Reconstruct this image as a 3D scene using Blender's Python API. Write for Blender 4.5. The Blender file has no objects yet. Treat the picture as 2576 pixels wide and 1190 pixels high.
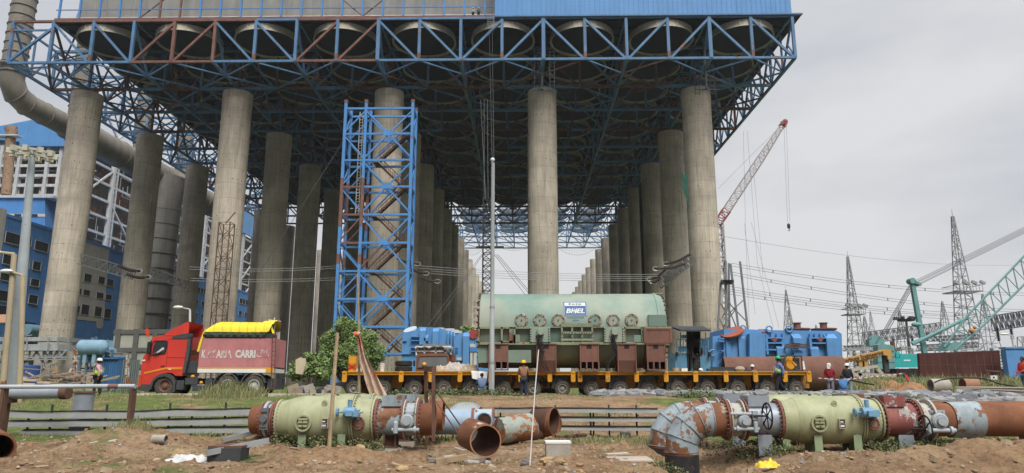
import bpy, bmesh, math, random
from mathutils import Vector, Matrix, noise
R = random.Random(7)
S = bpy.context.scene
COL = S.collection
rad = math.radians
# ---------------- camera, world, sun, exposure ----------------
F = 1775.0; PITCH = rad(11.69); YAW = rad(.905); CAMZ = 1.6
cd = bpy.data.cameras.new('camera'); cam = bpy.data.objects.new('camera', cd); COL.objects.link(cam)
cam.location = (0, 0, CAMZ); cam.rotation_euler = (math.pi/2+PITCH, 0, YAW)
cd.sensor_width = 36; cd.lens = 36*F/2576; cd.clip_end = 3000; cd.clip_start = .1
S.camera = cam
W = bpy.data.worlds.new("World"); S.world = W; W.use_nodes = True
nt = W.node_tree; N = nt.nodes; L = nt.links; N.clear()
SUN_EL = rad(52); SUN_AZ = rad(160)      # compass style: 0 = +Y, clockwise; the sun stands behind and left of the camera
sdir = Vector((math.sin(SUN_AZ)*math.cos(SUN_EL), math.cos(SUN_AZ)*math.cos(SUN_EL), math.sin(SUN_EL)))
sky = N.new('ShaderNodeTexSky'); sky.sky_type = 'NISHITA'; sky.sun_disc = False
sky.sun_elevation = SUN_EL; sky.sun_rotation = SUN_AZ; sky.dust_density = 4; sky.air_density = 1.5
tc = N.new('ShaderNodeTexCoord')
mp = N.new('ShaderNodeMapping'); mp.inputs['Scale'].default_value = (1, 1, 3.2)
L.new(tc.outputs['Generated'], mp.inputs['Vector'])
n1 = N.new('ShaderNodeTexNoise'); n1.inputs['Scale'].default_value = 1.25; n1.inputs['Detail'].default_value = 7; n1.inputs['Roughness'].default_value = .5
L.new(mp.outputs['Vector'], n1.inputs['Vector'])
cr = N.new('ShaderNodeValToRGB'); cr.color_ramp.elements[0].position = .40; cr.color_ramp.elements[1].position = .61
cr.color_ramp.elements[0].color = (4.8, 5.1, 5.7, 1); cr.color_ramp.elements[1].color = (7.4, 7.45, 7.6, 1)
L.new(n1.outputs['Fac'], cr.inputs['Fac'])
# cloud layer: brighter towards the hidden sun
vm = N.new('ShaderNodeVectorMath'); vm.operation = 'DOT_PRODUCT'; vm.inputs[1].default_value = sdir
L.new(tc.outputs['Generated'], vm.inputs[0])
mr = N.new('ShaderNodeMapRange'); mr.inputs['From Min'].default_value = .42; mr.inputs['From Max'].default_value = 1
mr.inputs['To Min'].default_value = 1.0; mr.inputs['To Max'].default_value = 3.4
L.new(vm.outputs['Value'], mr.inputs['Value'])
mul = N.new('ShaderNodeVectorMath'); mul.operation = 'SCALE'
L.new(cr.outputs['Color'], mul.inputs[0]); L.new(mr.outputs['Result'], mul.inputs['Scale'])
# added dimming of the unseen low sky behind the camera, keeps the under-deck dark
sx = N.new('ShaderNodeSeparateXYZ'); L.new(tc.outputs['Generated'], sx.inputs[0])
def mrn(a, b, c, d, src):
    x = N.new('ShaderNodeMapRange'); x.interpolation_type = 'SMOOTHSTEP'
    for k, v in zip(('From Min', 'From Max', 'To Min', 'To Max'), (a, b, c, d)): x.inputs[k].default_value = v
    L.new(src, x.inputs['Value']); return x.outputs[0]
bk = N.new('ShaderNodeMath'); bk.operation = 'MULTIPLY'; L.new(mrn(.15, -.3, 0, .8, sx.outputs['Y']), bk.inputs[0]); L.new(mrn(.75, .4, 0, 1, sx.outputs['Z']), bk.inputs[1])
iv = N.new('ShaderNodeMath'); iv.operation = 'SUBTRACT'; iv.inputs[0].default_value = 1; L.new(bk.outputs[0], iv.inputs[1])
mu2 = N.new('ShaderNodeVectorMath'); mu2.operation = 'SCALE'; L.new(mul.outputs['Vector'], mu2.inputs[0]); L.new(iv.outputs[0], mu2.inputs['Scale']); mul = mu2
mx = N.new('ShaderNodeMixRGB'); mx.inputs['Fac'].default_value = .94
L.new(sky.outputs['Color'], mx.inputs['Color1']); L.new(mul.outputs['Vector'], mx.inputs['Color2'])
bg = N.new('ShaderNodeBackground'); bg.inputs['Strength'].default_value = .1
wo = N.new('ShaderNodeOutputWorld'); L.new(mx.outputs['Color'], bg.inputs['Color']); L.new(bg.outputs['Background'], wo.inputs['Surface'])
sl = bpy.data.lights.new('sun', 'SUN'); sl.energy = 3.0; sl.angle = rad(24); sl.color = (1, .96, .9)
so = bpy.data.objects.new('sun', sl); COL.objects.link(so)
so.rotation_euler = (-sdir).to_track_quat('-Z', 'Y').to_euler()
S.view_settings.view_transform = 'Standard'; S.view_settings.look = 'None'; S.view_settings.gamma = 1
S.view_settings.exposure = 0.04
S.render.engine = 'CYCLES'
S.cycles.max_bounces = 5; S.cycles.diffuse_bounces = 1; S.cycles.glossy_bounces = 2; S.cycles.transmission_bounces = 3; S.cycles.transparent_max_bounces = 6
# ---------------- pixel to world helpers (2576 x 1190 view of the photograph) ----------------
_f = Vector((-math.sin(YAW)*math.cos(PITCH), math.cos(YAW)*math.cos(PITCH), math.sin(PITCH)))
_r = Vector((math.cos(YAW), math.sin(YAW), 0)); _u = _r.cross(_f)
def ray(u, v): return _f + _r*((u-1288)/F) + _u*((595-v)/F)
def P(u, v, Y):
    d = ray(u, v); return Vector((0, 0, CAMZ)) + d*(Y/d.y)
def PX(u, v, X):
    d = ray(u, v); return Vector((0, 0, CAMZ)) + d*(X/d.x)
def sc(Y, v=962):                       # metres per view pixel at depth Y
    return (P(1289, v, Y)-P(1288, v, Y)).length
def conv(s, ox, oy):
    return lambda x, y: ((ox+s*x)/1.59, (oy+s*y)/1.59)
# ---------------- mesh builder ----------------
SPLIT = {k: 1 for k in 'stiffener grey_panel small_plate control_box hatch marker_light mirror headlight lifting_eye hard_hat top_hatch eye reflective_band post stay_rod slab plank window bushing guy_wire hoist_rope stay_rope outrigger infill plate_face plate_writing tie_rope bundle sling pipe_rack ring netting leg brace bus_bar white_stripe weld_seam end_bolt stiffener_ring'.split()}
SPLIT.update({'round_hatch': 2, 'pedestal': 2, 'nozzle': 1, 'hook': 1, 'port_pin': 1})
class MB:
    def __init__(s): s.v = []; s.f = []; s.m = []; s.c = []
    def add(s, vs, fs, m=0):
        b = len(s.v); s.c.append((b, len(s.f))); s.v += [Vector(p) for p in vs]
        for f in fs: s.f.append([b+i for i in f]); s.m.append(m)
        return s
    def bx(s, x0, x1, y0, y1, z0, z1, m=0):
        return s.add([(x0,y0,z0),(x1,y0,z0),(x1,y1,z0),(x0,y1,z0),(x0,y0,z1),(x1,y0,z1),(x1,y1,z1),(x0,y1,z1)],
              [(0,3,2,1),(4,5,6,7),(0,1,5,4),(1,2,6,5),(2,3,7,6),(3,0,4,7)], m)
    def box(s, c, d, rz=0, m=0, rx=0, ry=0):
        M = Matrix.Translation(c) @ Matrix.Rotation(rz, 4, 'Z') @ Matrix.Rotation(ry, 4, 'Y') @ Matrix.Rotation(rx, 4, 'X')
        a, b, e = d[0]/2, d[1]/2, d[2]/2
        vs = [M @ Vector(p) for p in [(-a,-b,-e),(a,-b,-e),(a,b,-e),(-a,b,-e),(-a,-b,e),(a,-b,e),(a,b,e),(-a,b,e)]]
        return s.add(vs, [(0,3,2,1),(4,5,6,7),(0,1,5,4),(1,2,6,5),(2,3,7,6),(3,0,4,7)], m)
    def bar(s, p, q, w, h=None, m=0, up=(0,0,1)):
        p = Vector(p); q = Vector(q); h = h or w; d = q-p
        if d.length < 1e-6: return s
        d.normalize(); u = Vector(up)
        if abs(d.dot(u)) > .98: u = Vector((0,1,0))
        a = d.cross(u).normalized()*(w/2); b = a.cross(d).normalized()*(h/2)
        vs = [p-a-b, p+a-b, p+a+b, p-a+b, q-a-b, q+a-b, q+a+b, q-a+b]
        return s.add(vs, [(0,3,2,1),(4,5,6,7),(0,1,5,4),(1,2,6,5),(2,3,7,6),(3,0,4,7)], m)
    def path(s, pts, r, n=8, m=0, cap=True, closed=False):
        pts = [Vector(p) for p in pts]; k = len(pts)
        rs = r if isinstance(r, (list, tuple)) else [r]*k
        b = len(s.v); ref = None; s.c.append((b, len(s.f)))
        for i, p in enumerate(pts):
            if closed: t = pts[(i+1) % k]-pts[i-1]
            else: t = pts[min(i+1, k-1)]-pts[max(i-1, 0)]
            if t.length < 1e-7: t = Vector((0,0,1))
            t.normalize()
            if ref is None:
                ref = Vector((0,0,1)) if abs(t.z) < .9 else Vector((0,1,0))
            a = t.cross(ref).normalized(); c = a.cross(t).normalized(); ref = c
            for j in range(n):
                an = 2*math.pi*(j+.5)/n
                s.v.append(p+(a*math.cos(an)+c*math.sin(an))*rs[i])
        segs = k if closed else k-1
        for i in range(segs):
            i2 = (i+1) % k
            for j in range(n):
                s.f.append([b+i*n+j, b+i2*n+j, b+i2*n+(j+1) % n, b+i*n+(j+1) % n]); s.m.append(m)
        if cap and not closed:
            s.f.append([b+j for j in range(n)]); s.m.append(m)
            s.f.append([b+(k-1)*n+j for j in reversed(range(n))]); s.m.append(m)
        return s
    def tube(s, p, q, r, r2=None, n=8, m=0, cap=True):
        return s.path([p, q], [r, r if r2 is None else r2], n, m, cap)
    def lathe(s, prof, o, ax='Z', n=24, m=0, rot=None):   # prof = [(radius, height)], open profile
        o = Vector(o); b = len(s.v); s.c.append((b, len(s.f)))
        Mx = {'Z': Matrix.Identity(3), 'X': Matrix(((0,0,1),(0,1,0),(-1,0,0))), 'Y': Matrix(((1,0,0),(0,0,1),(0,-1,0)))}[ax]
        if rot is not None: Mx = rot @ Mx
        for r, h in prof:
            for j in range(n):
                an = 2*math.pi*j/n
                s.v.append(o + Mx @ Vector((r*math.cos(an), r*math.sin(an), h)))
        for i in range(len(prof)-1):
            for j in range(n):
                s.f.append([b+i*n+j, b+i*n+(j+1) % n, b+(i+1)*n+(j+1) % n, b+(i+1)*n+j]); s.m.append(m)
        return s
    def cyl(s, prof, o, ax='Z', n=24, m=0, rot=None):     # closed at both ends
        return s.lathe([(0.0001, prof[0][1])]+list(prof)+[(0.0001, prof[-1][1])], o, ax, n, m, rot)
    def prism(s, poly, y0, y1, m=0, ax='Y'):              # polygon (x,z) extruded along y ; ax 'X': polygon (y,z) extruded along x
        n = len(poly)
        if ax == 'Y': vs = [(x, y0, z) for x, z in poly]+[(x, y1, z) for x, z in poly]
        elif ax == 'X': vs = [(y0, x, z) for x, z in poly]+[(y1, x, z) for x, z in poly]
        else: vs = [(x, z, y0) for x, z in poly]+[(x, z, y1) for x, z in poly]
        fs = [list(range(n)), [n+i for i in reversed(range(n))]]
        fs += [(i, n+i, n+(i+1) % n, (i+1) % n) for i in range(n)]
        return s.add(vs, fs, m)
    def sphere(s, c, r, m=0, sq=(1,1,1), n=10, k=7):
        prof = [(max(.0001, math.sin(math.pi*i/k)), -math.cos(math.pi*i/k)) for i in range(k+1)]
        b = len(s.v); s.lathe(prof, (0,0,0), 'Z', n, m)
        for i in range(b, len(s.v)):
            q = s.v[i]; s.v[i] = Vector(c)+Vector((q.x*r*sq[0], q.y*r*sq[1], q.z*r*sq[2]))
        return s
    def xf(s, M, b=0):
        for i in range(b, len(s.v)): s.v[i] = M @ s.v[i]
        return s
    def build(s, name, mats, parent=None, local=False, smooth=True, loc=None, ang=35):
        if not isinstance(mats, (list, tuple)): mats = [mats]
        if name in SPLIT and len(s.c) > SPLIT[name] and parent is not None:
            k = SPLIT[name]; cs = s.c[::k]+[(len(s.v), len(s.f))]; first = None
            for (a, fa), (b, fb) in zip(cs, cs[1:]):
                q = MB(); q.v = s.v[a:b]; q.f = [[i-a for i in f] for f in s.f[fa:fb]]; q.m = s.m[fa:fb]
                o = q.build(name, mats, parent, local, smooth, loc, ang); first = first or o
            return first
        me = bpy.data.meshes.new(name)
        off = Vector((0,0,0))
        if parent is not None and not local:
            q = parent
            while q is not None: off += q.location; q = q.parent
        elif parent is None and not local:
            xs = [p.x for p in s.v]; ys = [p.y for p in s.v]; zs = [p.z for p in s.v]
            off = Vector(((min(xs)+max(xs))/2, (min(ys)+max(ys))/2, min(zs)))
        me.from_pydata([tuple(p-off) for p in s.v], [], s.f)
        for mt in mats: me.materials.append(mt)
        me.polygons.foreach_set('material_index', s.m)
        bm = bmesh.new(); bm.from_mesh(me); bmesh.ops.recalc_face_normals(bm, faces=bm.faces); bm.to_mesh(me); bm.free()
        if smooth:
            me.shade_smooth(); me.set_sharp_from_angle(angle=rad(ang))
        o = bpy.data.objects.new(name, me); COL.objects.link(o)
        if parent is not None: o.parent = parent
        elif not local: o.location = off
        if loc is not None: o.location = loc
        return o
def tag(o, label=None, cat=None, group=None, kind=None):
    if label: o['label'] = label
    if cat: o['category'] = cat
    if group: o['group'] = group
    if kind: o['kind'] = kind
    return o
def thing(name, label, cat, loc=(0,0,0), rz=0, group=None):
    o = bpy.data.objects.new(name, None); COL.objects.link(o); o.location = loc; o.rotation_euler = (0,0,rz); o.empty_display_size = .3
    return tag(o, label, cat, group)
def kids(o): return [c for c in bpy.data.objects if c.parent == o]
def dup(o, label=None, group=None, parent=None, loc=None, rz=None):
    c = o.copy(); COL.objects.link(c); c.parent = parent
    for ch in kids(o): dup(ch, parent=c)
    if label: c['label'] = label
    if group: c['group'] = group
    if loc is not None: c.location = loc
    if rz is not None: c.rotation_euler = (0,0,rz)
    return c
# ---------------- materials ----------------
RUST = (.19, .075, .035)
def M(name, col, rough=.75, metal=0, var=.12, sc_=1.2, rust=0, rsc=1.5, rcol=RUST, streak=0, ssc=3, bump=0, bsc=8, spec=.3, extra=None):
    m = bpy.data.materials.new(name); m.use_nodes = True; t = m.node_tree; n = t.nodes; l = t.links; n.clear()
    out = n.new('ShaderNodeOutputMaterial'); pb = n.new('ShaderNodeBsdfPrincipled'); l.new(pb.outputs[0], out.inputs[0])
    pb.inputs['Roughness'].default_value = rough; pb.inputs['Metallic'].default_value = metal; pb.inputs['Specular IOR Level'].default_value = spec
    tc_ = n.new('ShaderNodeTexCoord'); oi = n.new('ShaderNodeObjectInfo'); rs = n.new('ShaderNodeMath'); rs.operation = 'MULTIPLY'; rs.inputs[1].default_value = 31; l.new(oi.outputs['Random'], rs.inputs[0])
    va = n.new('ShaderNodeVectorMath'); va.operation = 'ADD'; l.new(tc_.outputs['Object'], va.inputs[0]); l.new(rs.outputs[0], va.inputs[1])
    class tc: outputs = {'Object': va.outputs[0], 'Raw': tc_.outputs['Object'], 'Rnd': rs.outputs[0]}
    def nz(scale, detail=4, ro=.6, vec=None, off=0):
        x = n.new('ShaderNodeTexNoise'); x.inputs['Scale'].default_value = scale; x.inputs['Detail'].default_value = detail; x.inputs['Roughness'].default_value = ro
        if vec is None:
            if off:
                mpn = n.new('ShaderNodeMapping'); mpn.inputs['Location'].default_value = (off, off*.7, off*1.3); l.new(tc.outputs['Object'], mpn.inputs[0]); vec = mpn.outputs[0]
            else: vec = tc.outputs['Object']
        l.new(vec, x.inputs['Vector']); return x.outputs['Fac']
    def mixc(fac, a, b):
        x = n.new('ShaderNodeMixRGB')
        for k, val in (('Fac', fac), ('Color1', a), ('Color2', b)):
            if isinstance(val, (tuple, list)): x.inputs[k].default_value = (*val[:3], 1)
            elif isinstance(val, (float, int)): x.inputs[k].default_value = val
            else: l.new(val, x.inputs[k])
        return x.outputs[0]
    def ramp(fac, a, b, ca=(0,0,0), cb=(1,1,1)):
        x = n.new('ShaderNodeValToRGB'); x.color_ramp.elements[0].position = a; x.color_ramp.elements[1].position = b
        x.color_ramp.elements[0].color = (*ca, 1); x.color_ramp.elements[1].color = (*cb, 1); l.new(fac, x.inputs[0]); return x.outputs[0]
    lo = tuple(c*(1-var) for c in col); hi = tuple(min(1, c*(1+var)) for c in col)
    c = ramp(nz(sc_, 6), .3, .7, lo, hi)
    fine = ramp(nz(sc_*9, 3, off=5), .25, .75, tuple(x*(1-var*.6) for x in (1,1,1)), (1,1,1))
    x = n.new('ShaderNodeMixRGB'); x.blend_type = 'MULTIPLY'; x.inputs['Fac'].default_value = 1; l.new(c, x.inputs['Color1']); l.new(fine, x.inputs['Color2']); c = x.outputs[0]
    if streak:
        mpn = n.new('ShaderNodeMapping'); mpn.inputs['Scale'].default_value = (ssc, ssc, ssc*.045); l.new(tc.outputs['Object'], mpn.inputs[0])
        sf = ramp(nz(1, 4, .65, mpn.outputs[0]), .42, .72)
        x = n.new('ShaderNodeMixRGB'); x.blend_type = 'MULTIPLY'; l.new(sf, x.inputs['Fac']); l.new(c, x.inputs['Color1']); x.inputs['Color2'].default_value = (1-streak, 1-streak, 1-streak*1.05, 1); c = x.outputs[0]
    if rust:
        rf = nz(rsc, 7, .68, off=11)
        a = .72-.42*rust
        mask = ramp(rf, a, a+.035)
        rc = ramp(nz(rsc*4, 4, off=3), .3, .7, tuple(k*.6 for k in rcol), tuple(min(1, k*1.5) for k in rcol))
        c = mixc(mask, c, rc)
    if extra: c = extra(n, l, tc, c, nz, mixc, ramp)
    l.new(c, pb.inputs['Base Color'])
    if bump:
        bp = n.new('ShaderNodeBump'); bp.inputs['Strength'].default_value = bump; bp.inputs['Distance'].default_value = .05
        l.new(nz(bsc, 6, .7, off=2), bp.inputs['Height']); l.new(bp.outputs[0], pb.inputs['Normal'])
    return m
def cyl_bands(n, l, tc, c, nz, mixc, ramp):
    # casting lifts on the concrete shafts: each slip-form lift has its own tone, plus vertical board marks
    sp = n.new('ShaderNodeSeparateXYZ'); l.new(tc.outputs['Raw'], sp.inputs[0])
    fl = n.new('ShaderNodeMath'); fl.operation = 'MULTIPLY'; l.new(sp.outputs['Z'], fl.inputs[0]); fl.inputs[1].default_value = .42
    fr = n.new('ShaderNodeMath'); fr.operation = 'FLOOR'; l.new(fl.outputs[0], fr.inputs[0])
    at = n.new('ShaderNodeMath'); at.operation = 'ARCTAN2'; l.new(sp.outputs['X'], at.inputs[0]); l.new(sp.outputs['Y'], at.inputs[1])
    am = n.new('ShaderNodeMath'); am.operation = 'MULTIPLY'; l.new(at.outputs[0], am.inputs[0]); am.inputs[1].default_value = 2.2
    af = n.new('ShaderNodeMath'); af.operation = 'FLOOR'; l.new(am.outputs[0], af.inputs[0])
    cb = n.new('ShaderNodeCombineXYZ'); l.new(fr.outputs[0], cb.inputs[1]); l.new(tc.outputs['Rnd'], cb.inputs[2])
    wn = n.new('ShaderNodeTexWhiteNoise'); l.new(cb.outputs[0], wn.inputs['Vector'])
    c = mixc(ramp(wn.outputs['Value'], 0, 1, (0,0,0), (.26,.26,.26)), c, (.20,.17,.135))
    fz = n.new('ShaderNodeMath'); fz.operation = 'FRACT'; l.new(fl.outputs[0], fz.inputs[0])
    c2 = ramp(fz.outputs[0], .0, .045, (.5,.5,.5), (0,0,0))
    c = mixc(c2, c, (.12,.1,.08))
    big = n.new('ShaderNodeMapping'); big.inputs['Scale'].default_value = (.22, .22, .09); l.new(tc.outputs['Object'], big.inputs[0])
    c = mixc(ramp(nz(1, 5, .6, big.outputs[0]), .42, .7, (0,0,0), (.62,.62,.62)), c, (.25,.215,.175))
    dr_ = n.new('ShaderNodeMapping'); dr_.inputs['Scale'].default_value = (2.2, 2.2, .06); l.new(tc.outputs['Object'], dr_.inputs[0])
    return mixc(ramp(nz(1, 3, .7, dr_.outputs[0]), .60, .68, (0,0,0), (.45,.45,.45)), c, (.17,.15,.125))
concrete = M('column_concrete', (.60,.525,.425), .9, var=.2, sc_=.35, streak=.38, ssc=4.5, bump=.25, bsc=6, extra=cyl_bands)
concrete2 = M('plain_concrete', (.36,.33,.28), .9, var=.2, sc_=2, bump=.3)
blue = M('blue_steel_paint', (.10,.21,.37), .55, var=.18, sc_=.6, rust=.28, rsc=.35, streak=.2)
blue_b = M('bright_blue_steel', (.085,.25,.55), .5, var=.14, sc_=.6, rust=.2, rsc=.5)
tealb = M('weathered_blue_steel', (.12,.22,.28), .6, var=.2, sc_=.6, rust=.42, rsc=.3)
rust_m = M('rusty_steel', (.14,.075,.052), .85, var=.35, sc_=1.5, streak=.2, bump=.2)
rust_pink = M('primer_steel', (.21,.105,.085), .8, var=.25, sc_=1, streak=.25)
blue_clad = M('blue_cladding', (.10,.28,.58), .45, var=.06, sc_=.3, streak=.15, ssc=1.2)
blue_bld = M('blue_building_paint', (.07,.215,.50), .7, var=.14, sc_=.5, streak=.2)
grey_bld = M('grey_building_paint', (.43,.41,.37), .85, var=.1, sc_=.5, streak=.2)
duct_m = M('steam_duct_steel', (.25,.225,.185), .65, var=.16, sc_=.4, streak=.25, ssc=1, rust=.12, rsc=.3)
white_st = M('pale_grey_steel', (.55,.56,.56), .6, var=.12, sc_=.6, streak=.25, rust=.12)
grey_st = M('galvanised_steel', (.34,.36,.37), .55, metal=.25, var=.15, sc_=1.5, streak=.15)
dark_st = M('dark_steel', (.055,.06,.065), .6, var=.25)
black = M('black_rubber', (.022,.021,.02), .85, var=.3, sc_=3)
tyre_m = M('dusty_tyre', (.085,.075,.062), .95, var=.35, sc_=4, bump=.2)
dark_in = M('dark_interior', (.018,.02,.024), .9, var=.3)
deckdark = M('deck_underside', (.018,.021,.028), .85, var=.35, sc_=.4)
ring_m = M('fan_ring_fibreglass', (.44,.40,.32), .7, var=.15, sc_=.5, streak=.25)
panel_g = M('grey_panels', (.30,.29,.27), .7, var=.12, sc_=.5, streak=.2, ssc=1)
glass_d = M('dark_glass', (.03,.035,.04), .12, var=.1, spec=.6)
white_p = M('white_paint', (.72,.72,.70), .6, var=.08)
silver = M('aluminium', (.55,.55,.53), .4, metal=.5, var=.1, streak=.1)
wood = M('weathered_timber', (.34,.25,.155), .9, var=.3, sc_=4)
# ---------------- terrain ----------------
def nz3(x, y, s, k=0): return noise.noise(Vector((x*s, y*s, k)))
def sm(a, b, x):
    t = max(0, min(1, (x-a)/(b-a))); return t*t*(3-2*t)
def g(x, y):
    crest = .98 + .05*nz3(x, 0, .2, 3)
    sx = sm(3, 11, x)                        # towards the right the stone pitched bank is steeper and begins further back
    z = crest*sm(22.6+sx*5.5, 32.5, y)
    if y > 33.5:
        d = crest-.87
        z -= d*sm(34.6, 36.2, y)
        z += .18*sx*sm(42, 46, y)
    rough = sm(36.5, 34.8, y) if y < 36.5 else sm(46, 60, y)*.6
    z += rough*(.10*nz3(x, y, .45, 1)+.05*nz3(x, y, 1.3, 2)+.025*nz3(x, y, 3.7, 5)) * (1 if y < 60 else 3)
    if y < 23:
        # spoil heaps left of the frame and along the front
        def bump(cx, cy, rx, ry, h):
            q = ((x-cx)/rx)**2+((y-cy)/ry)**2
            return h*math.exp(-q)*(1+.35*nz3(x, y, 1.6, 9)+.22*nz3(x, y, 4.2, 4))
        z += bump(-9.6, 17.2, 1.3, 1.3, .36)+bump(-8.6, 17.6, 1.5, 1.2, .22)+bump(-6.2, 18.6, 1.1, 1.2, .36)+bump(-3.9, 15.7, 1.3, .6, .2)
        z += -bump(3.2, 14.3, 1.2, 1.1, .2)+bump(7.6, 13.6, 2.6, .75, .26)+bump(9.5, 13.9, 2.2, .9, .3)-bump(3.9, 16.6, 1.2, 2.5, .62)-bump(-1.7, 16.0, 1.0, 1.0, .22)-bump(.2, 15.2, 1.2, 1.2, .08)
        rg = 1-abs(nz3(x, y, 1.1, 17))*2; k = sm(23, 19, y)*(1 if x < -2 or x > 2.5 else .45)
        z += k*(.16*rg*rg*max(0, .35+nz3(x, y, .5, 30))+.07*nz3(x, y, 2.6, 8)+.06*abs(nz3(x, y, 5.5, 6)))
    return z
def lin(a, b, n): return [a+(b-a)*i/(n-1) for i in range(n)]
ys = lin(5, 12, 16)+lin(12.08, 24, 210)+lin(24.2, 38, 90)+lin(38.4, 60, 40)+[64+i*5 for i in range(12)]+[135, 160, 200, 260, 340, 450, 700, 1100, 1900]
NX = 340
def grid_ground():
    mb = MB()
    for y in ys:
        hw = max(14, y*.92) if y < 200 else y*1.3
        for i in range(NX):
            x = -hw+2*hw*i/(NX-1); mb.v.append(Vector((x, y, g(x, y) if y < 150 else .9)))
    for j in range(len(ys)-1):
        for i in range(NX-1):
            a = j*NX+i; mb.f.append([a, a+1, a+NX+1, a+NX]); mb.m.append(0)
    return mb
gm = bpy.data.materials.new('soil_and_grass'); gm.use_nodes = True
def ground_mat(m):
    t = m.node_tree; n = t.nodes; l = t.links; pb = n['Principled BSDF']; pb.inputs['Roughness'].default_value = .95; pb.inputs['Specular IOR Level'].default_value = .1
    tc = n.new('ShaderNodeTexCoord')
    def nz(s, d=6, r=.65, o=0):
        mpn = n.new('ShaderNodeMapping'); mpn.inputs['Location'].default_value = (o, o, 0); l.new(tc.outputs['Object'], mpn.inputs[0])
        x = n.new('ShaderNodeTexNoise'); x.inputs['Scale'].default_value = s; x.inputs['Detail'].default_value = d; x.inputs['Roughness'].default_value = r; l.new(mpn.outputs[0], x.inputs[0]); return x.outputs['Fac']
    def ramp(f, els):
        x = n.new('ShaderNodeValToRGB'); e = x.color_ramp.elements
        e[0].position, e[0].color = els[0][0], (*els[0][1], 1); e[1].position, e[1].color = els[-1][0], (*els[-1][1], 1)
        for p, c in els[1:-1]:
            q = e.new(p); q.color = (*c, 1)
        l.new(f, x.inputs[0]); return x.outputs[0]
    def mix(f, a, b, bt='MIX'):
        x = n.new('ShaderNodeMixRGB'); x.blend_type = bt
        for k, v in (('Fac', f), ('Color1', a), ('Color2', b)):
            if isinstance(v, tuple): x.inputs[k].default_value = (*v, 1)
            elif isinstance(v, float): x.inputs[k].default_value = v
            else: l.new(v, x.inputs[k])
        return x.outputs[0]
    def mth(op, a, b=None):
        x = n.new('ShaderNodeMath'); x.operation = op
        for i, v in enumerate((a, b)):
            if v is None: continue
            if isinstance(v, (int, float)): x.inputs[i].default_value = v
            else: l.new(v, x.inputs[i])
        return x.outputs[0]
    def mrange(v, a, b, c, d):
        x = n.new('ShaderNodeMapRange'); x.interpolation_type = 'SMOOTHSTEP'
        for i, k in enumerate(('From Min', 'From Max', 'To Min', 'To Max')): x.inputs[k].default_value = (a, b, c, d)[i]
        l.new(v, x.inputs['Value']); return x.outputs[0]
    dirt = ramp(nz(.9), [(.3, (.13,.08,.05)), (.5, (.32,.215,.13)), (.7, (.43,.31,.20))])
    dirt = mix(ramp(nz(.25, 5, .6, 7), [(.45, (0,0,0)), (.62, (.7,.7,.7))]), dirt, (.34,.215,.12))     # redder laterite patches
    dirt = mix(ramp(nz(14, 4), [(.3, (.55,.55,.55)), (.65, (1,1,1))]), dirt, dirt) if False else dirt
    sp = ramp(nz(9, 5, .7, 3), [(.3, (.5,.48,.46)), (.55, (1,1,1))]); dirt = mix(1.0, dirt, sp, 'MULTIPLY')
    peb = ramp(nz(26, 3, .5, 13), [(.66, (0,0,0)), (.70, (.5,.5,.5))]); dirt = mix(peb, dirt, (.46,.42,.36))
    grass = ramp(nz(2.2, 6, .7, 21), [(.3, (.07,.10,.03)), (.55, (.14,.17,.055)), (.75, (.25,.25,.10))])
    sep = n.new('ShaderNodeSeparateXYZ'); l.new(tc.outputs['Object'], sep.inputs[0])
    y = sep.outputs['Y']; x_ = sep.outputs['X']
    # the object is built at the world origin, so object Y is the distance from the front
    lf = mrange(x_, -1, -7, 0, .17)                                        # greener on the left verge
    zone = mth('ADD', mrange(y, 18.0, 21.0, -.2, .02), mrange(y, 22, 26, 0, -.065))
    zone = mth('MULTIPLY', mth('ADD', zone, lf), mrange(y, 17.5, 21, 1, 1))
    zone = mth('ADD', zone, mth('MULTIPLY', mrange(x_, 4.5, 7, 0, .2), mrange(y, 17.6, 18.6, 0, 1)))
    far = mrange(y, 42, 48, 0, .3)
    v = mth('ADD', mth('ADD', nz(.55, 6, .7, 31), zone), far)
    gf = ramp(v, [(.50, (0,0,0)), (.60, (1,1,1))])
    col = mix(gf, dirt, grass); l.new(col, pb.inputs['Base Color'])
    bp = n.new('ShaderNodeBump'); bp.inputs['Strength'].default_value = 1; bp.inputs['Distance'].default_value = .1
    l.new(nz(7, 8, .75, 2), bp.inputs['Height']); l.new(bp.outputs[0], pb.inputs['Normal'])
ground_mat(gm)
go = grid_ground().build('ground', gm, local=True); go['kind'] = 'structure'
road_m = M('dusty_road', (.30,.24,.18), .95, var=.25, sc_=.6, bump=.3, bsc=5)
mb = MB()
for i in range(60):
    x0, x1 = -45+i*1.7, -45+(i+1)*1.7
    mb.bx(x0, x1, 36.3, 43.2, .6, .885+.008*math.sin(i), 0)
rd = mb.build('road', road_m, local=True, smooth=False); rd['kind'] = 'structure'
kerb = MB()
for i in range(24):
    a, b = P(330+i*24.5, 990, 34.3).x, P(330+(i+1)*24.5-.6, 990, 34.3).x
    kerb.bx(a, b, 34.15+.03*math.sin(i*1.7), 34.35+.03*math.sin(i*1.7), .75, 1.085+.012*math.sin(i*2.3))
kb = kerb.build('kerb', M('kerb_concrete', (.52,.47,.38), .9, var=.15)); kb['kind'] = 'structure'
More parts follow.
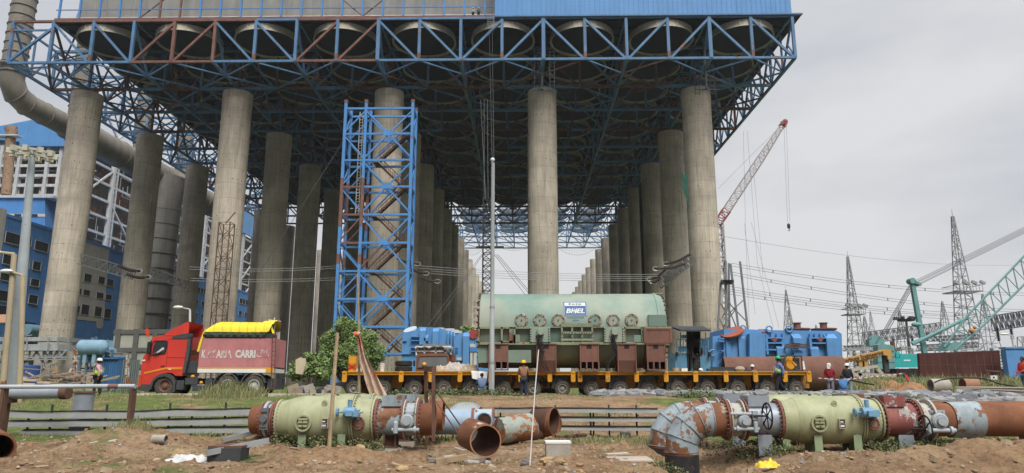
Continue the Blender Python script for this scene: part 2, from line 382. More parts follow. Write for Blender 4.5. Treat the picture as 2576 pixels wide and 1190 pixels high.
# ---------------- condenser platform on tall columns ----------------
X0, DX, Y0, DY = -70.43, 24.52, 106.25, 19.72
ZT, ZB = 47.25, 48.15                       # top of shafts, bottom chord of the space frame
CW = DX/2; CD = DY/2; YF = Y0-CD
ZTOP = P(948, 48, YF).z
plat = thing('condenser_platform', 'huge blue steel truss platform of round fan openings carried high on concrete columns', 'industrial platform', (X0+2*DX, Y0, ZB))
XL, XR = X0-CW/2, X0+4*DX+CW
xb = [X0+CW*i for i in range(0, 10)]        # cell boundaries
def hx(i): return X0+CW/2*i                 # half-cell nodes i = -1..18
NR = 11                                     # roofed rows of cells
def face_truss(Y, wch, wd, front=False, left=-1):
    mb = MB()
    def rm(i): return 1 if (front and (2 <= i < 4 or 6 <= i < 8)) else (1 if (not front and R.random() < .33) else 0)
    for i in range(left, 18):
        a, b = hx(i), hx(i+1)
        mb.bar((a, Y, ZB), (b, Y, ZB), wch, wch, rm(i))
        mb.bar((a, Y, ZTOP), (b, Y, ZTOP), wch, wch, 1 if (front and i < 5) or 6 <= i < 8 else 0)
    for i in range(left, 19):
        thick = (i % 4 == 0 and i > 4)
        z1 = ZTOP
        w = wd*1.25 if thick else wd
        mb.bar((hx(i), Y, ZB), (hx(i), Y, z1), w, w, 1 if (front and i in (3, 4)) or (not front and R.random() < .25) else 0)
        if front and i % 2 == 1 and i > 0 : mb.bar((hx(i), Y-.012, ZB+.3), (hx(i), Y-.012, ZB+1.1), w+.03, w+.03, 1)
    for i in range(0, 18):
        c = i//2
        if c % 2 == 0: p, q = (hx(i), Y, ZTOP-.3), (hx(i+1)-.3, Y, ZB+.1)
        else: p, q = (hx(i)+.3, Y, ZB+.1), (hx(i+1), Y, ZTOP-.3)
        mb.bar(p, q, wd*.8, wd*.8, rm(i))
    if front:
        mb.bar((hx(-1), Y, ZB+.2), (hx(0)-.2, Y, ZTOP-1.2), wd*.8, wd*.8, 0)
    return mb
for k in range(NR+1):
    Y = YF+CD*k
    fr = k == 0
    o = face_truss(Y, .34 if fr else .42, .42 if fr else .36, fr).build('front_truss' if fr else 'cross_truss', [blue if k else blue, rust_pink if fr else rust_m], plat, smooth=False)
# trusses running away from the camera, with bottom plane bracing
for i in range(-1, 19):
    if i not in (-1, 0, 18) and i % 2: continue
    mb = MB(); x = hx(i)
    for k in range(NR):
        y0, y1 = YF+CD*k, YF+CD*(k+1)
        mb.bar((x, y0, ZB-.02), (x, y1, ZB-.02), .38, .38, 0); mb.bar((x, y0, ZTOP-.02), (x, y1, ZTOP-.02), .3, .3, 0)
        ym = (y0+y1)/2
        if i in (-1, 18):
            mb.bar((x, ym, ZB), (x, ym, ZTOP), .26, .26, 0)
            mb.bar((x, y0, ZTOP-.2), (x, ym, ZB), .28, .28, 0); mb.bar((x, y1, ZTOP-.2), (x, ym, ZB), .28, .28, 0)
            mb.bar((x, y0, ZB+.2), (x, (y0+ym)/2, (ZB+ZTOP)/2), .18, .18, 0); mb.bar((x, y1, ZB+.2), (x, (y1+ym)/2, (ZB+ZTOP)/2), .18, .18, 0)
        else:
            w_ = .3 if k < 2 or i % 4 == 0 else .16; mb.bar((x, y0, ZTOP-.2), (x, ym, ZB), w_, w_, R.random() < .3); mb.bar((x, y1, ZTOP-.2), (x, ym, ZB), w_, w_, R.random() < .3)
    mb.build('side_truss' if i in (-1, 18) else 'long_truss', [blue, rust_m], plat, smooth=False)
mb = MB()
for k in range(2):
    y0, y1 = YF+CD*k, YF+CD*(k+1); ym = (y0+y1)/2
    for c in range(9):
        xa, xm_, xc = hx(2*c), hx(2*c+1), hx(2*c+2); r1 = 1 if R.random() < .55 else 0
        mb.bar((xa, ym, ZB-.05), (xm_, y1, ZB-.05), .22, .22, r1); mb.bar((xc, ym, ZB-.05), (xm_, y1, ZB-.05), .22, .22, r1)
        mb.bar((xa, ym, ZB-.05), (xm_, y0, ZB-.05), .2, .2, R.random() < .4); mb.bar((xc, ym, ZB-.05), (xm_, y0, ZB-.05), .2, .2, 0)
mb.build('bottom_bracing', [blue, rust_m], plat, smooth=False)
# left overhang lattice (brackets and small bracing seen against the sky)
mb = MB()
for k in range(NR):
    y0, y1 = YF+CD*k, YF+CD*(k+1)
    for (xa, xc) in ((hx(-1), hx(0)),):
        mb.bar((xa, y0, ZB), (xc, y1, ZB), .3, .3); mb.bar((xc, y0, ZB), (xa, y1, ZB), .3, .3, 1)
        mb.bar((xa, y0, ZTOP-1.4), (xc, y0, ZTOP-1.4), .24, .24); mb.bar((xa, y0, ZB), (xc, y0, ZTOP-1), .25, .25)
        mb.bar((xa, y1, ZB), (xc, (y0+y1)/2, ZTOP), .22, .22, 1); mb.bar((xa, (y0+y1)/2, ZB+2.2), (xc, (y0+y1)/2, ZB+2.2), .14, .14, 1)
        for q in range(3): mb.bar((xa, y0+2+q*2.6, ZB+1.2*q), (xc, y0+2+q*2.6, ZB+1.4*q+.5), .12, .12, q % 2)
    mb.bar((hx(0), y0, ZB+3.2), (hx(0), y1, ZB+3.2), .16, .16); mb.bar((hx(0), y0, ZB), (hx(0), y1, ZTOP), .2, .2)
mb.build('edge_bracket', [blue, rust_m], plat, smooth=False)
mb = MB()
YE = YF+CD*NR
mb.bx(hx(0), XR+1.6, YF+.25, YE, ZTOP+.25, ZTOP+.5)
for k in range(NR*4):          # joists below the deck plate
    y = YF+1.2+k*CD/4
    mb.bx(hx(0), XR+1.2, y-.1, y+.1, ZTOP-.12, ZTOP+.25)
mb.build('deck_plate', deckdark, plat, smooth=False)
# fan rings
RI = 4.72
def ring_mesh(name, fan=True):
    mb = MB(); zt, zb = ZTOP-.35, ZTOP-1.45
    mb.lathe([(RI+.25, zb), (RI+.12, zb+.25), (RI+.1, zt), (RI-.12, zt), (RI-.1, zb+.3), (RI+.1, zb), (RI+.25, zb)], (0,0,0), 'Z', 40, 0)
    for j in range(10):
        a = 2*math.pi*j/10; mb.box((math.cos(a)*(RI+.16), math.sin(a)*(RI+.16), (zt+zb)/2), (.1,.18,zt-zb-.1), a, 0)
    return mb
ringp = ring_mesh('fan_ring').build('fan_ring', ring_m, plat, local=True)
def fan_mesh():
    mb = MB(); z = ZTOP-.85
    mb.cyl([(.55, z-.25), (.6, z+.2)], (0,0,0), 'Z', 14, 0)
    for j in range(6):
        a = j*math.pi/3
        b = len(mb.v); mb.prism([(.5,-.25), (4.45,-.62), (4.5,.3), (.5,.25)], z-.03, z+.03, 0, 'Z'); 
        mb.xf(Matrix.Rotation(a, 4, 'Z') @ Matrix.Translation((0,0,z)) @ Matrix.Rotation(.2, 4, 'X') @ Matrix.Translation((0,0,-z)), b)
    mb.cyl([(4.66, z-.36), (4.66, z-.32)], (0,0,0), 'Z', 40, 1)       # fine safety mesh below the blades
    return mb
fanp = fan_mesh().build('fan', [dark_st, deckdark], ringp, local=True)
first = True
for k in range(NR):
    for c in range(9):
        loc = Vector(((xb[c]+xb[c+1])/2, YF+CD*(k+.5), 0))-plat.location
        if first: ringp.location = loc; first = False
        else:
            r2 = ringp.copy(); COL.objects.link(r2); r2.parent = plat; r2.location = loc
            f2 = fanp.copy(); COL.objects.link(f2); f2.parent = r2
# above the deck: blue wind wall on the right, panels, pipe and railing on the left
xw = P(1245, 40, YF).x
mb = MB(); mb.bx(xw, XR-.1, YF-.35, YF-.1, ZTOP+.25, ZTOP+13)
for i in range(60):
    xx = xw+.4+i*(XR-xw-.6)/60; mb.bx(xx, xx+.07, YF-.39, YF-.352, ZTOP+.26, ZTOP+12.99)
mb.build('wind_wall', blue_clad, plat, smooth=False)
mb = MB(); mb.bx(XR-.35, XR-.12, YF-.08, YE, ZTOP+.52, ZTOP+13); mb.build('side_wind_wall', blue_clad, plat, smooth=False)
mb = MB(); mb.bar((hx(0), YF, ZTOP+.3), (xw, YF, ZTOP+.3), .3, .34, 1); mb.bx(xw, XR+1.5, YF-.42, YF-.02, ZTOP+.02, ZTOP+.24, 0)
mb.build('edge_beam', [blue, rust_pink], plat, smooth=False)
mb = MB(); xs_ = P(165, 40, YF+3).x+1.2
mb.prism([(xs_, ZTOP+.6), (xw+1, ZTOP+.6), (xw+1, ZTOP+14), (xs_+3.0, ZTOP+14), (xs_, ZTOP+2)], YF+3.4, YF+3.6)
for i in range(16):
    xx = xs_+.8+i*(xw-xs_-1)/16; mb.bx(xx, xx+.08, YF+3.33, YF+3.38, ZTOP+2.4, ZTOP+13.5)
mb.build('panel_wall', panel_g, plat, smooth=False)
mb = MB(); mb.tube((xs_-.3, YF+2.2, ZTOP+1.4), (xw+1, YF+2.2, ZTOP+1.4), .42, n=14)
for i in range(26):
    xx = xs_+i*(xw-xs_)/26; mb.bx(xx-.06, xx+.06, YF+2.1, YF+2.3, ZTOP+.5, ZTOP+1.1)
mb.build('header_pipe', silver, plat)
mb = MB(); i = 0
xx = hx(0)+.5
while xx < xw-.4:
    rm_ = 1 if (5 <= i < 7) else 0
    mb.bar((xx, YF+.1, ZTOP+.45), (xx, YF+.1, ZTOP+14), .26, .26, rm_); xx += CW/4; i += 1
for zz in (1.9, 5.2): mb.bar((hx(0), YF+.02, ZTOP+zz), (xw, YF+.02, ZTOP+zz), .12, .12, 0)
for j, (a, b) in enumerate(((4, 6), (13, 15), (15, 17), (24, 26), (26, 24+4))):
    s_ = -1 if j % 2 else 1
    mb.bar((hx(0)+.5+a*CW/4, YF+.2, ZTOP+(.6 if s_ > 0 else 6)), (hx(0)+.5+b*CW/4, YF+.2, ZTOP+(6 if s_ > 0 else .6)), .14, .14, 1)
mb.build('railing', [blue_b, rust_pink], plat, smooth=False)
mb = MB()
x1, x2 = P(1228, 40, YF).x, P(1243, 40, YF).x
for a in (x1, x2): mb.tube((a, YF-.9, ZTOP-2.2), (a, YF-.9, ZTOP+13), .045, n=6)
for q in range(24):
    zq = ZTOP-2.0+q*.62
    mb.path([(x1, YF-.9, zq), (x1+.1, YF-1.5, zq), (x2-.1, YF-1.5, zq), (x2, YF-.9, zq)], .03, 5)
    mb.tube((x1, YF-.9, zq), (x2, YF-.9, zq), .025, n=5)
mb.build('cage_ladder', grey_st, plat)
# maintenance ladders between deck and shaft heads
for cx in (3, 4):
    mb = MB(); x = X0+cx*DX
    for dx in (-1.3, 1.0):
        for q in (0, .7): mb.bar((x+dx+q, YF+3+(cx-3)*2, ZB-3.6), (x+dx+q, YF+3+(cx-3)*2, ZB+3.6), .09, .09)
        for q in range(12): mb.bar((x+dx, YF+3+(cx-3)*2, ZB-3.4+q*.6), (x+dx+.7, YF+3+(cx-3)*2, ZB-3.4+q*.6), .06, .06)
    mb.bar((x-1.8, YF+3, ZB-3.6), (x+2, YF+3, ZB-3.6), .15, .15); mb.bar((x-.2, YF+2.6, ZB-3.6), (x-.2, YF+2.6, ZTOP-2), .3, .3)
    mb.build('access_ladder', dark_st, plat, smooth=False)
# ---------------- second, still open platform further back ----------------
Y2 = YE+.6
plat2 = thing('open_platform', 'further blue truss platform without a roof, sky showing through its fan rings', 'industrial platform', (X0+2*DX, Y2+30, ZB))
for k in range(0, 5):
    Y = Y2+CD*k; mb = MB()
    for i in range(4, 18):
        mb.bar((hx(i), Y, ZB), (hx(i+1), Y, ZB), .38, .38); mb.bar((hx(i), Y, ZTOP), (hx(i+1), Y, ZTOP), .34, .34)
        mb.bar((hx(i), Y, ZB), (hx(i), Y, ZTOP), .3, .3)
        c = i//2
        if c % 2: mb.bar((hx(i), Y, ZTOP), (hx(i+1), Y, ZB), .26, .26)
        else: mb.bar((hx(i), Y, ZB), (hx(i+1), Y, ZTOP), .26, .26)
        if k < 4:
            for zz in ((ZB, ZTOP) if i % 2 == 0 else (ZB,)): mb.bar((hx(i), Y, zz-.02), (hx(i), Y+CD, zz-.02), .26, .26)
            mb.bar((hx(i), Y, ZB), (hx(i+1), Y+CD, ZB), .16, .16)
    mb.build('cross_truss', [blue], plat2, smooth=False)
rp2 = None
for k in range(4):
    for c in (3, 4, 5, 6, 7, 8):
        loc = Vector(((xb[c]+xb[c+1])/2, Y2+CD*(k+.5), 0))-plat2.location
        if rp2 is None:
            mb = ring_mesh('r')
            for j in range(8):
                a = j*math.pi/8; mb.bar((-RI*math.cos(a), -RI*math.sin(a), ZTOP-.5), (RI*math.cos(a), RI*math.sin(a), ZTOP-.5), .1, .08, 1)
            mb.cyl([(1.2, ZTOP-1), (1.2, ZTOP-.7)], (0,0,0), 'Z', 12, 1)
            rp2 = mb.build('fan_ring', [M('open_ring', (.18,.22,.27), .7), dark_st], plat2, local=True); rp2.location = loc
        else:
            r2 = rp2.copy(); COL.objects.link(r2); r2.parent = plat2; r2.location = loc
# netting hung under it
for j, (u0, u1, v0, v1) in enumerate(((1160, 1215, 622, 640), (1262, 1326, 622, 628), (1405, 1500, 622, 640))):
    mb = MB(); yy = Y2+CD*3.7; n_ = 14
    a, b = P(u0, v0, yy), P(u1, v0, yy); dz = (v1-v0)*sc(yy)
    top = [a.lerp(b, i/n_) for i in range(n_+1)]
    bot = [Vector((p.x, p.y+1.5, p.z-dz*(1-abs(2*i/n_-1)**2)-.1)) for i, p in enumerate(top)]
    for i in range(n_):
        mb.bar(bot[i], bot[i+1], .07, .07); mb.bar(top[i], bot[i], .025, .025)
        mb.bar(top[i].lerp(bot[i], .5), top[i+1].lerp(bot[i+1], .5), .03, .03)
    mb.build('safety_net', grey_st, plat2, smooth=False)
# ---------------- columns ----------------
RC = 2.28
def column_mesh(h):
    mb = MB()
    mb.lathe([(RC, 0), (RC, h-2.4), (RC+.03, h-2.38), (RC+.03, h-.05), (RC-.1, h), (.01, h)], (0,0,0), 'Z', 48, 0)
    return mb
cm = column_mesh(ZT-.8)
rows = [('leftmost row', 0), ('second row from the left', 1), ('row behind the blue stair tower', 2), ('middle row behind the green stator', 3), ('rightmost row', 4)]
ordn = ['front', 'second', 'third', 'fourth', 'fifth', 'sixth', 'seventh', 'eighth', 'ninth', 'tenth', 'eleventh', 'twelfth', 'thirteenth', 'fourteenth', 'fifteenth', 'sixteenth']
proto = None; holes = None
for rn, i in rows:
    for k in range(15):
        if i == 3 and k > 1: continue
        if i == 0 and k > 8: continue
        if i == 1 and k > 11: continue
        if proto is None:
            proto = cm.build('concrete_column', concrete, None, local=True); o = proto
            hb = MB()
            for q in range(30):
                z = ZT-4-q*1.45
                for a in range(9):
                    if R.random() < (.7 if q < 2 or q > 22 else .12):
                        an = -math.pi/2+(a-4)*.3+R.uniform(-.03, .03); hb.box((RC*math.cos(an), RC*math.sin(an), z+R.uniform(-.1, .1)), (.04,.11,.14), an)
            holes = hb.build('tie_hole', dark_in, proto, local=True, smooth=False); holes['kind'] = 'stuff'
        else:
            o = proto.copy(); COL.objects.link(o)
            if k < 3:
                h2 = holes.copy(); COL.objects.link(h2); h2.parent = o; h2.rotation_euler = (0,0,R.uniform(-.2, .2))
        o.location = (X0+DX*i, Y0+DY*k, .8); o.rotation_euler = (0,0,(i*5+k)*.0) 
        nm = 'the front shaft' if k == 0 else 'the %s shaft from the front' % ordn[k]
        tag(o, 'round bare concrete column, %s of the %s' % (nm, rn), 'column', 'round concrete columns under the platform')
# ---------------- steam duct on the left ----------------
XD = -76.0
dt = thing('steam_duct', 'huge grey steam duct rising at the left edge, bending and running back behind the columns', 'duct', (XD, 115, .9))
pt = P(38, 100, 112); xd = P(42, 120, 112).x; RD = 27*sc(112, 100)
zel = P(28, 200, 112).z
mb = MB()
arc = [(xd, 112, zel+30), (xd, 112, zel+1)]
p0 = Vector((xd-.3, 112, zel)); e1 = P(60, 262, 116); e2 = P(300, 385, 142)
d1 = (e2-e1).normalized()
pts = [Vector((xd+.3, 112, zel+28)), Vector((xd, 112, zel+3)), Vector((xd-.2, 112.2, zel)), P(40, 236, 113.4), P(66, 262, 115.5), P(110, 286, 119), P(180, 322, 127)]
mb.path(pts, [RD, RD, RD*1.06, RD*1.06, RD*1.06, RD*1.06, RD*1.15], 28)
o = mb.build('riser_duct', duct_m, dt)
mb = MB(); pts2 = [P(172, 318, 126), P(300, 388, 142), P(420, 452, 160), P(500, 500, 176), P(560, 530, 195)]
mb.path(pts2, [RD*1.28, RD*1.5, RD*1.62, RD*1.62, RD*1.5], 30); mb.build('main_duct', duct_m, dt)
mb = MB()
for i in range(34):
    z = zel+1.2+i*1.75*1.0
    if z > zel+28: break
    mb.lathe([(RD, z-.08), (RD+.16, z-.08), (RD+.16, z+.08), (RD, z+.08)], (xd+.3*(z-zel)/28, 112, 0), 'Z', 28)
for j in range(len(pts2)-1):
    for q in range(4):
        p = pts2[j].lerp(pts2[j+1], q/4); d = (pts2[j+1]-pts2[j]).normalized(); rr = [RD*1.28, RD*1.5, RD*1.62, RD*1.62][j]
        mb.tube(p-d*.09, p+d*.09, rr+.16, n=28, cap=True)
for j in range(3, 6):
    p = pts[j]; d = (pts[j+1]-pts[j]).normalized(); mb.tube(p-d*.08, p+d*.08, RD*1.06+.14, n=26)
mb.lathe([(RD+.1, zel+2.2), (RD+.55, zel+2.2), (RD+.55, zel+2.5), (RD+.1, zel+2.5)], (xd, 112, 0), 'Z', 28)
mb.build('stiffener_ring', duct_m, dt)
YDN = 158
a = P(408, 540, YDN); b = P(405, 830, YDN); rdn = 38*sc(YDN, 600)
grey_d = M('dark_duct_steel', (.23,.22,.20), .55, metal=.2, var=.15, sc_=.4, streak=.3, ssc=1)
mb = MB(); mb.path([(a.x+.6, YDN, a.z+9), (a.x, YDN, a.z+4), (a.x, YDN, 1)], [rdn*1.25, rdn*1.15, rdn*.98], 28)
dn = mb.build('down_duct', grey_d, dt)
mb = MB(); z = a.z+4
while z > 2:
    mb.lathe([(rdn*1.0, z), (rdn+.5, z), (rdn+.5, z+.14), (rdn*1.0, z+.14)], (a.x, YDN, 0), 'Z', 28); z -= 3.4
mb.build('stiffener_ring', dark_st, dt)
# vertical risers seen through the left edge lattice
for k, (u, v0, v1, Y) in enumerate(((214, 150, 330, 128), (365, 290, 390, 146), (470, 330, 450, 165))):
    mb = MB(); p, q = P(u, v0, Y), P(u+6, v1, Y)
    mb.tube((p.x, Y, q.z-2), (p.x, Y, ZTOP+14), 1.7, n=20)
    for i in range(14): z = q.z+i*2.4; mb.lathe([(1.7, z), (1.84, z), (1.84, z+.12), (1.7, z+.12)], (p.x, Y, 0), 'Z', 20)
    mb.build('branch_duct', duct_m, dt)
# ---------------- turbine building: long side wall running back ----------------
XB = PX(16, 540, -93).x
z4 = conv(.588, 0, 640)
tb = thing('turbine_building', 'long blue and grey painted building with open dark window holes behind the left columns', 'building', (XB-10, 180, .87))
def poly_on_x(pts, X, th, mb, m=0):
    ps = [PX(u, v, X) for u, v in pts]; ps = [(p.y, p.z) for p in ps]
    return mb.prism(ps, X-th, X, m, 'X')
q0, q1 = PX(16, 545, XB), PX(640, 688, XB)
mb = MB(); mb.prism([(q0.y, .5), (250, .5), (250, q0.z), (q0.y, q0.z)], XB-22, XB, 0, 'X')
mb.build('wall', blue_bld, tb, smooth=False)
mb = MB(); mb.bx(XB-22.3, XB+.12, q0.y-.1, 250.2, q0.z+.02, q0.z+.55); mb.build('parapet', blue_bld, tb, smooth=False)
mb = MB()
q2 = PX(-60, 520, XB)
mb.prism([(q2.y-12, .5), (q0.y-.05, .5), (q0.y-.05, q0.z+1.2), (q2.y-12, q0.z+1.2)], XB-22, XB+.06, 0, 'X')
def zp(l): return [z4(*p) for p in l]
poly_on_x(zp([(575, 550), (745, 600), (700, 1130), (690, 1150), (660, 1140), (655, 1100), (530, 1085)]), XB+.08, .07, mb)
poly_on_x(zp([(1150, 735), (1192, 745), (1180, 1080), (1130, 1110)]), XB+.08, .07, mb)
mb.build('grey_panel', grey_bld, tb, smooth=False)
wins = [(38,485,150,570),(152,510,204,585),(238,545,320,620),(20,640,75,715),(148,665,190,740),(222,685,268,755),(0,765,60,825),(140,790,175,850),(207,805,258,865),
 (-30,880,45,965),(195,915,247,985),(-20,985,80,1100),(572,770,615,835),(668,790,705,850),(725,805,765,865),(565,880,605,930),(655,898,697,950),(716,912,754,958),(553,980,597,1060),(643,995,683,1072),(708,1008,746,1085),
 (520,870,548,920),(510,990,535,1050),(1140,905,1162,960),(1136,1005,1156,1035),(1140,1080,1160,1110),(1345,865,1397,910),(1368,960,1390,1010),(1330,950,1345,985),(1363,1050,1385,1080),(1325,1040,1338,1070),
 (1628,940,1685,985),(1622,1025,1640,1065),(1662,1035,1678,1070)]
for k, (a_, b_, c_, d_) in enumerate(wins):
    p = PX(*z4(a_, b_), XB); q = PX(*z4(c_, d_), XB); r_ = PX(*z4(a_, d_-(c_-a_)*.28 if False else d_-12), XB)
    y0, y1 = p.y, q.y; z1_, z0_ = p.z, r_.z
    if y1-y0 < .3: continue
    mb = MB(); mb.bx(XB+.09, XB+.12, y0, y1, z0_, z1_)
    w = mb.build('window', dark_in, tb, smooth=False)
    fr = MB()
    for (ya, yb, za, zb_) in ((y0-.06, y1+.06, z1_, z1_+.06), (y0-.06, y1+.06, z0_-.1, z0_), (y0-.06, y0, z0_, z1_), (y1, y1+.06, z0_, z1_)):
        fr.bx(XB+.09, XB+.2, ya, yb, za, zb_)
    n_ = 2 if (y1-y0) > 5 else 0
    for j in range(n_): fr.bx(XB+.121, XB+.17, y0+(j+1)*(y1-y0)/(n_+1)-.1, y0+(j+1)*(y1-y0)/(n_+1)+.1, z0_, z1_)
    fr.build('frame', grey_bld, w, smooth=False)
# pipe and dark bay low on the wall
a = PX(*z4(105, 1110), XB+.6); b = PX(*z4(250, 1185), XB+.6)
mb = MB(); mb.bx(XB+.1, XB+.2, a.y, b.y, b.z-2.5, a.z+.5); mb.build('service_bay', dark_in, tb, smooth=False)
mb = MB(); c0 = (PX(*z4(165, 1125), XB+1).z+PX(*z4(250, 1190), XB+1).z)/2; mb.tube((XB+1.3, a.y+2, c0), (XB+1.3, b.y+2, c0), 1.05, n=16); mb.build('cooling_pipe', M('pale_blue_pipe', (.2,.36,.46), .5), tb)
# ---------------- boiler house: steel frame behind ----------------
XF = XB-16
bh = thing('boiler_house', 'tall white steel boiler frame with blue sheet roof rising behind the blue building', 'industrial building', (XF-30, 200, .87))
YB = 168
zc = lambda x, y: (x*.3172, 251.6+y*.3172)
def face_poly(pts, Y, th, mb, m=0):
    ps = [P(u, v, Y) for u, v in pts]; return mb.prism([(p.x, p.z) for p in ps], Y, Y+th, m)
mb = MB(); face_poly([zc(-300, 260), zc(0, 205), zc(265, 155), zc(465, 225), zc(640, 300), zc(640, 365), zc(155, 365), zc(155, 330), zc(-300, 285)], YB-1.2, 50, mb)
mb.build('roof', blue_clad, bh, smooth=False)
zt_f = P(100, 368, YB).z; zb_f = P(100, 492, YB).z
xf0, xf1 = P(-90, 400, YB).x, XF
# dark inner mass
mb = MB(); mb.bx(xf0-5, xf1-4, YB+5, YB+120, 1, zt_f); mb.build('inner_floors', M('boiler_interior', (.085,.075,.07), .9, var=.5, sc_=.35, rust=.45, rsc=.3), bh, smooth=False)
fm = MB()
lev = []
z = zb_f
nlv = 5
for i in range(nlv+1): lev.append(zb_f+(zt_f-zb_f)*i/nlv)
for z in lev: fm.bar((xf0, YB, z), (xf1, YB, z), .5, .7)
for u in (-40, 0, 46, 75, 118, 150): 
    x = P(u, 430, YB).x; fm.bar((x, YB-.1, zb_f-4), (x, YB-.1, zt_f), .8, .8)
for i in range(26):
    x = R.uniform(xf0, xf1); z = R.choice(lev[:-1]); fm.bar((x, YB+.6, z), (x, YB+.6, z+(zt_f-zb_f)/nlv), .22, .22)
for i in range(14):
    z = R.uniform(zb_f, zt_f); x = R.uniform(xf0, xf1-8); fm.bar((x, YB+.8, z), (x+R.uniform(4, 14), YB+.8, z), .2, .25)
fm.build('front_frame', white_st, bh, smooth=False)
fm = MB()
ztop2 = 66
for i in range(12):
    y = YB+i*11; fm.bar((XF, y, 1), (XF, y, ztop2), .95, .95); fm.bar((XF, y+1.9, 1), (XF, y+1.9, ztop2), .5, .5)
    for q in range(30): fm.bar((XF+.1, y, 2+q*2.2), (XF+.1, y+1.9, 3+q*2.2), .16, .16)
for q in range(15):
    z = 4+q*4.4; fm.bar((XF-.1, YB, z), (XF-.1, YB+125, z), .45, .6)
    fm.bar((XF-3, YB, z+1.1), (XF-3, YB+125, z+1.1), .12, .12)
for i in range(11):
    for q in range(0, 15, 2):
        y = YB+i*11; z = 4+q*4.4
        if R.random() < .5: fm.bar((XF+.05, y, z), (XF+.05, y+11, z+8.8), .42, .42)
        elif R.random() < .6: fm.bar((XF+.05, y+11, z), (XF+.05, y, z+8.8), .42, .42)
for q in range(160):
    y = YB+R.uniform(0, 120); z = R.uniform(4, 62); fm.bar((XF-2.4, y, z), (XF-2.4, y+R.uniform(2, 6), z), .18, .18); fm.bar((XF-2, y, z), (XF-2, y, z+R.uniform(2, 5)), .15, .15)
fm.build('side_frame', white_st, bh, smooth=False)
mb = MB(); p, q = PX(600, 535, XF+.8), PX(640, 600, XF+.8)
mb.bx(XF+.3, XF+.8, p.y, p.y+60, q.z, p.z+2); mb.build('cladding_strip', blue_clad, bh, smooth=False)
# round brown stack pipe left in front of the frame
bp = thing('vent_stack', 'brown vent pipe with a bent top standing before the white boiler frame', 'pipe', P(22, 490, 150))
mb = MB(); pp = [P(15, 490, 150), P(22, 420, 150), P(27, 345, 150), P(30, 335, 150), P(27, 322, 150)]
mb.path(pp, [1.0, 1.0, 1.0, 1.15, 1.3], 14); mb.build('pipe', M('brown_stack', (.30,.20,.13), .85, rust=.4), bp)
mb = MB(); t0 = P(0, 344, 150); mb.bx(t0.x-2, t0.x+5, 148.6, 150.6, t0.z-.2, t0.z+.1); mb.build('platform', white_st, bp, smooth=False)
# blue annex block between
ax = thing('blue_annex', 'plain light blue clad block with a pale window band above the blue building', 'building', P(60, 550, 140))
mb = MB(); face_poly([(-80, 497), (113, 497), (113, 640), (-80, 640)], 140, 12, mb)
p = P(113, 500, 140); q = P(145, 510, 152)
mb.prism([(p.x+.01, 140), (q.x, 152), (p.x+.01, 152)], p.z-20, p.z-.3, 0, 'Z'); mb.build('wall', blue_clad, ax, smooth=False)
mb = MB(); face_poly([(-80, 538), (113, 538), (113, 545), (-80, 545)], 139.9, .07, mb)
p2 = P(113, 538, 139.95); p3 = P(113, 545, 139.95); mb.add([(p2.x+.1, 139.93, p2.z), (q.x+.1, 151.93, p2.z), (q.x+.1, 151.93, p3.z), (p2.x+.1, 139.93, p3.z)], [(0,1,2,3)]); mb.build('window_band', M('cream', (.6,.57,.48), .8), ax, smooth=False)
mb = MB()
for (u0, u1) in ((36, 53), (76, 94)):
    face_poly([(u0, 538.5), (u1, 538.5), (u1, 544.5), (u0, 544.5)], 139.82, .07, mb)
mb.build('window', glass_d, ax, smooth=False)
mb = MB(); face_poly([(-80, 491), (135, 491), (135, 497), (-80, 497)], 139.5, 12.9, mb); mb.build('roof', white_st, ax, smooth=False)
# ---------------- blue stair tower ----------------
YT = 91; YT2 = 94.0
zcv = conv(.5378, 1000, 0)
xt = [P(871, 262, YT).x, P(922, 262, YT).x, P(1039, 262, YT).x]
st = thing('stair_tower', 'bright blue braced steel stair tower with rusty stair flights before the third column', 'stair tower', (xt[1]+1, YT+2.5, .87))
ztt = P(922, 258, YT).z
levels = [P(922, v, YT).z for v in (273, 337, 403, 470, 540, 611, 682, 752, 822, 890)]
for yy in (YT, YT2):
    for j, x in enumerate(xt):
        mb = MB(); mb.bar((x, yy, .8), (x, yy, ztt), .38, .38)
        mb.bar((x, yy, ztt), (x, yy, ztt+.35), .46, .46, m=1)
        if j < 2:
            mb.bar((x, yy-.01, levels[4]-1.6), (x, yy-.01, levels[3]+1.2), .405, .405, m=1)
            mb.bar((x, yy-.01, levels[6]+1.), (x, yy-.01, levels[5]-1.5), .405, .405, m=1)
        mb.build('post', [blue_b, rust_pink], st, smooth=False)
for li, z in enumerate(levels):
    mb = MB()
    for yy in (YT, YT2):
        r1 = 1 if li in (3, 4, 5) and yy == YT else 0
        mb.bar((xt[0], yy, z), (xt[1], yy, z), .22, .26, r1); mb.bar((xt[1], yy, z), (xt[2], yy, z), .24, .28, 0)
    for x in xt: mb.bar((x, YT, z), (x, YT2, z), .28, .3, 0)
    mb.build('level_beam', [blue_b, rust_pink], st, smooth=False)
mb = MB()
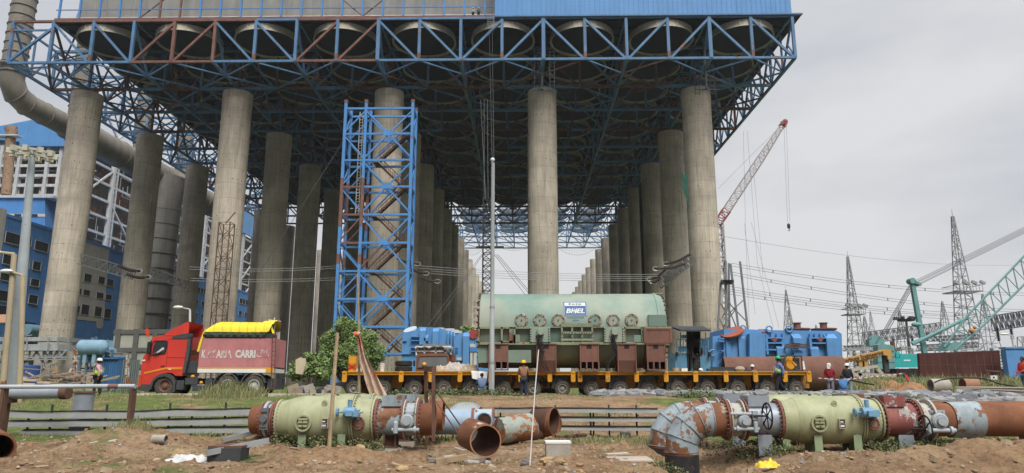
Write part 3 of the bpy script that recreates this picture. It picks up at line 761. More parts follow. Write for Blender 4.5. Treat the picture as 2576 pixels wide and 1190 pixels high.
for li in range(len(levels)-1):
    zu, zl = levels[li], levels[li+1]
    for yy in (YT, YT2):
        if li % 2 == 0: mb.bar((xt[0], yy, zl+.3), (xt[1], yy, zu-.3), .18, .18, 1 if li == 4 else 0)
        else: mb.bar((xt[0], yy, zu-.3), (xt[1], yy, zl+.3), .18, .18)
        xm = (xt[1]+xt[2])/2
        if li % 2 == 0:
            mb.bar((xt[1], yy, zu-.3), (xm, yy, zl), .2, .2); mb.bar((xt[2], yy, zu-.3), (xm, yy, zl), .2, .2)
            mb.box((xm, yy-.15, zl+.1), (1.4, .04, .8))
        else:
            mb.bar((xm, yy, zu), (xt[1], yy, zl+.3), .2, .2, 1 if li == 5 else 0); mb.bar((xm, yy, zu), (xt[2], yy, zl+.3), .2, .2)
    for x in (xt[0], xt[2]): mb.bar((x, YT if li % 2 else YT2, zu-.2), (x, YT2 if li % 2 else YT, zl+.2), .16, .16)
mb.build('brace', [blue_b, rust_pink], st, smooth=False)
for li in range(1, len(levels)-1):
    zu, zl = levels[li], levels[li+1]
    xa, xc = xt[1]+1.9, xt[2]-1.0
    if li % 2 == 1: p, q = Vector((xa, YT+1, zl+.2)), Vector((xc, YT+1, zu-.2))
    else: p, q = Vector((xc, YT+2.2, zl+.2)), Vector((xa, YT+2.2, zu-.2))
    mb = MB()
    for dy in (-.5, .5):
        o_ = Vector((0, dy, 0)); mb.bar(p+o_, q+o_, .06, .22)
        h = Vector((0, 0, 1.05)); mb.bar(p+o_+h, q+o_+h, .06, .06); mb.bar(p+o_+h*.5, q+o_+h*.5, .04, .04)
        for t in range(7):
            a = p.lerp(q, t/6)+o_; mb.bar(a, a+h, .05, .05)
    for t in range(16):
        a = p.lerp(q, (t+.5)/16); mb.box((a.x, a.y, a.z+.05), (.28, .95, .04))
    mb.bx(min(q.x, q.x+(.8 if li % 2 else -.8)), max(q.x, q.x+(.8 if li % 2 else -.8)), YT+.4, YT+2.8, zu-.18, zu-.1)
    mb.build('stair_flight', rust_m, st, smooth=False)
mb = MB(); a, b = P(912, 285, YT+2), P(893, 540, YT+2)
for off in (-.22, .22): mb.bar((a.x+off, YT+1.5, b.z), (a.x+off, YT+1.5, a.z), .09, .09)
z = b.z
while z < a.z: mb.bar((a.x-.22, YT+1.5, z), (a.x+.22, YT+1.5, z), .06, .06); z += .42
mb.build('ladder', M('cream_steel', (.55,.52,.42), .7), st, smooth=False)
# rusty lattice mast leaning on the second column
def lattice(mb, p, q, w0, w1, n, cw=.1, bw=.06, m=0, sides=4, k=1.0):
    p = Vector(p); q = Vector(q); d = (q-p).normalized(); r = Vector((0,1,0)) if abs(d.y) < .9 else Vector((1,0,0))
    a = d.cross(r).normalized(); c = a.cross(d).normalized()
    def cor(t):
        w = (w0+(w1-w0)*t)/2; o = p.lerp(q, t); return [o+a*w+c*w*k, o-a*w+c*w*k, o-a*w-c*w*k, o+a*w-c*w*k]
    prev = cor(0)
    for i in range(n):
        nx = cor((i+1)/n)
        for j in range(4):
            mb.bar(prev[j], nx[j], cw, cw, m); j2 = (j+1) % 4
            if (i+j) % 2: mb.bar(prev[j], nx[j2], bw, bw, m)
            else: mb.bar(prev[j2], nx[j], bw, bw, m)
            mb.bar(nx[j], nx[j2], bw, bw, m)
        prev = nx
    return mb
a, b = P(571, 562, 100), P(556, 860, 100)
mb = MB(); lattice(mb, (a.x, 100, .85), (a.x, 100, a.z), 1.65, 1.65, 14, .12, .065)
mb.bar((a.x-.2, 100, a.z), (a.x+1.1, 100, a.z+1.7), .12, .12)
tag(mb.build('lattice_mast', rust_m, smooth=False), 'rusty lattice mast standing against the second front column', 'mast')
# ---------------- generator stator on its trailers ----------------
YR = 38.4; ZR = .885
z7 = conv(.3883, 1800, 1140)
def T(x, y, Y=YR): return P(*z7(x, y), Y)
green = M('stator_green_paint', (.195,.295,.245), .55, var=.14, sc_=.5, streak=.12, ssc=2, extra=lambda n, l, tc, c, nz, mixc, ramp: mixc(ramp(nz(.33, 3, .55, None, 40), .42, .66, (0,0,0), (.75,.75,.75)), c, (.37,.37,.29)))
green2 = M('olive_green_frame', (.24,.26,.17), .7, var=.2, sc_=1.2, rust=.3, rsc=1.2)
brown = M('red_oxide_steel', (.20,.095,.07), .75, var=.2, sc_=1.2, streak=.2)
YC = 40.3
zt = P(1440, 737, YC-.6).z; rS = 2.08; zc_ = zt-rS
xl, xr = T(300, 80).x, T(2215, 80).x
sta = thing('generator_stator', 'huge pale green generator stator casing with six round ports and brown support brackets', 'generator', ((xl+xr)/2, YC, 2.3))
mb = MB()
mb.lathe([(.01, xl), (rS-.25, xl), (rS-.25, xl+.02), (rS-.02, xl+.04), (rS, xl+.12), (rS, xr-.45), (rS+.04, xr-.43), (rS+.04, xr-.3), (rS, xr-.28), (rS-.1, xr), (.01, xr+.05)], (0, YC, zc_), 'X', 72)
mb.build('casing', green, sta)
mb = MB()     # bolts round both end rings
for x in (xl-.05, xr+.04):
    for j in range(36):
        a = j*math.pi/18; mb.tube((x-.06, YC+math.cos(a)*(rS-.08), zc_+math.sin(a)*(rS-.08)), (x+.06, YC+math.cos(a)*(rS-.08), zc_+math.sin(a)*(rS-.08)), .05, n=6)
mb.tube((xl-.12, YC, zc_), (xl, YC, zc_), 1.2, n=30); mb.build('end_bolt', rust_m, sta)
yf = YC-rS-.03
def tc7(x, y): p = T(x, y, yf); return p.x, p.z
# six round ports
for px in (737, 926, 1115, 1494, 1682, 1871):
    x, z = tc7(px, 362)
    yy = YC-math.sqrt(max(.1, rS**2-(z-zc_)**2))
    mb = MB(); mb.lathe([(.01, -.1), (.235, -.1), (.235, -.02), (.33, -.02), (.34, .0), (.34, .25)], (x, yy, z), 'Y', 28, 0)
    mb.cyl([(.035, -.16), (.035, -.08)], (x, yy, z), 'Y', 8, 1)
    o = mb.build('port_cover', [green, dark_st], sta)
    mb = MB(); mb.lathe([(.235, -.07), (.24, -.11), (.33, -.11), (.36, -.06), (.365, .25)], (x, yy, z), 'Y', 30)
    for j in range(26):
        a = j*math.tau/26+R.uniform(-.1, .1); mb.box((x+math.cos(a)*.29, yy-.12, z+math.sin(a)*.29), (.11,.02,.06), ry=R.uniform(0, 3))
    mb.build('flange_packing', M('peeling_brown', (.42,.37,.31), .9, var=.4, sc_=7, rust=.5, rsc=7, rcol=(.2,.11,.06)), o)
# square plate
(x0, z1), (x1, z0) = tc7(2040, 308), tc7(2250, 424)
mb = MB(); yy = YC-math.sqrt(rS**2-((z0+z1)/2-zc_)**2); mb.prism([(x0, z0), (x1-.1, z0), (x1-.1, z1), (x0, z1)], yy-.16, yy+.3); mb.build('cover_plate', M('plate_green', (.16,.23,.19), .7), sta, smooth=False)
# side frame ledge
def fr_(mb, x0, y0, x1, y1, th=.05, yo=0, m=0):
    (a, c), (b, d) = tc7(x0, y0), tc7(x1, y1); mb.bx(a, b, yf-.25-yo, yf-.25-yo+th, d, c, m)
mb = MB()
a, zt_ = tc7(288, 438); b, zb_ = tc7(2275, 610)
mb.bx(a, b, yf-.27, YC, zb_-.03, zb_+.04); mb.bx(a, b, yf-.2, yf+.7, zt_-.03, zt_+.03)
fr_(mb, 288, 592, 2275, 612); fr_(mb, 288, 438, 820, 454); fr_(mb, 1780, 438, 2275, 454)
for x in (288, 525, 612, 632, 655, 1785, 1960, 1980): fr_(mb, x, 438, x+20, 612, .3)
fr_(mb, 525, 575, 650, 600, .05); 
for x in (1140, 1245, 1345, 1450): fr_(mb, x, 400, x+22, 612 if x != 1245 else 612, .12, .02)
for y in (400, 484, 555, 598): fr_(mb, 1140, y, 1472, y+22, .1, .03)
fr_(mb, 1150, 400, 1465, 436, .06, .04)
mb.build('side_frame', green2, sta, smooth=False)
mb = MB()
for x in (1152, 1255, 1355, 1460):
    for y in (490, 510, 545, 580): xx, zz = tc7(x, y); mb.box((xx, yf-.29, zz), (.045,.04,.045))
for x in (1175, 1200, 1225, 1285, 1330, 1380, 1405, 1430): xx, zz = tc7(x, 497); mb.box((xx, yf-.29, zz), (.03,.04,.03))
for y in (475, 497, 519, 541, 563, 585):
    for x in (642, 1970): xx, zz = tc7(x, y); mb.box((xx, yf-.27, zz), (.035,.04,.035))
mb.build('bolt_hole', dark_in, sta, smooth=False)
mb = MB(); fr_(mb, 655, 515, 722, 595, .06); fr_(mb, 1888, 518, 1960, 598, .06); fr_(mb, 600, 672, 835, 800, .08); (xa, za), (xb_, zb2) = tc7(290, 620), tc7(400, 800); mb.bx(xa, xb_, yf-.1, yf+1.2, zb2, za)
mb.build('small_plate', M('plate_green2', (.19,.25,.2), .7), sta, smooth=False)
for px in (823, 1580):    # lifting trunnions
    mb = MB(); fr_(mb, px, 438, px+208, 592, .35, .05)
    for dx in (8, 195):
        for q in range(6): xx, zz = tc7(px+dx, 452+q*26); mb.sphere((xx, yf-.33, zz), .05, 0, n=8, k=5)
    xx, zz = tc7(px+108, 490); mb.cyl([(.15, -.25), (.165, -.23), (.165, 0)], (xx, yf-.3, zz), 'Y', 24, 0); mb.box((xx, yf-.42, zz+.02), (.36,.2,.3))
    mb.build('lifting_trunnion', green, sta)
    mb = MB()
    tx = px+108
    base = [(tx-40, 520), (tx-25, 620), (tx-5, 700), (tx+10 if px < 1000 else tx-70, 800), (tx+55 if px < 1000 else tx-85, 890)]
    for q in range(5):
        mb.path([T(x+R.uniform(-18, 18)+q*8, y, yf-.4-.02*q) for x, y in base], .018, 5)
        mb.path([T(x+R.uniform(-12, 12)+45-q*4, y, yf-.4-.02*q) for x, y in base[:3]], .018, 5)
    mb.build('sling', black, sta)
# brown brackets
for i, (x0, x1, win) in enumerate(((398, 600, 1), (888, 1096, 0), (1330, 1532, 1), (1714, 1918, 0), (2012, 2216, 1))):
    (a, z1), (b, z0) = tc7(x0, 616), tc7(x1, 880 if win else 900)
    mb = MB(); yy = yf-.28
    if win:
        zw = tc7(0, 790)[1]; mb.prism([(a, zw), (b, zw), (b, z1), (a, z1)], yy, yy+.05)
        mb.bx(a, b, yy-.08, yy+.6, z0, z0+.06); mb.bx(a, b, yy-.08, yy+.6, zw-.02, zw+.03)
        for q in range(4): xx = a+.02+(b-a-.06)*q/3; mb.bx(xx-.02, xx+.05, yy-.08, yy+.6, z0+.06, zw-.02)
    else:
        zw = tc7(0, 780)[1]
        mb.prism([(a, zw), (b, zw), (b, z1), (a, z1)], yy, yy+.05)
        mb.add([(a, yy, zw), (b, yy, zw), (b, yy+.25, z0), (a, yy+.25, z0)], [(0,1,2,3)])
        mb.bx(a, b, yy+.26, yy+.6, z0, zw)
    for xx in (a, b-.06): mb.bx(xx, xx+.06, yy-.03, yy+1.2, z0+(.06 if win else 0), z1)
    mb.bx(a-.03, b+.03, yy-.06, yy+.3, z1, z1+.05)
    o = mb.build('support_bracket', brown, sta, smooth=False)
    cx = (a+b)/2; mb = MB(); mb.bx(cx-.13, cx+.13, yy-.02, yy-.003, z1-.2, z1-.01)
    if win:
        for q in range(3): xx = a+.09+(b-a-.06)*q/3; mb.bx(xx, xx+(b-a)/3-.15, yy+.3, yy+.32, z0+.1, zw-.06)
    mb.build('opening', dark_in, o, smooth=False)
(a, z1), (b, z0) = tc7(1990, 450), tc7(2275, 600)
mb = MB(); mb.bx(a, b, yf-.3, yf+.5, z0, z1); mb.bx(a-.03, b+.03, yf-.33, yf-.301, z1-.08, z1); mb.bx(a-.03, a+.1, yf-.34, yf-.302, z0, z1-.08); mb.bx(b-.1, b+.02, yf-.34, yf-.302, z0, z1-.08)
mb.build('terminal_box', brown, sta, smooth=False)
mb = MB()
for u in (1218, 1452, 1655): x = P(u, 737, YC).x; mb.cyl([(.32, zt-.04), (.32, zt+.05)], (x, YC, 0), 'Z', 20)
mb.build('top_hatch', green2, sta)
mb = MB()
for q in range(7): z = zc_+1.4-q*.35; mb.bar((xl-.15, YC-1.5, z), (xl, YC-1.5, z), .05, .12); mb.path([(xl-.05, YC-1.9+.1*q, z), (xl-.3, YC-1.9+.1*q, z+.05), (xl-.25, YC-1.9+.1*q, z-.12)], .02, 5)
mb.build('end_bracket', dark_st, sta, smooth=False)
# ---------------- text helper and stator sign ----------------
def text_mesh(name, s, h, mat, parent, loc, shear=0, bold=0, ext=.004, width=None, rot=None, skew=0):
    cu = bpy.data.curves.new(name, 'FONT'); cu.body = s; cu.size = 1; cu.extrude = 0; cu.offset = bold; cu.shear = shear; cu.align_x = 'CENTER'; cu.align_y = 'CENTER'; cu.resolution_u = 3
    to = bpy.data.objects.new(name, cu); COL.objects.link(to); bpy.context.view_layer.update()
    dg = bpy.context.evaluated_depsgraph_get(); me = bpy.data.meshes.new_from_object(to.evaluated_get(dg)); bpy.data.objects.remove(to)
    me.name = name
    xs = [v.co.x for v in me.vertices]; ys = [v.co.y for v in me.vertices]
    if not xs: return None
    hh = max(ys)-min(ys); sx = h/hh; wx = (width/(max(xs)-min(xs))) if width else sx
    cx, cy = (max(xs)+min(xs))/2, (max(ys)+min(ys))/2
    for v in me.vertices: v.co.x = (v.co.x-cx)*wx; v.co.y = (v.co.y-cy)*sx
    me.materials.clear(); me.materials.append(mat)
    o = bpy.data.objects.new(name, me); COL.objects.link(o)
    o.rotation_euler = rot or (math.pi/2, 0, 0)
    if parent is not None:
        off = Vector((0,0,0)); q = parent
        while q is not None: off += q.location; q = q.parent
        o.parent = parent; o.location = Vector(loc)-off
    else: o.location = loc
    return o
sb = M('sign_blue', (.05,.11,.28), .6, var=.15, rust=.08, rsc=4, rcol=(.4,.38,.3)); sw = M('sign_white', (.62,.63,.60), .6, var=.15, rust=.12, rsc=5, rcol=(.3,.33,.33))
(x0, z1), (x1, z0) = tc7(1174, 162), tc7(1414, 317)
def scurve(z): return YC-math.sqrt(max(.05, rS**2-(z-zc_)**2))
zm = z1-(z1-z0)*.29
def curved(x0, x1, za, zb_, off, mb):
    n = 6; vs = []; fs = []
    for i in range(n+1):
        z = za+(zb_-za)*i/n; vs += [(x0, scurve(z)-off, z), (x1, scurve(z)-off, z)]
    for i in range(n): fs.append((2*i, 2*i+1, 2*i+3, 2*i+2))
    return mb.add(vs, fs)
mb = MB(); curved(x0, x1, z0, z1, .015, mb); sgn = mb.build('emblem', sb, sta, smooth=False)
mb = MB(); curved(x0+.05, x1-.05, zm, z1-.04, .022, mb); mb.build('emblem_band', sw, sgn, smooth=False)
mb = MB()
for (a_, b_) in (((x0+.04, z0+.04), (x1-.04, z0+.055)),): curved(a_[0], b_[0], a_[1], b_[1], .022, mb)
curved(x0+.025, x0+.04, z0+.04, zm, .022, mb); curved(x1-.04, x1-.025, z0+.04, zm, .022, mb)
mb.build('emblem_border', sw, sgn, smooth=False)
def wrap(o, off=.03):
    if o is None: return
    base = sta.location+sgn.location
    for v in o.data.vertices:
        w = o.location+base
        z = w.z+v.co.y
        v.co.z = -( (scurve(z)-off) - w.y)
cxm = (x0+x1)/2
wrap(text_mesh('lettering', 'BHEL', .27, sw, sgn, (cxm, yf-.05, (z0+zm)/2), shear=.25, bold=.03, width=1.02))
wrap(text_mesh('lettering', 'बी एच ई एल', (z1-zm)*.62, M('letter_black', (.03,.03,.05), .7), sgn, (cxm, yf-.05, (zm+z1)/2-.02), width=.72, bold=.012), .034)
wrap(text_mesh('lettering', 'HARIDWAR', .085, M('letter_blue', (.05,.13,.25), .7), sgn, (cxm, yf-.05, tc7(0, 336)[1]), width=.92, bold=.01), .02)
wrap(text_mesh('lettering', 'INDIA', .085, M('letter_blue2', (.05,.13,.25), .7), sgn, (cxm, yf-.05, tc7(0, 363)[1]), width=.34, bold=.01), .02)
for dx in (-.06, .06):       # two lightning flashes through the middle
    mb = MB(); zc2 = (z0+zm)/2
    poly = [(dx+.06, .2), (dx-.05, .0), (dx+.0, .0), (dx-.08, -.21), (dx+.06, .03), (dx+.01, .03)]
    mb.add([(cxm+x, scurve(zc2+z)-.04, zc2+z) for x, z in poly], [list(range(6))]); mb.build('lightning_flash', sw, sgn, smooth=False)
# ---------------- modular trailers ----------------
yel = M('trailer_yellow', (.62,.29,.025), .55, var=.15, sc_=1.5, rust=.22, rsc=2.2, rcol=(.12,.06,.03))
yel_d = M('grimy_yellow', (.34,.15,.025), .7, var=.35, sc_=1.6, rust=.5, rsc=1.2, rcol=(.03,.02,.015))
def wheel_mesh(rr, w, hubm=1):
    mb = MB()
    mb.lathe([(rr*.56, -w/2+.02), (rr*.80, -w/2), (rr*.95, -w/2+.03), (rr, -w/2+.07), (rr, w/2-.07), (rr*.95, w/2-.02), (rr*.56, w/2)], (0,0,0), 'Y', 30, 0)
    for j in range(30):
        a = j*math.tau/30; mb.box((math.cos(a)*rr*.992, -w*.3, math.sin(a)*rr*.992), (.035,.1,.05), ry=-a+math.pi/2)
    return mb
def rim_mesh(rr, w, m):
    mb = MB()
    mb.lathe([(rr*.57, -w/2+.03), (rr*.57, -w/2), (rr*.52, -w/2), (rr*.5, -w/2+.06), (rr*.42, -w/2+.12), (rr*.2, -w/2+.1), (rr*.19, -w/2+.0), (.01, -w/2-.01)], (0,0,0), 'Y', 24, 0)
    for j in range(8):
        a = j*math.tau/8; mb.cyl([(rr*.045, -w/2+.06), (rr*.045, -w/2+.12)], (math.cos(a)*rr*.33, 0, math.sin(a)*rr*.33), 'Y', 6, 0)
    return mb
rim_g = M('dull_rim', (.30,.28,.25), .6, var=.3, sc_=5, rust=.3, rsc=5)
rim_w = M('white_rim', (.55,.54,.5), .6, var=.2, sc_=5, rust=.2, rsc=6)
rim_r = M('brown_rim', (.2,.11,.08), .7, var=.3, sc_=5)
def trailer(u0, u1, axles, label):
    a, b = P(u0, 940, YR).x, P(u1, 940, YR).x; zt = P(1400, 934, YR).z; th = .2
    t = thing('modular_trailer', label, 'trailer', ((a+b)/2, YR+1.8, ZR), 0, 'modular heavy trailers under the stator')
    mb = MB(); mb.bx(a, b, YR, YR+3.4, zt-th, zt-.03); mb.bx(a-.02, b+.02, YR-.04, YR-.005, zt-th*.95, zt-.01); mb.bx(a-.02, b+.02, YR-.12, YR-.045, zt-.05, zt-.008)
    mb.build('deck', yel, t, smooth=False)
    mb = MB(); mb.bx(a+.2, b-.2, YR+1.2, YR+1.9, ZR+.22, zt-th-.01)
    for x in axles: mb.bx(x+.25, x+.9, YR+.75, YR+1.19, ZR+.42, zt-th-.01)
    mb.build('spine_beam', yel_d, t, smooth=False)
    mb = MB(); mb.bx(a+.3, b-.3, YR+2.3, YR+2.6, ZR+.12, zt-th-.01); mb.build('inner_frame', dark_st, t, smooth=False)
    for x in axles:
        pts = [(x-.35, zt-th), (x+.35, zt-th), (x+.3, zt-th-.35), (x-.15, zt-th-.5), (x-.35, zt-th-.75), (x-.6, zt-th-.7), (x-.55, zt-th-.45)]
        mb = MB(); mb.prism(pts, YR+.35, YR+.7); mb.tube((x-.1, YR+.2, zt-th-.25), (x-.1, YR+1, zt-th-.25), .12, n=12); mb.tube((x-.4, YR+.5, zt-th-.3), (x+.1, YR+.5, zt-th-.62), .06, n=8)
        mb.build('suspension_arm', dark_st, t, smooth=False)
    tabs = [a+.02]+[x-.8 for x in axles[1:]]+[b-.22]
    for i, x in enumerate(tabs):
        mb = MB(); mb.prism([(x, zt-.02), (x+.24, zt-.02), (x+.24, zt-.5), (x+.2, zt-.56), (x+.03, zt-.56), (x, zt-.5)], YR-.16, YR-.06); mb.bx(x+.05, x+.19, YR-.2, YR-.161, zt-.1, zt+.02)
        mb.build('lashing_bracket', yel, t, smooth=False)
    wp = None
    for i, x in enumerate(axles):
        for y in (YR+.28, YR+3.0):
            w = wheel_mesh(.41, .28).build('wheel', tyre_m, t, local=True) if wp is None else None
            if w is None:
                w = wp.copy(); COL.objects.link(w); w.parent = t
                r_ = rp.copy(); COL.objects.link(r_); r_.parent = w
                if i % 5 == 9 : r_.data = rp2_
            else:
                wp = w; rp = rim_mesh(.41, .28, 0).build('rim', rim_g, w, local=True); q_ = rim_mesh(.41, .28, 0).build('rim', rim_w, None, local=True); rp2_ = q_.data; bpy.data.objects.remove(q_)
            w.location = Vector((x, y, ZR+.40))-t.location; w.rotation_euler = (0, R.uniform(0, 3), 0)
    return t, zt
xs7 = [P(u, 975, YR+.2).x for u in (890, 965, 1043, 1117, 1190, 1266, 1342, 1415)]
xs8 = [P(u, 975, YR+.2).x for u in (1487, 1560, 1632, 1706, 1780, 1856, 1930, 2004)]
ta, ZD = trailer(862, 1446, xs7, 'yellow eight-axle trailer module under the left half of the stator, loaded with tyres and cloth')
tb_, _ = trailer(1452, 2037, xs8, 'yellow eight-axle trailer module under the right half of the stator, nearly empty towards the right')
mb = MB()
for q in range(8): xx = P(1440+q*3.4, 960, YR).x; mb.path([(xx, YR+.3, ZD-.1), (xx+.02, YR+.28, ZD-.4), (xx-.03, YR+.3, ZD-.75)], .022, 5)
mb.build('hydraulic_hose', black, ta)
mb = MB()
mb.bar((xs7[0]-.75, YR+1.6, ZR+.75), (P(775, 984, 38).x, 38.2, ZR+.12), .2, .24); mb.bar((xs7[0]-.7, YR+.6, ZR+.6), (P(790, 960, 38).x, 38.6, ZR+.3), .1, .1); mb.build('drawbar', dark_st, ta, smooth=False)
# writing on the deck edge
lb = M('lettering_dark', (.05,.03,.02), .8)
# ---------------- loads on deck ----------------
z135 = conv(.3025, 1350, 1240)
def D(x, y, Y): return P(*z135(x, y), Y)
mb = MB(); a, b = D(140, 790, YR+.3), D(245, 610, YR+.3); o = thing('power_pack_box', 'upright yellow box with red crosses on the left end of the trailer', 'box', ((a.x+b.x)/2, YR+.7, ZD))
mb.bx(a.x, b.x, YR+.3, YR+1.2, ZD, b.z); mb.bx(a.x+.03, b.x-.03, YR+.28, YR+.297, b.z-.4, b.z-.05); mb.build('body', yel, o, smooth=False)
mb = MB()
for s_ in (0, 1):
    p, q = D(142, 712, YR+.25), D(243, 770, YR+.25)
    if s_: p.z, q.z = q.z, p.z
    mb.bar((p.x, YR+.27, p.z), (q.x, YR+.27, q.z), .012, .05)
    mb.bar((p.x, YR+.268, p.z-.08), (q.x, YR+.268, q.z-.08), .012, .04)
mb.build('red_cross', M('signal_red', (.5,.05,.02), .6), o, smooth=False)
for (x0, y0, x1, y1, lab) in ((755, 765, 985, 815, 'lower of two worn black truck tyres lying flat on the trailer deck'), (755, 712, 985, 764, 'upper of two worn black truck tyres stacked flat on the trailer deck')):
    a, b = D(x0, y1, YR+1), D(x1, y0, YR+1); c = ((a.x+b.x)/2, YR+1.1, (a.z+b.z)/2); h = (b.z-a.z)
    zz = ZD if 'lower' in lab else ZD+.30
    mb = MB(); rr = (b.x-a.x)/2; mb.lathe([(rr*.6, .02), (rr*.9, 0), (rr, .05), (rr, .23), (rr*.9, .28), (rr*.6, .27), (rr*.6, .02)], (c[0], c[1], zz), 'Z', 28)
    tag(mb.build('tyre', black), lab, 'tyre', 'spare tyres stacked on the trailer')
for i, (x, lab) in enumerate(((565, 'white plastic bucket stack beside the tyres on the trailer'),)):
    a = D(590, 812, YR+.6); mb = MB()
    for q in range(3): mb.lathe([(.11, 0+q*.1), (.135, .2+q*.1), (.15, .2+q*.1), (.15, .23+q*.1)], (a.x, YR+.6, ZD), 'Z', 18)
    mb.cyl([(.13, .42), (.13, .44)], (a.x, YR+.6, ZD), 'Z', 18); tag(mb.build('bucket_stack', white_p), lab, 'bucket')
def crumple(name, cx, cy, z, sx, sy, h, mat, label, cat, seed=0, drape=0):
    mb = MB(); n = 22; vs = []
    for j in range(n+1):
        for i in range(n+1):
            u, v = i/n*2-1, j/n*2-1
            w = max(0, 1-(u*u)**1.2)*max(0, 1-(v*v)**1.2)
            nn = noise.noise(Vector((u*2.2+seed, v*2.2, seed)))*.6+noise.noise(Vector((u*5+seed, v*5, 3)))*.4
            zz = z+.012+h*max(0, w**.5*(.55+.9*nn))
            if drape and v < -.5: zz -= drape*(-v-.5)*2
            vs.append((cx+u*sx/2*(1+.12*nn), cy+v*sy/2*(1+.15*nn), zz))
    fs = [(j*(n+1)+i, j*(n+1)+i+1, (j+1)*(n+1)+i+1, (j+1)*(n+1)+i) for j in range(n) for i in range(n)]
    mb.add(vs, fs); return tag(mb.build(name, mat, ang=80), label, cat)
clothw = M('dirty_white_cloth', (.50,.45,.40), .95, var=.25, sc_=5); clothb = M('beige_cloth', (.42,.32,.22), .95, var=.25, sc_=5)
def dx_(x): return D(x, 800, YR+.7).x
crumple('cloth_pile', dx_(1340), YR+.7, ZD, 1.3, .9, .42, clothb, 'beige cloth heap before the truck cab on the trailer deck', 'cloth', 1)
crumple('cloth_pile', dx_(1540), YR+.8, ZD, 1.7, 1.0, .62, clothw, 'crumpled white and brown sheets piled highest on the trailer deck', 'cloth', 5)
crumple('cloth_pile', dx_(1745), YR+.7, ZD, 1.0, .9, .5, clothb, 'tan folded canvas heap beside the stator end on the trailer', 'cloth', 8)
crumple('cloth_pile', D(310, 800, YR+.6).x, YR+.7, ZD, .6, .6, .36, clothw, 'small white sack heap beside the yellow box on the trailer', 'cloth', 12)
a, b = D(1770, 805, YR-.1), D(1990, 915, YR-.1)
mb = MB(); n = 16
vs = []
for j in range(9):
    for i in range(n+1):
        u = i/n; t = j/8
        x = a.x+(b.x-a.x)*(u*(1-.12*t)+.06*t); z = ZD+.03-(a.z-b.z+.0)*t*(1-.06*math.cos(u*9)); y = YR-.2-.05*math.sin(u*14)*t-.04*t
        if j == 0: y = YR+.25
        vs.append((x, y, z))
mb.add(vs, [(j*(n+1)+i, j*(n+1)+i+1, (j+1)*(n+1)+i+1, (j+1)*(n+1)+i) for j in range(8) for i in range(n)])
tag(mb.build('white_sheet', white_p, ang=80), 'clean white sheet hanging over the trailer edge above the crouching worker', 'sheet')
# long timber/metal pieces and stones on the right deck
z5 = conv(.3193, 2650, 1240)
def E5(x, y, Y): return P(*z5(x, y), Y)
a, b = E5(555, 755, YR+.9), E5(1030, 745, YR+.9)
mb = MB(); mb.bar((a.x, YR+.8, ZD+.09), (b.x, YR+1.1, ZD+.07), .28, .12); mb.bar((a.x+.2, YR+.5, ZD+.05), (b.x+.3, YR+.7, ZD+.05), .1, .1); mb.bar((a.x+.2, YR+.9, ZD+.2), (a.x+2.2, YR+.9, ZD+.17), .12, .1)
tag(mb.build('steel_beam', dark_st, smooth=False), 'dark steel beams lying flat along the right trailer deck', 'beam')
mb = MB(); c = E5(970, 740, YR+.5); mb.sphere((c.x, YR+.5, ZD+.12), .2, sq=(1.4,1,.8), n=9, k=6); tag(mb.build('sand_bag', concrete2), 'small grey sandbag lying on the right trailer deck', 'bag')
mb = MB(); c = E5(165, 755, YR+.3); mb.lathe([(.02, .02), (.15, .03), (.19, .18), (.17, .18), (.12, .05), (.02, .04)], (c.x, YR+.3, ZD), 'Z', 18); tag(mb.build('basin', M('cream_plastic', (.55,.5,.38), .6)), 'cream basin on the trailer deck near the stator', 'basin')
mb = MB(); c = E5(272, 760, YR+.3); mb.bx(c.x-.16, c.x+.16, YR+.2, YR+.6, ZD, ZD+.16); tag(mb.build('small_box', white_p, smooth=False), 'small white carton on the trailer deck beside the cream basin', 'box')
# portable engine unit
a, b = E5(1535, 760, YR+.6), E5(1730, 575, YR+.6)
en = thing('engine_unit', 'yellow diesel engine in a dark frame standing on the right end of the trailer', 'engine', ((a.x+b.x)/2, YR+.9, ZD))
mb = MB()
for x in (a.x, b.x):
    for y in (YR+.5, YR+1.5): mb.bar((x, y, ZD), (x, y, b.z), .06, .06)
for z in (ZD+.04, b.z):
    for y in (YR+.5, YR+1.5): mb.bar((a.x, y, z), (b.x, y, z), .06, .06)
    for x in (a.x, b.x): mb.bar((x, YR+.5, z), (x, YR+1.5, z), .06, .06)
mb.bx(b.x-.35, b.x-.05, YR+.7, YR+1.4, ZD+.1, b.z-.1); mb.bx(a.x+.05, b.x-.4, YR+1.2, YR+1.45, ZD+.1, b.z-.1); mb.build('frame', dark_st, en, smooth=False)
mb = MB(); cx = (a.x+b.x)/2-.08; mb.cyl([(.24, -.15), (.26, 0), (.24, .25)], (cx, YR+.85, ZD+.36), 'Y', 16); mb.bx(cx-.2, cx+.24, YR+.8, YR+1.1, ZD+.1, ZD+.55); mb.bx(cx-.08, cx+.14, YR+.75, YR+1.1, ZD+.55, ZD+.86)
mb.tube((cx-.26, YR+.75, ZD+.5), (cx-.05, YR+.75, ZD+.85), .05, n=8); mb.tube((cx+.1, YR+.72, ZD+.5), (cx+.28, YR+.72, ZD+.3), .07, n=8); mb.build('engine', yel, en)
mb = MB(); mb.bar((b.x+.1, YR+.5, ZD+.1), (b.x+.05, YR+.5, ZD+.55), .12, .03); mb.build('white_plate', white_p, en)
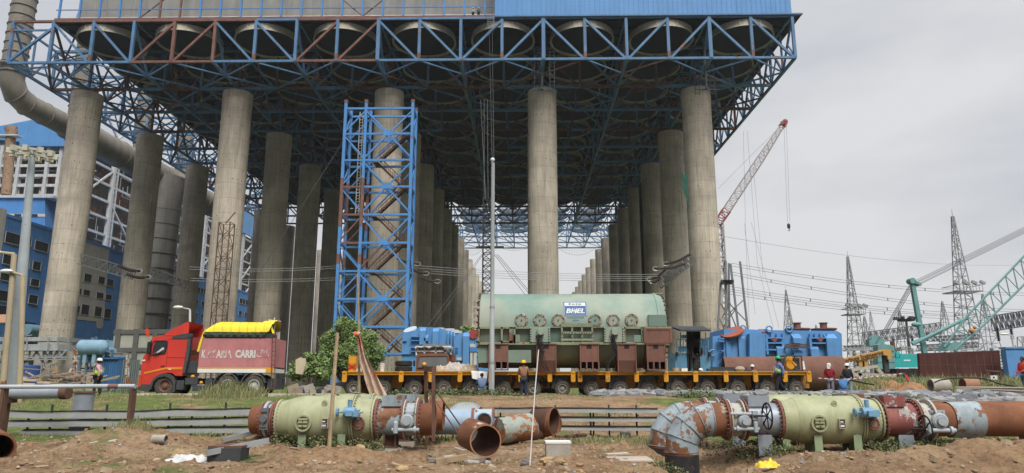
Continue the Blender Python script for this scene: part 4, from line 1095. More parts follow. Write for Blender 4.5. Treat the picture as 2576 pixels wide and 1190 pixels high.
# ---------------- red tractor truck with box body ----------------
YK = 35.6
z1 = conv(.3193, 500, 1240)
def K(x, y, Y=YK): return P(*z1(x, y), Y)
def kx(x, y=700): return K(x, y).x
def kz(y): return K(800, y).z
red = M('truck_red', (.60,.045,.03), .4, var=.1, sc_=1.2, streak=.12, spec=.5)
red_f = M('faded_red_box', (.50,.20,.205), .65, var=.14, sc_=1.0, streak=.2, ssc=2.5)
tk = thing('truck', 'red tractor truck with faded red box body under a yellow tarpaulin', 'truck', (kx(1000), YK+1.2, ZR), 0)
ZW = ZR
mb = MB()
pr = [(195,960),(190,850),(198,780),(215,660),(222,610),(250,565),(275,540),(300,430),(330,385),(350,350),(440,338),(570,338),(700,330),(760,335),(810,345),(800,500),(770,560),(730,830),(640,828),(600,795),(540,790),(470,800),(400,840),(360,900),(330,965)]
mb.prism([(kx(x, y), kz(y)) for x, y in pr], YK, YK+2.45); cab = mb.build('cab', red, tk, smooth=False)
mb = MB(); mb.prism([(kx(x), kz(y)) for x, y in [(440,333),(500,285),(580,235),(745,155),(760,200),(762,300),(640,330)]], YK+.08, YK+.14)
mb.prism([(kx(x), kz(y)) for x, y in [(440,333),(500,285),(580,235),(745,155),(760,200),(762,300),(640,330)]], YK+2.3, YK+2.36)
(xa, za), (xb_, zb_) = (kx(440), kz(333)), (kx(745), kz(155))
mb.add([(xa, YK+.08, za), (xb_, YK+.08, zb_), (xb_+.05, YK+2.36, zb_), (xa, YK+2.36, za)], [(0,1,2,3)]); mb.add([(xa, YK+.08, za-.03), (xb_, YK+.08, zb_-.03), (xb_+.05, YK+2.36, zb_-.03), (xa, YK+2.36, za-.03)], [(0,1,2,3)])
mb.prism([(kx(x), kz(y)) for x, y in [(870,250),(915,245),(940,290),(940,352),(820,345),(860,330)]], YK+2.3, YK+2.36)
mb.build('roof_fairing', red, tk, smooth=False)
mb = MB(); mb.prism([(kx(x), kz(y)) for x, y in [(565,345),(600,330),(740,305),(800,305),(812,325),(810,370),(575,368)]], YK-.03, YK+.3)
mb.prism([(kx(x), kz(y)) for x, y in [(768,340),(810,340),(806,560),(775,800),(742,800),(765,560)]], YK-.03, YK+.25)
mb.build('air_intake', dark_st, tk, smooth=False)
mb = MB(); mb.prism([(kx(x), kz(y)) for x, y in [(330,575),(335,470),(350,420),(375,403),(515,400),(520,430),(505,545),(495,552)]], YK-.012, YK-.002); w = mb.build('side_window', glass_d, tk, smooth=False)
mb = MB(); pts = [K(x, y, YK-.02) for x, y in [(330,578),(335,470),(350,418),(375,400),(520,397),(526,432),(510,550),(495,557)]]; mb.path(pts, .018, 5, closed=True); mb.build('frame', black, w)
mb = MB(); mb.prism([(kx(x), kz(y)) for x, y in [(262,560),(300,430),(332,392),(322,560)]], YK+.05, YK+2.4); mb.build('windscreen', glass_d, tk, smooth=False)
mb = MB(); mb.bx(kx(285), kx(322), YK-.3, YK-.1, kz(565), kz(415)); mb.tube(K(300, 420, YK-.2), K(335, 395, YK-.02), .02, n=6); mb.build('mirror', black, tk)
mb = MB()
for a_, b_ in (((545,375),(520,760)), ((555,375),(765,375)), ((535,605),(765,605))):
    p, q = K(*a_, YK-.004), K(*b_, YK-.004); mb.bar(p, q, .012, .02)
mb.bx(kx(455), kx(505), YK-.02, YK-.004, kz(722), kz(702)); mb.build('door_seam', M('dark_red', (.16,.02,.015), .6), tk, smooth=False)
mb = MB(); pts = [K(x, y, YK-.01) for x, y in [(240,798),(520,735),(730,732)]]
for i in range(2): mb.bar(pts[i], pts[i+1], .012, .085)
mb.bar(K(535,748,YK-.012), K(730,748,YK-.012), .012, .03); mb.build('stripe', M('orange_stripe', (.70,.25,.02), .6), tk, smooth=False)
mb = MB(); mb.bx(kx(212), kx(250), YK-.03, YK-.004, kz(648), kz(632)); mb.bx(kx(560), kx(592), YK-.03, YK-.004, kz(755), kz(742)); mb.build('marker_light', white_p, tk, smooth=False)
mb = MB()
arch = [(335,1000),(345,930),(380,860),(440,815),(520,795),(590,810),(640,850),(665,900),(665,1030),(640,1030),(640,930),(600,870),(520,835),(440,850),(385,900),(360,1000)]
mb.prism([(kx(x), kz(y)) for x, y in arch], YK-.05, YK+.4); mb.prism([(kx(x), kz(y)) for x, y in [(185,975),(240,930),(335,935),(340,1030),(215,1010),(170,1000)]], YK-.04, YK+2.4)
mb.build('wheel_arch', M('bumper_grey', (.06,.06,.06), .7), tk, smooth=False)
mb = MB(); mb.bx(kx(192), kx(232), YK-.045, YK+.02, kz(960), kz(820)); mb.build('headlight', M('lamp_red_orange', (.5,.07,.02), .3), tk, smooth=False)
mb = MB()
mb.bx(kx(650), kx(1960), YK+.75, YK+1.05, ZW+.62, ZW+.9); mb.bx(kx(650), kx(1960), YK+1.5, YK+1.8, ZW+.62, ZW+.9)
mb.bx(kx(785), kx(945), YK-.0, YK+.6, kz(935), kz(855)); mb.bx(kx(885), kx(1105), YK+.02, YK+.6, kz(1020), kz(950)); mb.bx(kx(675), kx(770), YK+.02, YK+.5, kz(1000), kz(885))
mb.cyl([(.19, 0), (.2, .02), (.2, .55), (.19, .57)], (kx(1085), YK+.05, kz(905)), 'Y', 18)
mb.bx(kx(765), kx(935), YK+.3, YK+2.2, kz(790), kz(640)) 
mb.bx(kx(1840), kx(1960), YK+.3, YK+2.1, ZW+.35, ZW+.9); mb.build('chassis', dark_st, tk)
mb = MB(); mb.sphere((kx(870), YK+.1, kz(838)), .12, sq=(1,1,.7)); mb.sphere((kx(990), YK+.05, kz(915)), .1, sq=(1,1,.9)); mb.build('hard_hat', M('hat_orange', (.65,.3,.02), .5), tk)
for x in (1385, 1740):
    mb = MB()
    prof = []
    for j in range(9):
        a = math.pi*(.06+j*.11); prof.append((kx(x-75)+.66*math.cos(a), ZW+.56+.66*math.sin(a)))
    inner = [(kx(x-75)+(px-kx(x-75))*.93, ZW+.56+(pz-ZW-.56)*.93) for px, pz in prof]
    mb.prism(prof+inner[::-1], YK-.02, YK+.6); mb.build('mudguard', M('mudguard_grey', (.08,.085,.09), .7), tk, smooth=False)
wp = None
for x, rm in ((500, 'r'), (1310, 'w'), (1658, 'w')):
    for y in (YK+.2, YK+2.25):
        w = wheel_mesh(.54, .32).build('wheel', tyre_m, tk, local=True) if wp is None else wp.copy()
        if wp is None: wp = w
        else: COL.objects.link(w); w.parent = tk
        rim_mesh(.54, .32, 0).build('rim', rim_r if rm == 'r' else rim_w, w, local=True)
        w.location = Vector((kx(x, 950), y, ZW+.545))-tk.location
bx0, bx1 = kx(935), kx(1930); zb0, zb1 = kz(795), kz(360)
mb = MB(); mb.bx(bx0, bx1, YK-.0, YK+2.4, zb0+.3, zb1); body = mb.build('box_body', red_f, tk, smooth=False)
mb = MB(); mb.bx(bx0, bx1, YK-.03, YK+2.4, zb0+.02, zb0+.21); mb.build('white_sill', white_p, tk, smooth=False)
mb = MB(); mb.bx(bx0, bx1, YK-.025, YK-.003, zb0+.22, zb0+.29); mb.bx(bx1-.42, bx1-.03, YK-.034, YK-.0305, zb0+.03, zb0+.27); mb.build('orange_strip', M('orange_strip', (.7,.32,.03), .6), tk, smooth=False)
mb = MB()
for x in (1905, 1950):
    p, q = K(x, 300, YK-.12), K(x-15+(0 if x < 1940 else 0), 985, YK-.12); mb.tube(p, q, .022, n=6)
for q in range(13):
    t = q/12; p = K(1905, 300, YK-.12).lerp(K(1890, 985, YK-.12), t); r_ = K(1950, 300, YK-.12).lerp(K(1935, 985, YK-.12), t); mb.tube(p, r_, .016, n=5)
p, q = K(1800, 305, YK+.2), K(1960, 318, YK+.2); mb.tube(p, q, .02, n=6); mb.build('rear_ladder', rust_m, tk)
mb = MB(); mb.tube(K(1955, 100, YK+1), K(1950, 330, YK+1), .035, n=8); mb.tube(K(1880, 130, YK+1), K(2040, 148, YK+1), .022, n=6)
mb.cyl([(.06, -.1), (.06, .1)], K(1955, 180, YK+1), 'Z', 10); mb.build('lamp_post', white_st, tk)
mb = MB()
for q in range(6): mb.path([K(1975+q*10, 380, YK+1.2), K(1978+q*10, 300-q % 3*12, YK+1.2), K(1990+q*9, 285, YK+1.2)], .022, 5)
mb.build('hook', M('pale_hook', (.5,.42,.4), .7), tk)
pm = M('peeling_white', (.58,.52,.50), .8, var=.1, rust=.42, rsc=3.2, rcol=(.43,.17,.17))
pm2 = M('very_peeled_white', (.50,.42,.41), .8, var=.1, rust=.6, rsc=5, rcol=(.36,.14,.14))
pw = M('lettering_white', (.60,.56,.53), .8, rust=.2, rsc=4, rcol=(.43,.17,.17))
for s_, x0, x1, m_ in (('K', 970, 1022, pw), ('AT', 1034, 1150, pm2), ('ARIA', 1156, 1365, pm)): text_mesh('lettering', s_, kz(508)-kz(610), m_, body, ((kx(x0)+kx(x1))/2, YK-.012, (kz(508)+kz(610))/2), bold=.045, width=kx(x1)-kx(x0))
text_mesh('lettering', 'CARRI', kz(505)-kz(607), pw, body, ((kx(1410)+kx(1675))/2, YK-.012, (kz(505)+kz(607))/2), bold=.055, width=kx(1675)-kx(1410))
text_mesh('lettering', 'ERS', kz(500)-kz(598), pm2, body, ((kx(1690)+kx(1855))/2, YK-.012, (kz(500)+kz(598))/2), bold=.03, width=kx(1855)-kx(1690))
# tarpaulin: ribbed barrel roof, open at the rear
tarp = M('yellow_tarpaulin', (.80,.63,.035), .6, var=.08, sc_=3, bump=.08, bsc=3)
mb = MB(); n = 34; k = 14; vs = []; xa, xb_ = kx(975), kx(1790)
zt_, zl_ = kz(128), kz(285)
for i in range(n+1):
    t = i/n; x = xa+(xb_-xa)*t
    sag = 0
    hh = (zt_-zl_)*(1 if t > .2 else .3+.7*math.sin(t/.2*math.pi/2))
    for j in range(k+1):
        a = math.pi*j/k; y = YK+1.2-1.22*math.cos(a)*(1 if 1 else 0); z = zl_+(hh-.05+sag)*abs(math.sin(a))**.6 + .012*nz3(x*2, y*2, 1)
        vs.append((x, y, z+ (0.02*math.sin(x*14) if False else 0)))
mb.add(vs, [(i*(k+1)+j, i*(k+1)+j+1, (i+1)*(k+1)+j+1, (i+1)*(k+1)+j) for i in range(n) for j in range(k)])
mb.add([vs[j] for j in range(k+1)], [list(range(k+1))])
tp = mb.build('tarpaulin', tarp, tk, ang=60)
mb = MB(); vs = []          # loose rear flap, gathered
p0, p1 = kx(1720), kx(1890)
for i in range(9):
    t = i/8
    for j in range(k+1):
        a = math.pi*j/k
        x = p0+(p1-p0)*t*(.6+.4*math.sin(a)); vs.append((x, YK+1.2-1.26*math.cos(a)*(1-.12*t), zl_-.0+(zt_-zl_)*abs(math.sin(a))**.75*(1.01+.05*t)+.03*math.sin(j*3+i)*t+.02))
mb.add(vs, [(i*(k+1)+j, i*(k+1)+j+1, (i+1)*(k+1)+j+1, (i+1)*(k+1)+j) for i in range(8) for j in range(k)])
mb.add([K(1870,110,YK+.6), K(1905,180,YK+.5), K(1945,305,YK+.4), K(1915,305,YK+.3), K(1880,180,YK+.4)], [(0,1,2,3,4)])
mb.add([(kx(960), YK-.02, kz(300)), (kx(1000), YK-.04, kz(230)), (kx(985), YK-.06, kz(290)), (kx(935), YK-.05, kz(530)), (kx(905), YK-.03, kz(530)), (kx(930), YK-.03, kz(400))], [(0,1,2,3,4,5)])
mb.build('tarpaulin_flap', tarp, tp, ang=70)
mb = MB(); 
for i in range(40):
    a, b = kx(970+i*20.5), kx(970+(i+1)*20.5); h0 = .04*math.sin(i*1.3); h1 = .04*math.sin((i+1)*1.3)
    mb.add([(a, YK-.05, kz(350)+.02*math.sin(i*2)), (b, YK-.05, kz(350)+.02*math.sin(i*2+2)), (b, YK-.09-h1, kz(318)), (a, YK-.09-h0, kz(318)), (a, YK+.05, kz(280)), (b, YK+.05, kz(280))], [(0,1,2,3),(3,2,5,4)])
mb.bx(kx(975), kx(1870), YK+.06, YK+2.3, kz(355), kz(300)); mb.build('under_sheet', M('dark_green_sheet', (.04,.06,.045), .9, var=.5, sc_=3), tk, ang=60)
mb = MB()
for i in range(7):
    x = kx(1085+i*110); pts = []
    for j in range(8):
        a = math.pi*j/14; pts.append((x-.1*math.sin(a)+.1, YK+1.2-1.27*math.cos(a), zl_+(zt_-zl_)*math.sin(a)**.75+.012))
    mb.path([(x-.05, YK-.11, kz(345))]+pts, .006, 4)
mb.build('tie_rope', M('dark_rope', (.12,.12,.05), .9), tp)
# red pennant on the cab
fl = thing('pennant', 'small red flag on a thin rod at the front of the red truck', 'flag', K(295, 430, YK+1))
mb = MB(); mb.tube(K(290, 440, YK+.8), K(300, 250, YK+.8), .012, n=5); mb.build('rod', grey_st, fl)
mb = MB(); c = [K(x, y, YK+.8) for x, y in [(272,262),(300,245),(322,262),(328,300),(322,355),(300,345),(280,310)]]; mb.prism([(p.x, p.z) for p in c], YK+.75, YK+.77); mb.build('cloth', M('flag_red', (.6,.06,.02), .8), fl, smooth=False)
# ---------------- blue transformers ----------------
tr_b = M('transformer_blue', (.11,.28,.55), .5, var=.1, sc_=1.2, streak=.12, spec=.35)
YX = 56
def DX(x, y, Y=YX): return P(*z135(x, y), Y)
def prf(l, Y, cf): return [(cf(x, y, Y).x, cf(x, y, Y).z) for x, y in l]
t1 = thing('transformer_tank', 'blue transformer tank with a tilted round cover behind the dark brown truck cab', 'transformer', DX(1200, 900, YX+2))
mb = MB(); mb.prism(prf([(848,580),(862,300),(1045,270),(1075,222),(1330,232),(1450,275),(1570,320),(1560,830),(848,830)], YX, DX), YX, YX+4.5); mb.build('tank', tr_b, t1, smooth=False)
mb = MB()
for x0, x1, y0, y1 in ((1090,1175,232,460),(1262,1345,240,460),(1455,1480,270,560),(1500,1520,285,560),(1540,1556,300,560),(1150,1205,325,410)):
    a, b = DX(x0, y1), DX(x1, y0); h = .35
    mb.prism([(YX-h, a.z), (YX-.001, a.z-.2), (YX-.001, b.z), (YX-h, b.z-.28)], a.x, b.x, 0, 'X')
for y in (350, 403, 492, 545): a = DX(975, y); b = DX(1085, y); mb.bx(a.x, b.x, YX-.3, YX-.001, a.z-.06, a.z)
for y, x0, x1 in ((578, 848, 970), (405, 865, 915)): a = DX(x0, y); b = DX(x1, y); mb.bx(a.x, b.x, YX-.15, YX-.001, a.z-.05, a.z)
mb.build('stiffener', tr_b, t1, smooth=False)
c = DX(948, 255); r_ = (DX(1040, 255).x-DX(857, 255).x)/2
mb = MB(); b0 = 0; mb.cyl([(r_, -.06), (r_, .06)], (0,0,0), 'Z', 28); mb.xf(Matrix.Translation((c.x, YX+.6, c.z)) @ Matrix.Rotation(rad(-17), 4, 'Y') @ Matrix.Rotation(rad(24), 4, 'X')); mb.build('round_cover', M('pale_cover', (.45,.53,.56), .5), t1)
mb = MB()
for x in (1160, 1300, 1440, 1500, 1545): a = DX(x, 228 if x < 1350 else 240+(x-1440)*.3); mb.cyl([(.45, a.z-.1), (.45, a.z+.1)], (a.x, YX+2, 0), 'Z', 16)
mb.build('hatch', white_st, t1)
t2 = thing('transformer_tank', 'narrower blue transformer tank with a red disc close to the green stator', 'transformer', DX(1700, 900, 52))
Y2_ = 52
mb = MB(); mb.prism(prf([(1540,400),(1575,325),(1700,288),(1850,290),(2020,300),(2020,830),(1000,835),(1540,800)][:6]+[(1535,835)], Y2_, DX), Y2_, Y2_+4); mb.build('tank', tr_b, t2, smooth=False)
mb = MB(); a, b = DX(1660, 790, Y2_), DX(1748, 300, Y2_); mb.prism([(Y2_-.35, a.z), (Y2_-.001, a.z-.2), (Y2_-.001, b.z), (Y2_-.35, b.z-.28)], a.x, b.x, 0, 'X')
for y in (495, 515, 535, 555): a = DX(1555, y, Y2_); b = DX(1592, y, Y2_); mb.bx(a.x, b.x, Y2_-.1, Y2_-.001, a.z-.04, a.z)
mb.build('stiffener', tr_b, t2, smooth=False)
mb = MB(); c = DX(1798, 320, Y2_); mb.cyl([(.33, -.12), (.33, 0)], (c.x, Y2_, c.z), 'Y', 22); mb.build('red_flange', M('flange_red', (.35,.05,.04), .6), t2)
mb = MB()
for x0, y0, x1, y1 in ((1752,450,1828,493),(1755,560,1790,735),(1800,560,1842,740),(1580,630,1645,668)):
    a, b = DX(x0, y1, Y2_), DX(x1, y0, Y2_); mb.bx(a.x, b.x, Y2_-.25, Y2_-.001, a.z, b.z)
mb.build('control_box', M('box_grey', (.5,.5,.44), .6), t2, smooth=False)
mb = MB(); a, b = DX(1752, 555, Y2_), DX(1842, 495, Y2_); mb.bx(a.x, b.x, Y2_-.3, Y2_-.251+.25-.002, a.z, b.z); mb.build('dark_blue_box', blue_bld, t2, smooth=False)
# big transformer on the right
YG = 54
t3 = thing('transformer_tank', 'longest blue transformer tank with ribbed sides and round covers behind the rusty pipe', 'transformer', E5(1500, 800, YG+2))
fz = lambda l, Y=YG: [(E5(x, y, Y).x, E5(x, y, Y).z) for x, y in l]
mb = MB()
mb.prism(fz([(1215,290),(1200,250),(2180,262),(2205,272),(2245,300),(2262,820),(1215,820)]), YG, YG+4.5)
mb.prism(fz([(760,240),(1000,240),(1215,252),(1230,300),(1240,820),(950,820),(760,820)]), YG-.2, YG+4)
mb.prism(fz([(636,330),(750,312),(762,820),(636,820)]), YG+.2, YG+4)
mb.prism(fz([(1045,305),(1240,300),(1240,690),(1045,690)]), YG-.9, YG-.21)
mb.build('tank', tr_b, t3, smooth=False)
mb = MB()
for x0, x1, y0, y1, h in ((1615,1712,300,420,.5),(1622,1725,478,590,.5),(2038,2150,300,590,.5),(1415,1505,425,590,.45),(1838,1925,430,590,.45),(790,830,330,600,.35),(945,1010,300,600,.4)):
    a, b = E5(x0, y1, YG), E5(x1, y0, YG); mb.prism([(YG-h, a.z), (YG-.001, a.z), (YG-.001, b.z), (YG-h, b.z-.35)], a.x, b.x, 0, 'X')
for x0, x1, y in ((1290,1495,345),(1290,1495,408),(1835,2040,345),(1835,2040,410),(1255,1415,492),(690,755,355),(690,755,385),(720,760,505),(720,760,620)):
    a, b = E5(x0, y, YG), E5(x1, y, YG); mb.bx(a.x, b.x, YG-.4, YG-.001, a.z-.1, a.z)
for x in (1285, 1345, 1415, 1490, 1832, 1890, 1960, 2035): a, b = E5(x, 345, YG), E5(x+8, 300, YG); mb.bx(a.x, b.x, YG-.3, YG-.001, a.z, b.z)
for x in (1285, 1830): a, b = E5(x, 560, YG), E5(x+10, 345, YG); mb.bx(a.x, b.x, YG-.39, YG-.001, a.z, b.z)
mb.build('stiffener', tr_b, t3, smooth=False)
for x in (1380, 1950):
    mb = MB(); a = E5(x-55, 345, YG); b = E5(x+60, 405, YG); c = E5(x, 375, YG)
    mb.prism([(a.x, a.z-.1), (b.x, a.z-.1), (b.x-.3, b.z), (c.x, b.z+.3), (a.x+.3, b.z)], YG-.35, YG-.002); br = mb.build('lifting_lug', tr_b, t3, smooth=False)
    mb = MB(); mb.cyl([(.17, -.08), (.17, 0)], (c.x, YG-.35, c.z), 'Y', 16); mb.build('red_plug', M('plug_red', (.25,.07,.05), .7), br)
mb = MB()
for x in (1690, 2020):
    a = E5(x, 243, YG+1.2); z = a.z; mb.cyl([(.85, z-.1), (.95, z-.02), (.95, z+.06), (.5, z+.1)], (a.x, YG+1.2, 0), 'Z', 26); mb.cyl([(.26, z+.1), (.26, z+.45), (.33, z+.45), (.33, z+.52)], (a.x, YG+1.2, 0), 'Z', 16)
mb.build('round_hatch', rust_pink, t3)
mb = MB(); c = E5(890, 275, YG-.4); mb.cyl([(.85, -.05), (.85, .05)], (0,0,0), 'Z', 26); mb.xf(Matrix.Translation((c.x, YG-.1, c.z)) @ Matrix.Rotation(rad(-22), 4, 'Y') @ Matrix.Rotation(rad(22), 4, 'X'))
for (x0, x1) in ((1225, 1345),): a, b = E5(x0, 278, YG-.1), E5(x1, 252, YG-.1); mb.add([(a.x, YG-.06, a.z), (b.x, YG-.06, a.z), (b.x-.1, YG+.1, b.z+.1), (a.x-.1, YG+.1, b.z+.1)], [(0,1,2,3)])
mb.build('red_cover', M('red_cover', (.33,.09,.05), .7), t3)
mb = MB()
for i, (x0, x1, y) in enumerate(((1548,1800,425),(1535,1822,445),(1530,1826,465))): a, b = E5(x0, y+14, YG-.6), E5(x1, y, YG-.6); mb.bx(a.x, b.x, YG-.7-.05*i, YG-.5, a.z, b.z)
mb.build('pipe_rack', rust_m, t3, smooth=False)
mb = MB()
for x, y in ((1000,232),(1330,240),(625,535),(1580,240)):
    c = E5(x, y, YG); mb.path([(c.x+.22*math.cos(a), YG-.1, c.z+.22*math.sin(a)) for a in [j*math.tau/12 for j in range(12)]], .06, 6, closed=True)
mb.build('lifting_eye', tr_b, t3)
# ---------------- brown tipper cab facing the camera ----------------
YQ = 45
t4 = thing('tipper_truck', 'brown truck facing the camera behind the trailer, roof rack loaded with white bundles', 'truck', DX(1260, 900, YQ+2))
brn = M('cab_brown', (.22,.085,.045), .6, var=.2, rust=.2, rsc=3)
mb = MB(); mb.prism(prf([(1030,830),(1045,600),(1065,575),(1450,570),(1470,600),(1480,830)], YQ, DX), YQ, YQ+1.9); mb.prism(prf([(1440,580),(1520,570),(1520,830),(1470,830)], YQ, DX), YQ+.6, YQ+2.2)
for x0, x1 in ((1050, 1480),): a, b = DX(x0, 980, YQ), DX(x1, 835, YQ); mb.bx(a.x, b.x, YQ+.02, YQ+1.8, ZR+.35, b.z)
mb.build('cab', brn, t4, smooth=False)
mb = MB(); mb.prism(prf([(1062,758),(1072,625),(1090,608),(1440,604),(1455,625),(1462,745)], YQ, DX), YQ-.03, YQ-.002); ws = mb.build('windscreen', M('dusty_glass', (.16,.17,.17), .25, spec=.6), t4, smooth=False)
mb = MB(); mb.path([DX(x, y, YQ-.05) for x, y in [(1062,758),(1072,625),(1090,606),(1440,602),(1455,625),(1464,748)]], .04, 6, closed=True); mb.build('frame', brn, ws)
mb = MB(); c = DX(1147, 720, YQ-.1); mb.sphere((c.x, YQ-.08, c.z), .14, n=12, k=8); mb.build('beacon', M('beacon_orange', (.75,.35,.03), .4), t4)
mb = MB()
for x0, y0, x1, y1 in ((1035,485,1045,600),(1495,485,1500,590),(1035,490,1500,485),(1150,575,1150,500),(1300,575,1300,500),(1040,545,1500,545),(1410,490,1430,580)):
    mb.bar(DX(x0, y0, YQ+.2), DX(x1, y1, YQ+.2), .09, .09)
mb.build('roof_rack', white_p, t4, smooth=False)
mb = MB(); a, b = DX(1085, 545, YQ+.5), DX(1432, 545, YQ+.5); mb.tube(a, b, .2, n=14)
for q in range(6): a = DX(1105+q*58, 515, YQ+.6); mb.sphere(a, .22, sq=(1.3,1,.6), n=9, k=6)
mb.build('bundle', white_p, t4)
mb = MB(); n = 16; vs = []
for j in range(5):
    for i in range(n+1):
        u = i/n; t = j/4; p = DX(1025+505*u, 455+35*abs(2*u-1)**3+(38 if j == 0 else 0), YQ+.1+t*1.9); vs.append((p.x, p.y-(.15 if j == 0 else 0), p.z+.05*math.sin(u*13+j)+.05*math.sin(u*29)))
mb.add(vs, [(j*(n+1)+i, j*(n+1)+i+1, (j+1)*(n+1)+i+1, (j+1)*(n+1)+i) for j in range(4) for i in range(n)]); mb.build('canvas', M('grey_canvas', (.13,.135,.125), .9, var=.3), t4, ang=70)
mb = MB()
for x0 in (1000, 1500): a, b = DX(x0, 745, YQ-.1), DX(x0+28, 670, YQ-.1); mb.bx(a.x, b.x, YQ-.15, YQ-.05, a.z, b.z)
mb.build('mirror', black, t4, smooth=False)
mb = MB(); mb.tube((DX(1120, 900, YQ).x, YQ+.3, ZR+.5), (DX(1180, 900, YQ).x, YQ+.3, ZR+.5), .5, n=20); mb.tube((DX(1350, 900, YQ).x, YQ+.3, ZR+.5), (DX(1410, 900, YQ).x, YQ+.3, ZR+.5), .5, n=20); mb.build('wheel', black, t4)
# ---------------- rusty pipe barrel behind the right trailer ----------------
YP = 46.0
rust_p = M('brown_pipe', (.175,.088,.062), .85, var=.2, sc_=1.3, streak=.12, bump=.1)
a, b = E5(815, 600, YP), E5(2250, 570, YP)
zt_ = (E5(1500, 578, YP).z); zb_ = 1.0; r_ = (zt_-zb_)/2
rp_ = thing('steel_pipe', 'huge rust brown steel pipe lying behind the right trailer, open at its left end', 'pipe', ((a.x+b.x)/2, YP+r_, zb_))
mb = MB(); mb.lathe([(r_-.05, b.x-.05), (r_-.05, a.x), (r_, a.x), (r_, b.x), (r_-.05, b.x)], (0, YP+r_, zb_+r_), 'X', 56)
# turn slightly so that the open left end is seen
mb.xf(Matrix.Translation((a.x, YP+r_, 0)) @ Matrix.Rotation(rad(-9), 4, 'Z') @ Matrix.Translation((-a.x, -YP-r_, 0)))
mb.build('shell', rust_p, rp_)
# ---------------- blue jacking machine ----------------
YJ = 50
bm_ = M('machine_blue', (.13,.30,.46), .55, var=.2, rust=.3, rsc=1.2, streak=.2)
j_ = thing('lifting_machine', 'pale blue lifting machine under a flat black roof beside the right end of the stator', 'machine', E5(380, 760, YJ+1))
mb = MB()
for x0, x1 in ((160, 300), (480, 595)): a, b = E5(x0, 770, YJ), E5(x1, 540, YJ); mb.bx(a.x, b.x, YJ, YJ+2.2, ZR, b.z)
a, b = E5(300, 770, YJ), E5(480, 570, YJ); mb.bx(a.x, b.x, YJ+.3, YJ+2, ZR, b.z)
for y in (310, 375, 450): a, b = E5(300, y+20, YJ+.5), E5(470, y, YJ+.5); mb.bx(a.x, b.x, YJ+.4, YJ+1, a.z, b.z)
for x0, y0, x1, y1 in ((225,515,300,460),(258,350,300,312)): a, b = E5(x0, y0, YJ), E5(x1, y1, YJ); mb.bx(a.x, b.x, YJ-.1, YJ+.8, a.z, b.z)
mb.build('body', bm_, j_, smooth=False)
mb = MB()
for x in (322, 345, 410, 450): mb.bar(E5(x, 230, YJ+.2), E5(x, 740, YJ+.2), .22, .3)
for q in range(26): x = R.choice((330, 400, 430, 455)); y = R.uniform(260, 560); c = E5(x+R.uniform(-14, 14), y, YJ+.1); mb.box(c, (R.uniform(.12, .45), .3, R.uniform(.2, .6)))
mb.build('mast', M('greasy_black', (.03,.028,.025), .7, var=.5, rust=.2), j_, smooth=False)
mb = MB(); l = [E5(x, y, YJ) for x, y in ((175,282),(205,225),(565,225),(590,222),(550,288))]
a, b = l[0], l[4]; c, d = l[1], l[3]
mb.add([(a.x, YJ-1.2, a.z), (b.x, YJ-1.2, a.z), (d.x+.1, YJ+2.2, c.z+.2), (c.x-.2, YJ+2.2, c.z+.2)], [(0,1,2,3)]); mb.add([(a.x, YJ-1.2, a.z+.1), (b.x, YJ-1.2, a.z+.1), (d.x+.1, YJ+2.2, c.z+.3), (c.x-.2, YJ+2.2, c.z+.3)], [(0,1,2,3)])
mb.bar((a.x, YJ-1.2, a.z+.05), (b.x, YJ-1.2, a.z+.05), .06, .12); mb.build('roof', dark_st, j_, smooth=False)
mb = MB()
for x0, x1 in ((178, 300), (470, 575)):
    for y in (370, 460): mb.bar(E5(x0, y, YJ-.1), E5(x1, y, YJ-.1), .05, .05)
    for i in range(4): x = x0+(x1-x0)*i/3; mb.bar(E5(x, 370, YJ-.1), E5(x, 545, YJ-.1), .05, .05)
for x in (225, 540): mb.bar(E5(x, 280, YJ), E5(x, 545, YJ), .06, .06)
mb.build('guard_rail', bm_, j_, smooth=False)
mb = MB()
for x in (180, 590): c = E5(x, 555, YJ-.2); mb.box(c, (.16,.2,.3))
mb.build('headlight', black, j_, smooth=False)
# ---------------- foreground pipework ----------------
z2 = conv(.548, 900, 1240); z4b = conv(.548, 2400, 1240); z5b = conv(.548, 3200, 1240); zr3 = conv(.3882, 1500, 1500)
YN = 17.3; YRR = 19.25
def A2(x, y, Y=YN): return P(*z2(x, y), Y)
def A4(x, y, Y=YN): return P(*z4b(x, y), Y)
UZ = (A2(1001, 800)-A2(1000, 800)).length
ZA = A2(800, 797).z
tank_m = M('pale_green_tank', (.38,.395,.235), .5, var=.07, sc_=1.2, streak=.3, ssc=3, rust=.12, rsc=2.2, rcol=(.27,.22,.12))
pipe_g = M('peeling_grey_pipe', (.31,.37,.40), .6, var=.22, sc_=2.5, streak=.25, ssc=5, rust=.50, rsc=1.3, rcol=(.18,.08,.04))
pipe_b = M('blue_grey_pipe', (.30,.40,.50), .55, var=.12, sc_=1.2, rust=.12, rsc=2)
pipe_gr = M('steel_grey_pipe', (.30,.33,.37), .45, var=.15, sc_=1.2, rust=.15, rsc=2, metal=.2)
pipe_r = M('rust_pipe', (.215,.088,.045), .85, var=.3, sc_=2, bump=.15, streak=.1)
flange_r = M('flange_primer', (.22,.085,.06), .75, var=.25, sc_=5, rust=.3, rsc=5)
flange_w = M('grey_flange', (.45,.43,.38), .7, var=.2, sc_=5, rust=.3, rsc=5)
valve_m = M('valve_grey', (.36,.40,.42), .5, var=.15, sc_=4, rust=.18, rsc=5)
act_b = M('actuator_blue', (.17,.33,.48), .5, var=.15, sc_=5)
red_t = M('red_tee_paint', (.26,.085,.075), .7, var=.3, streak=.2, rust=.42, rsc=3, rcol=(.35,.36,.36))
dirty_r = M('rust_with_paint', (.2,.085,.045), .8, var=.35, sc_=2, rust=.34, rsc=2.6, rcol=(.36,.33,.27))
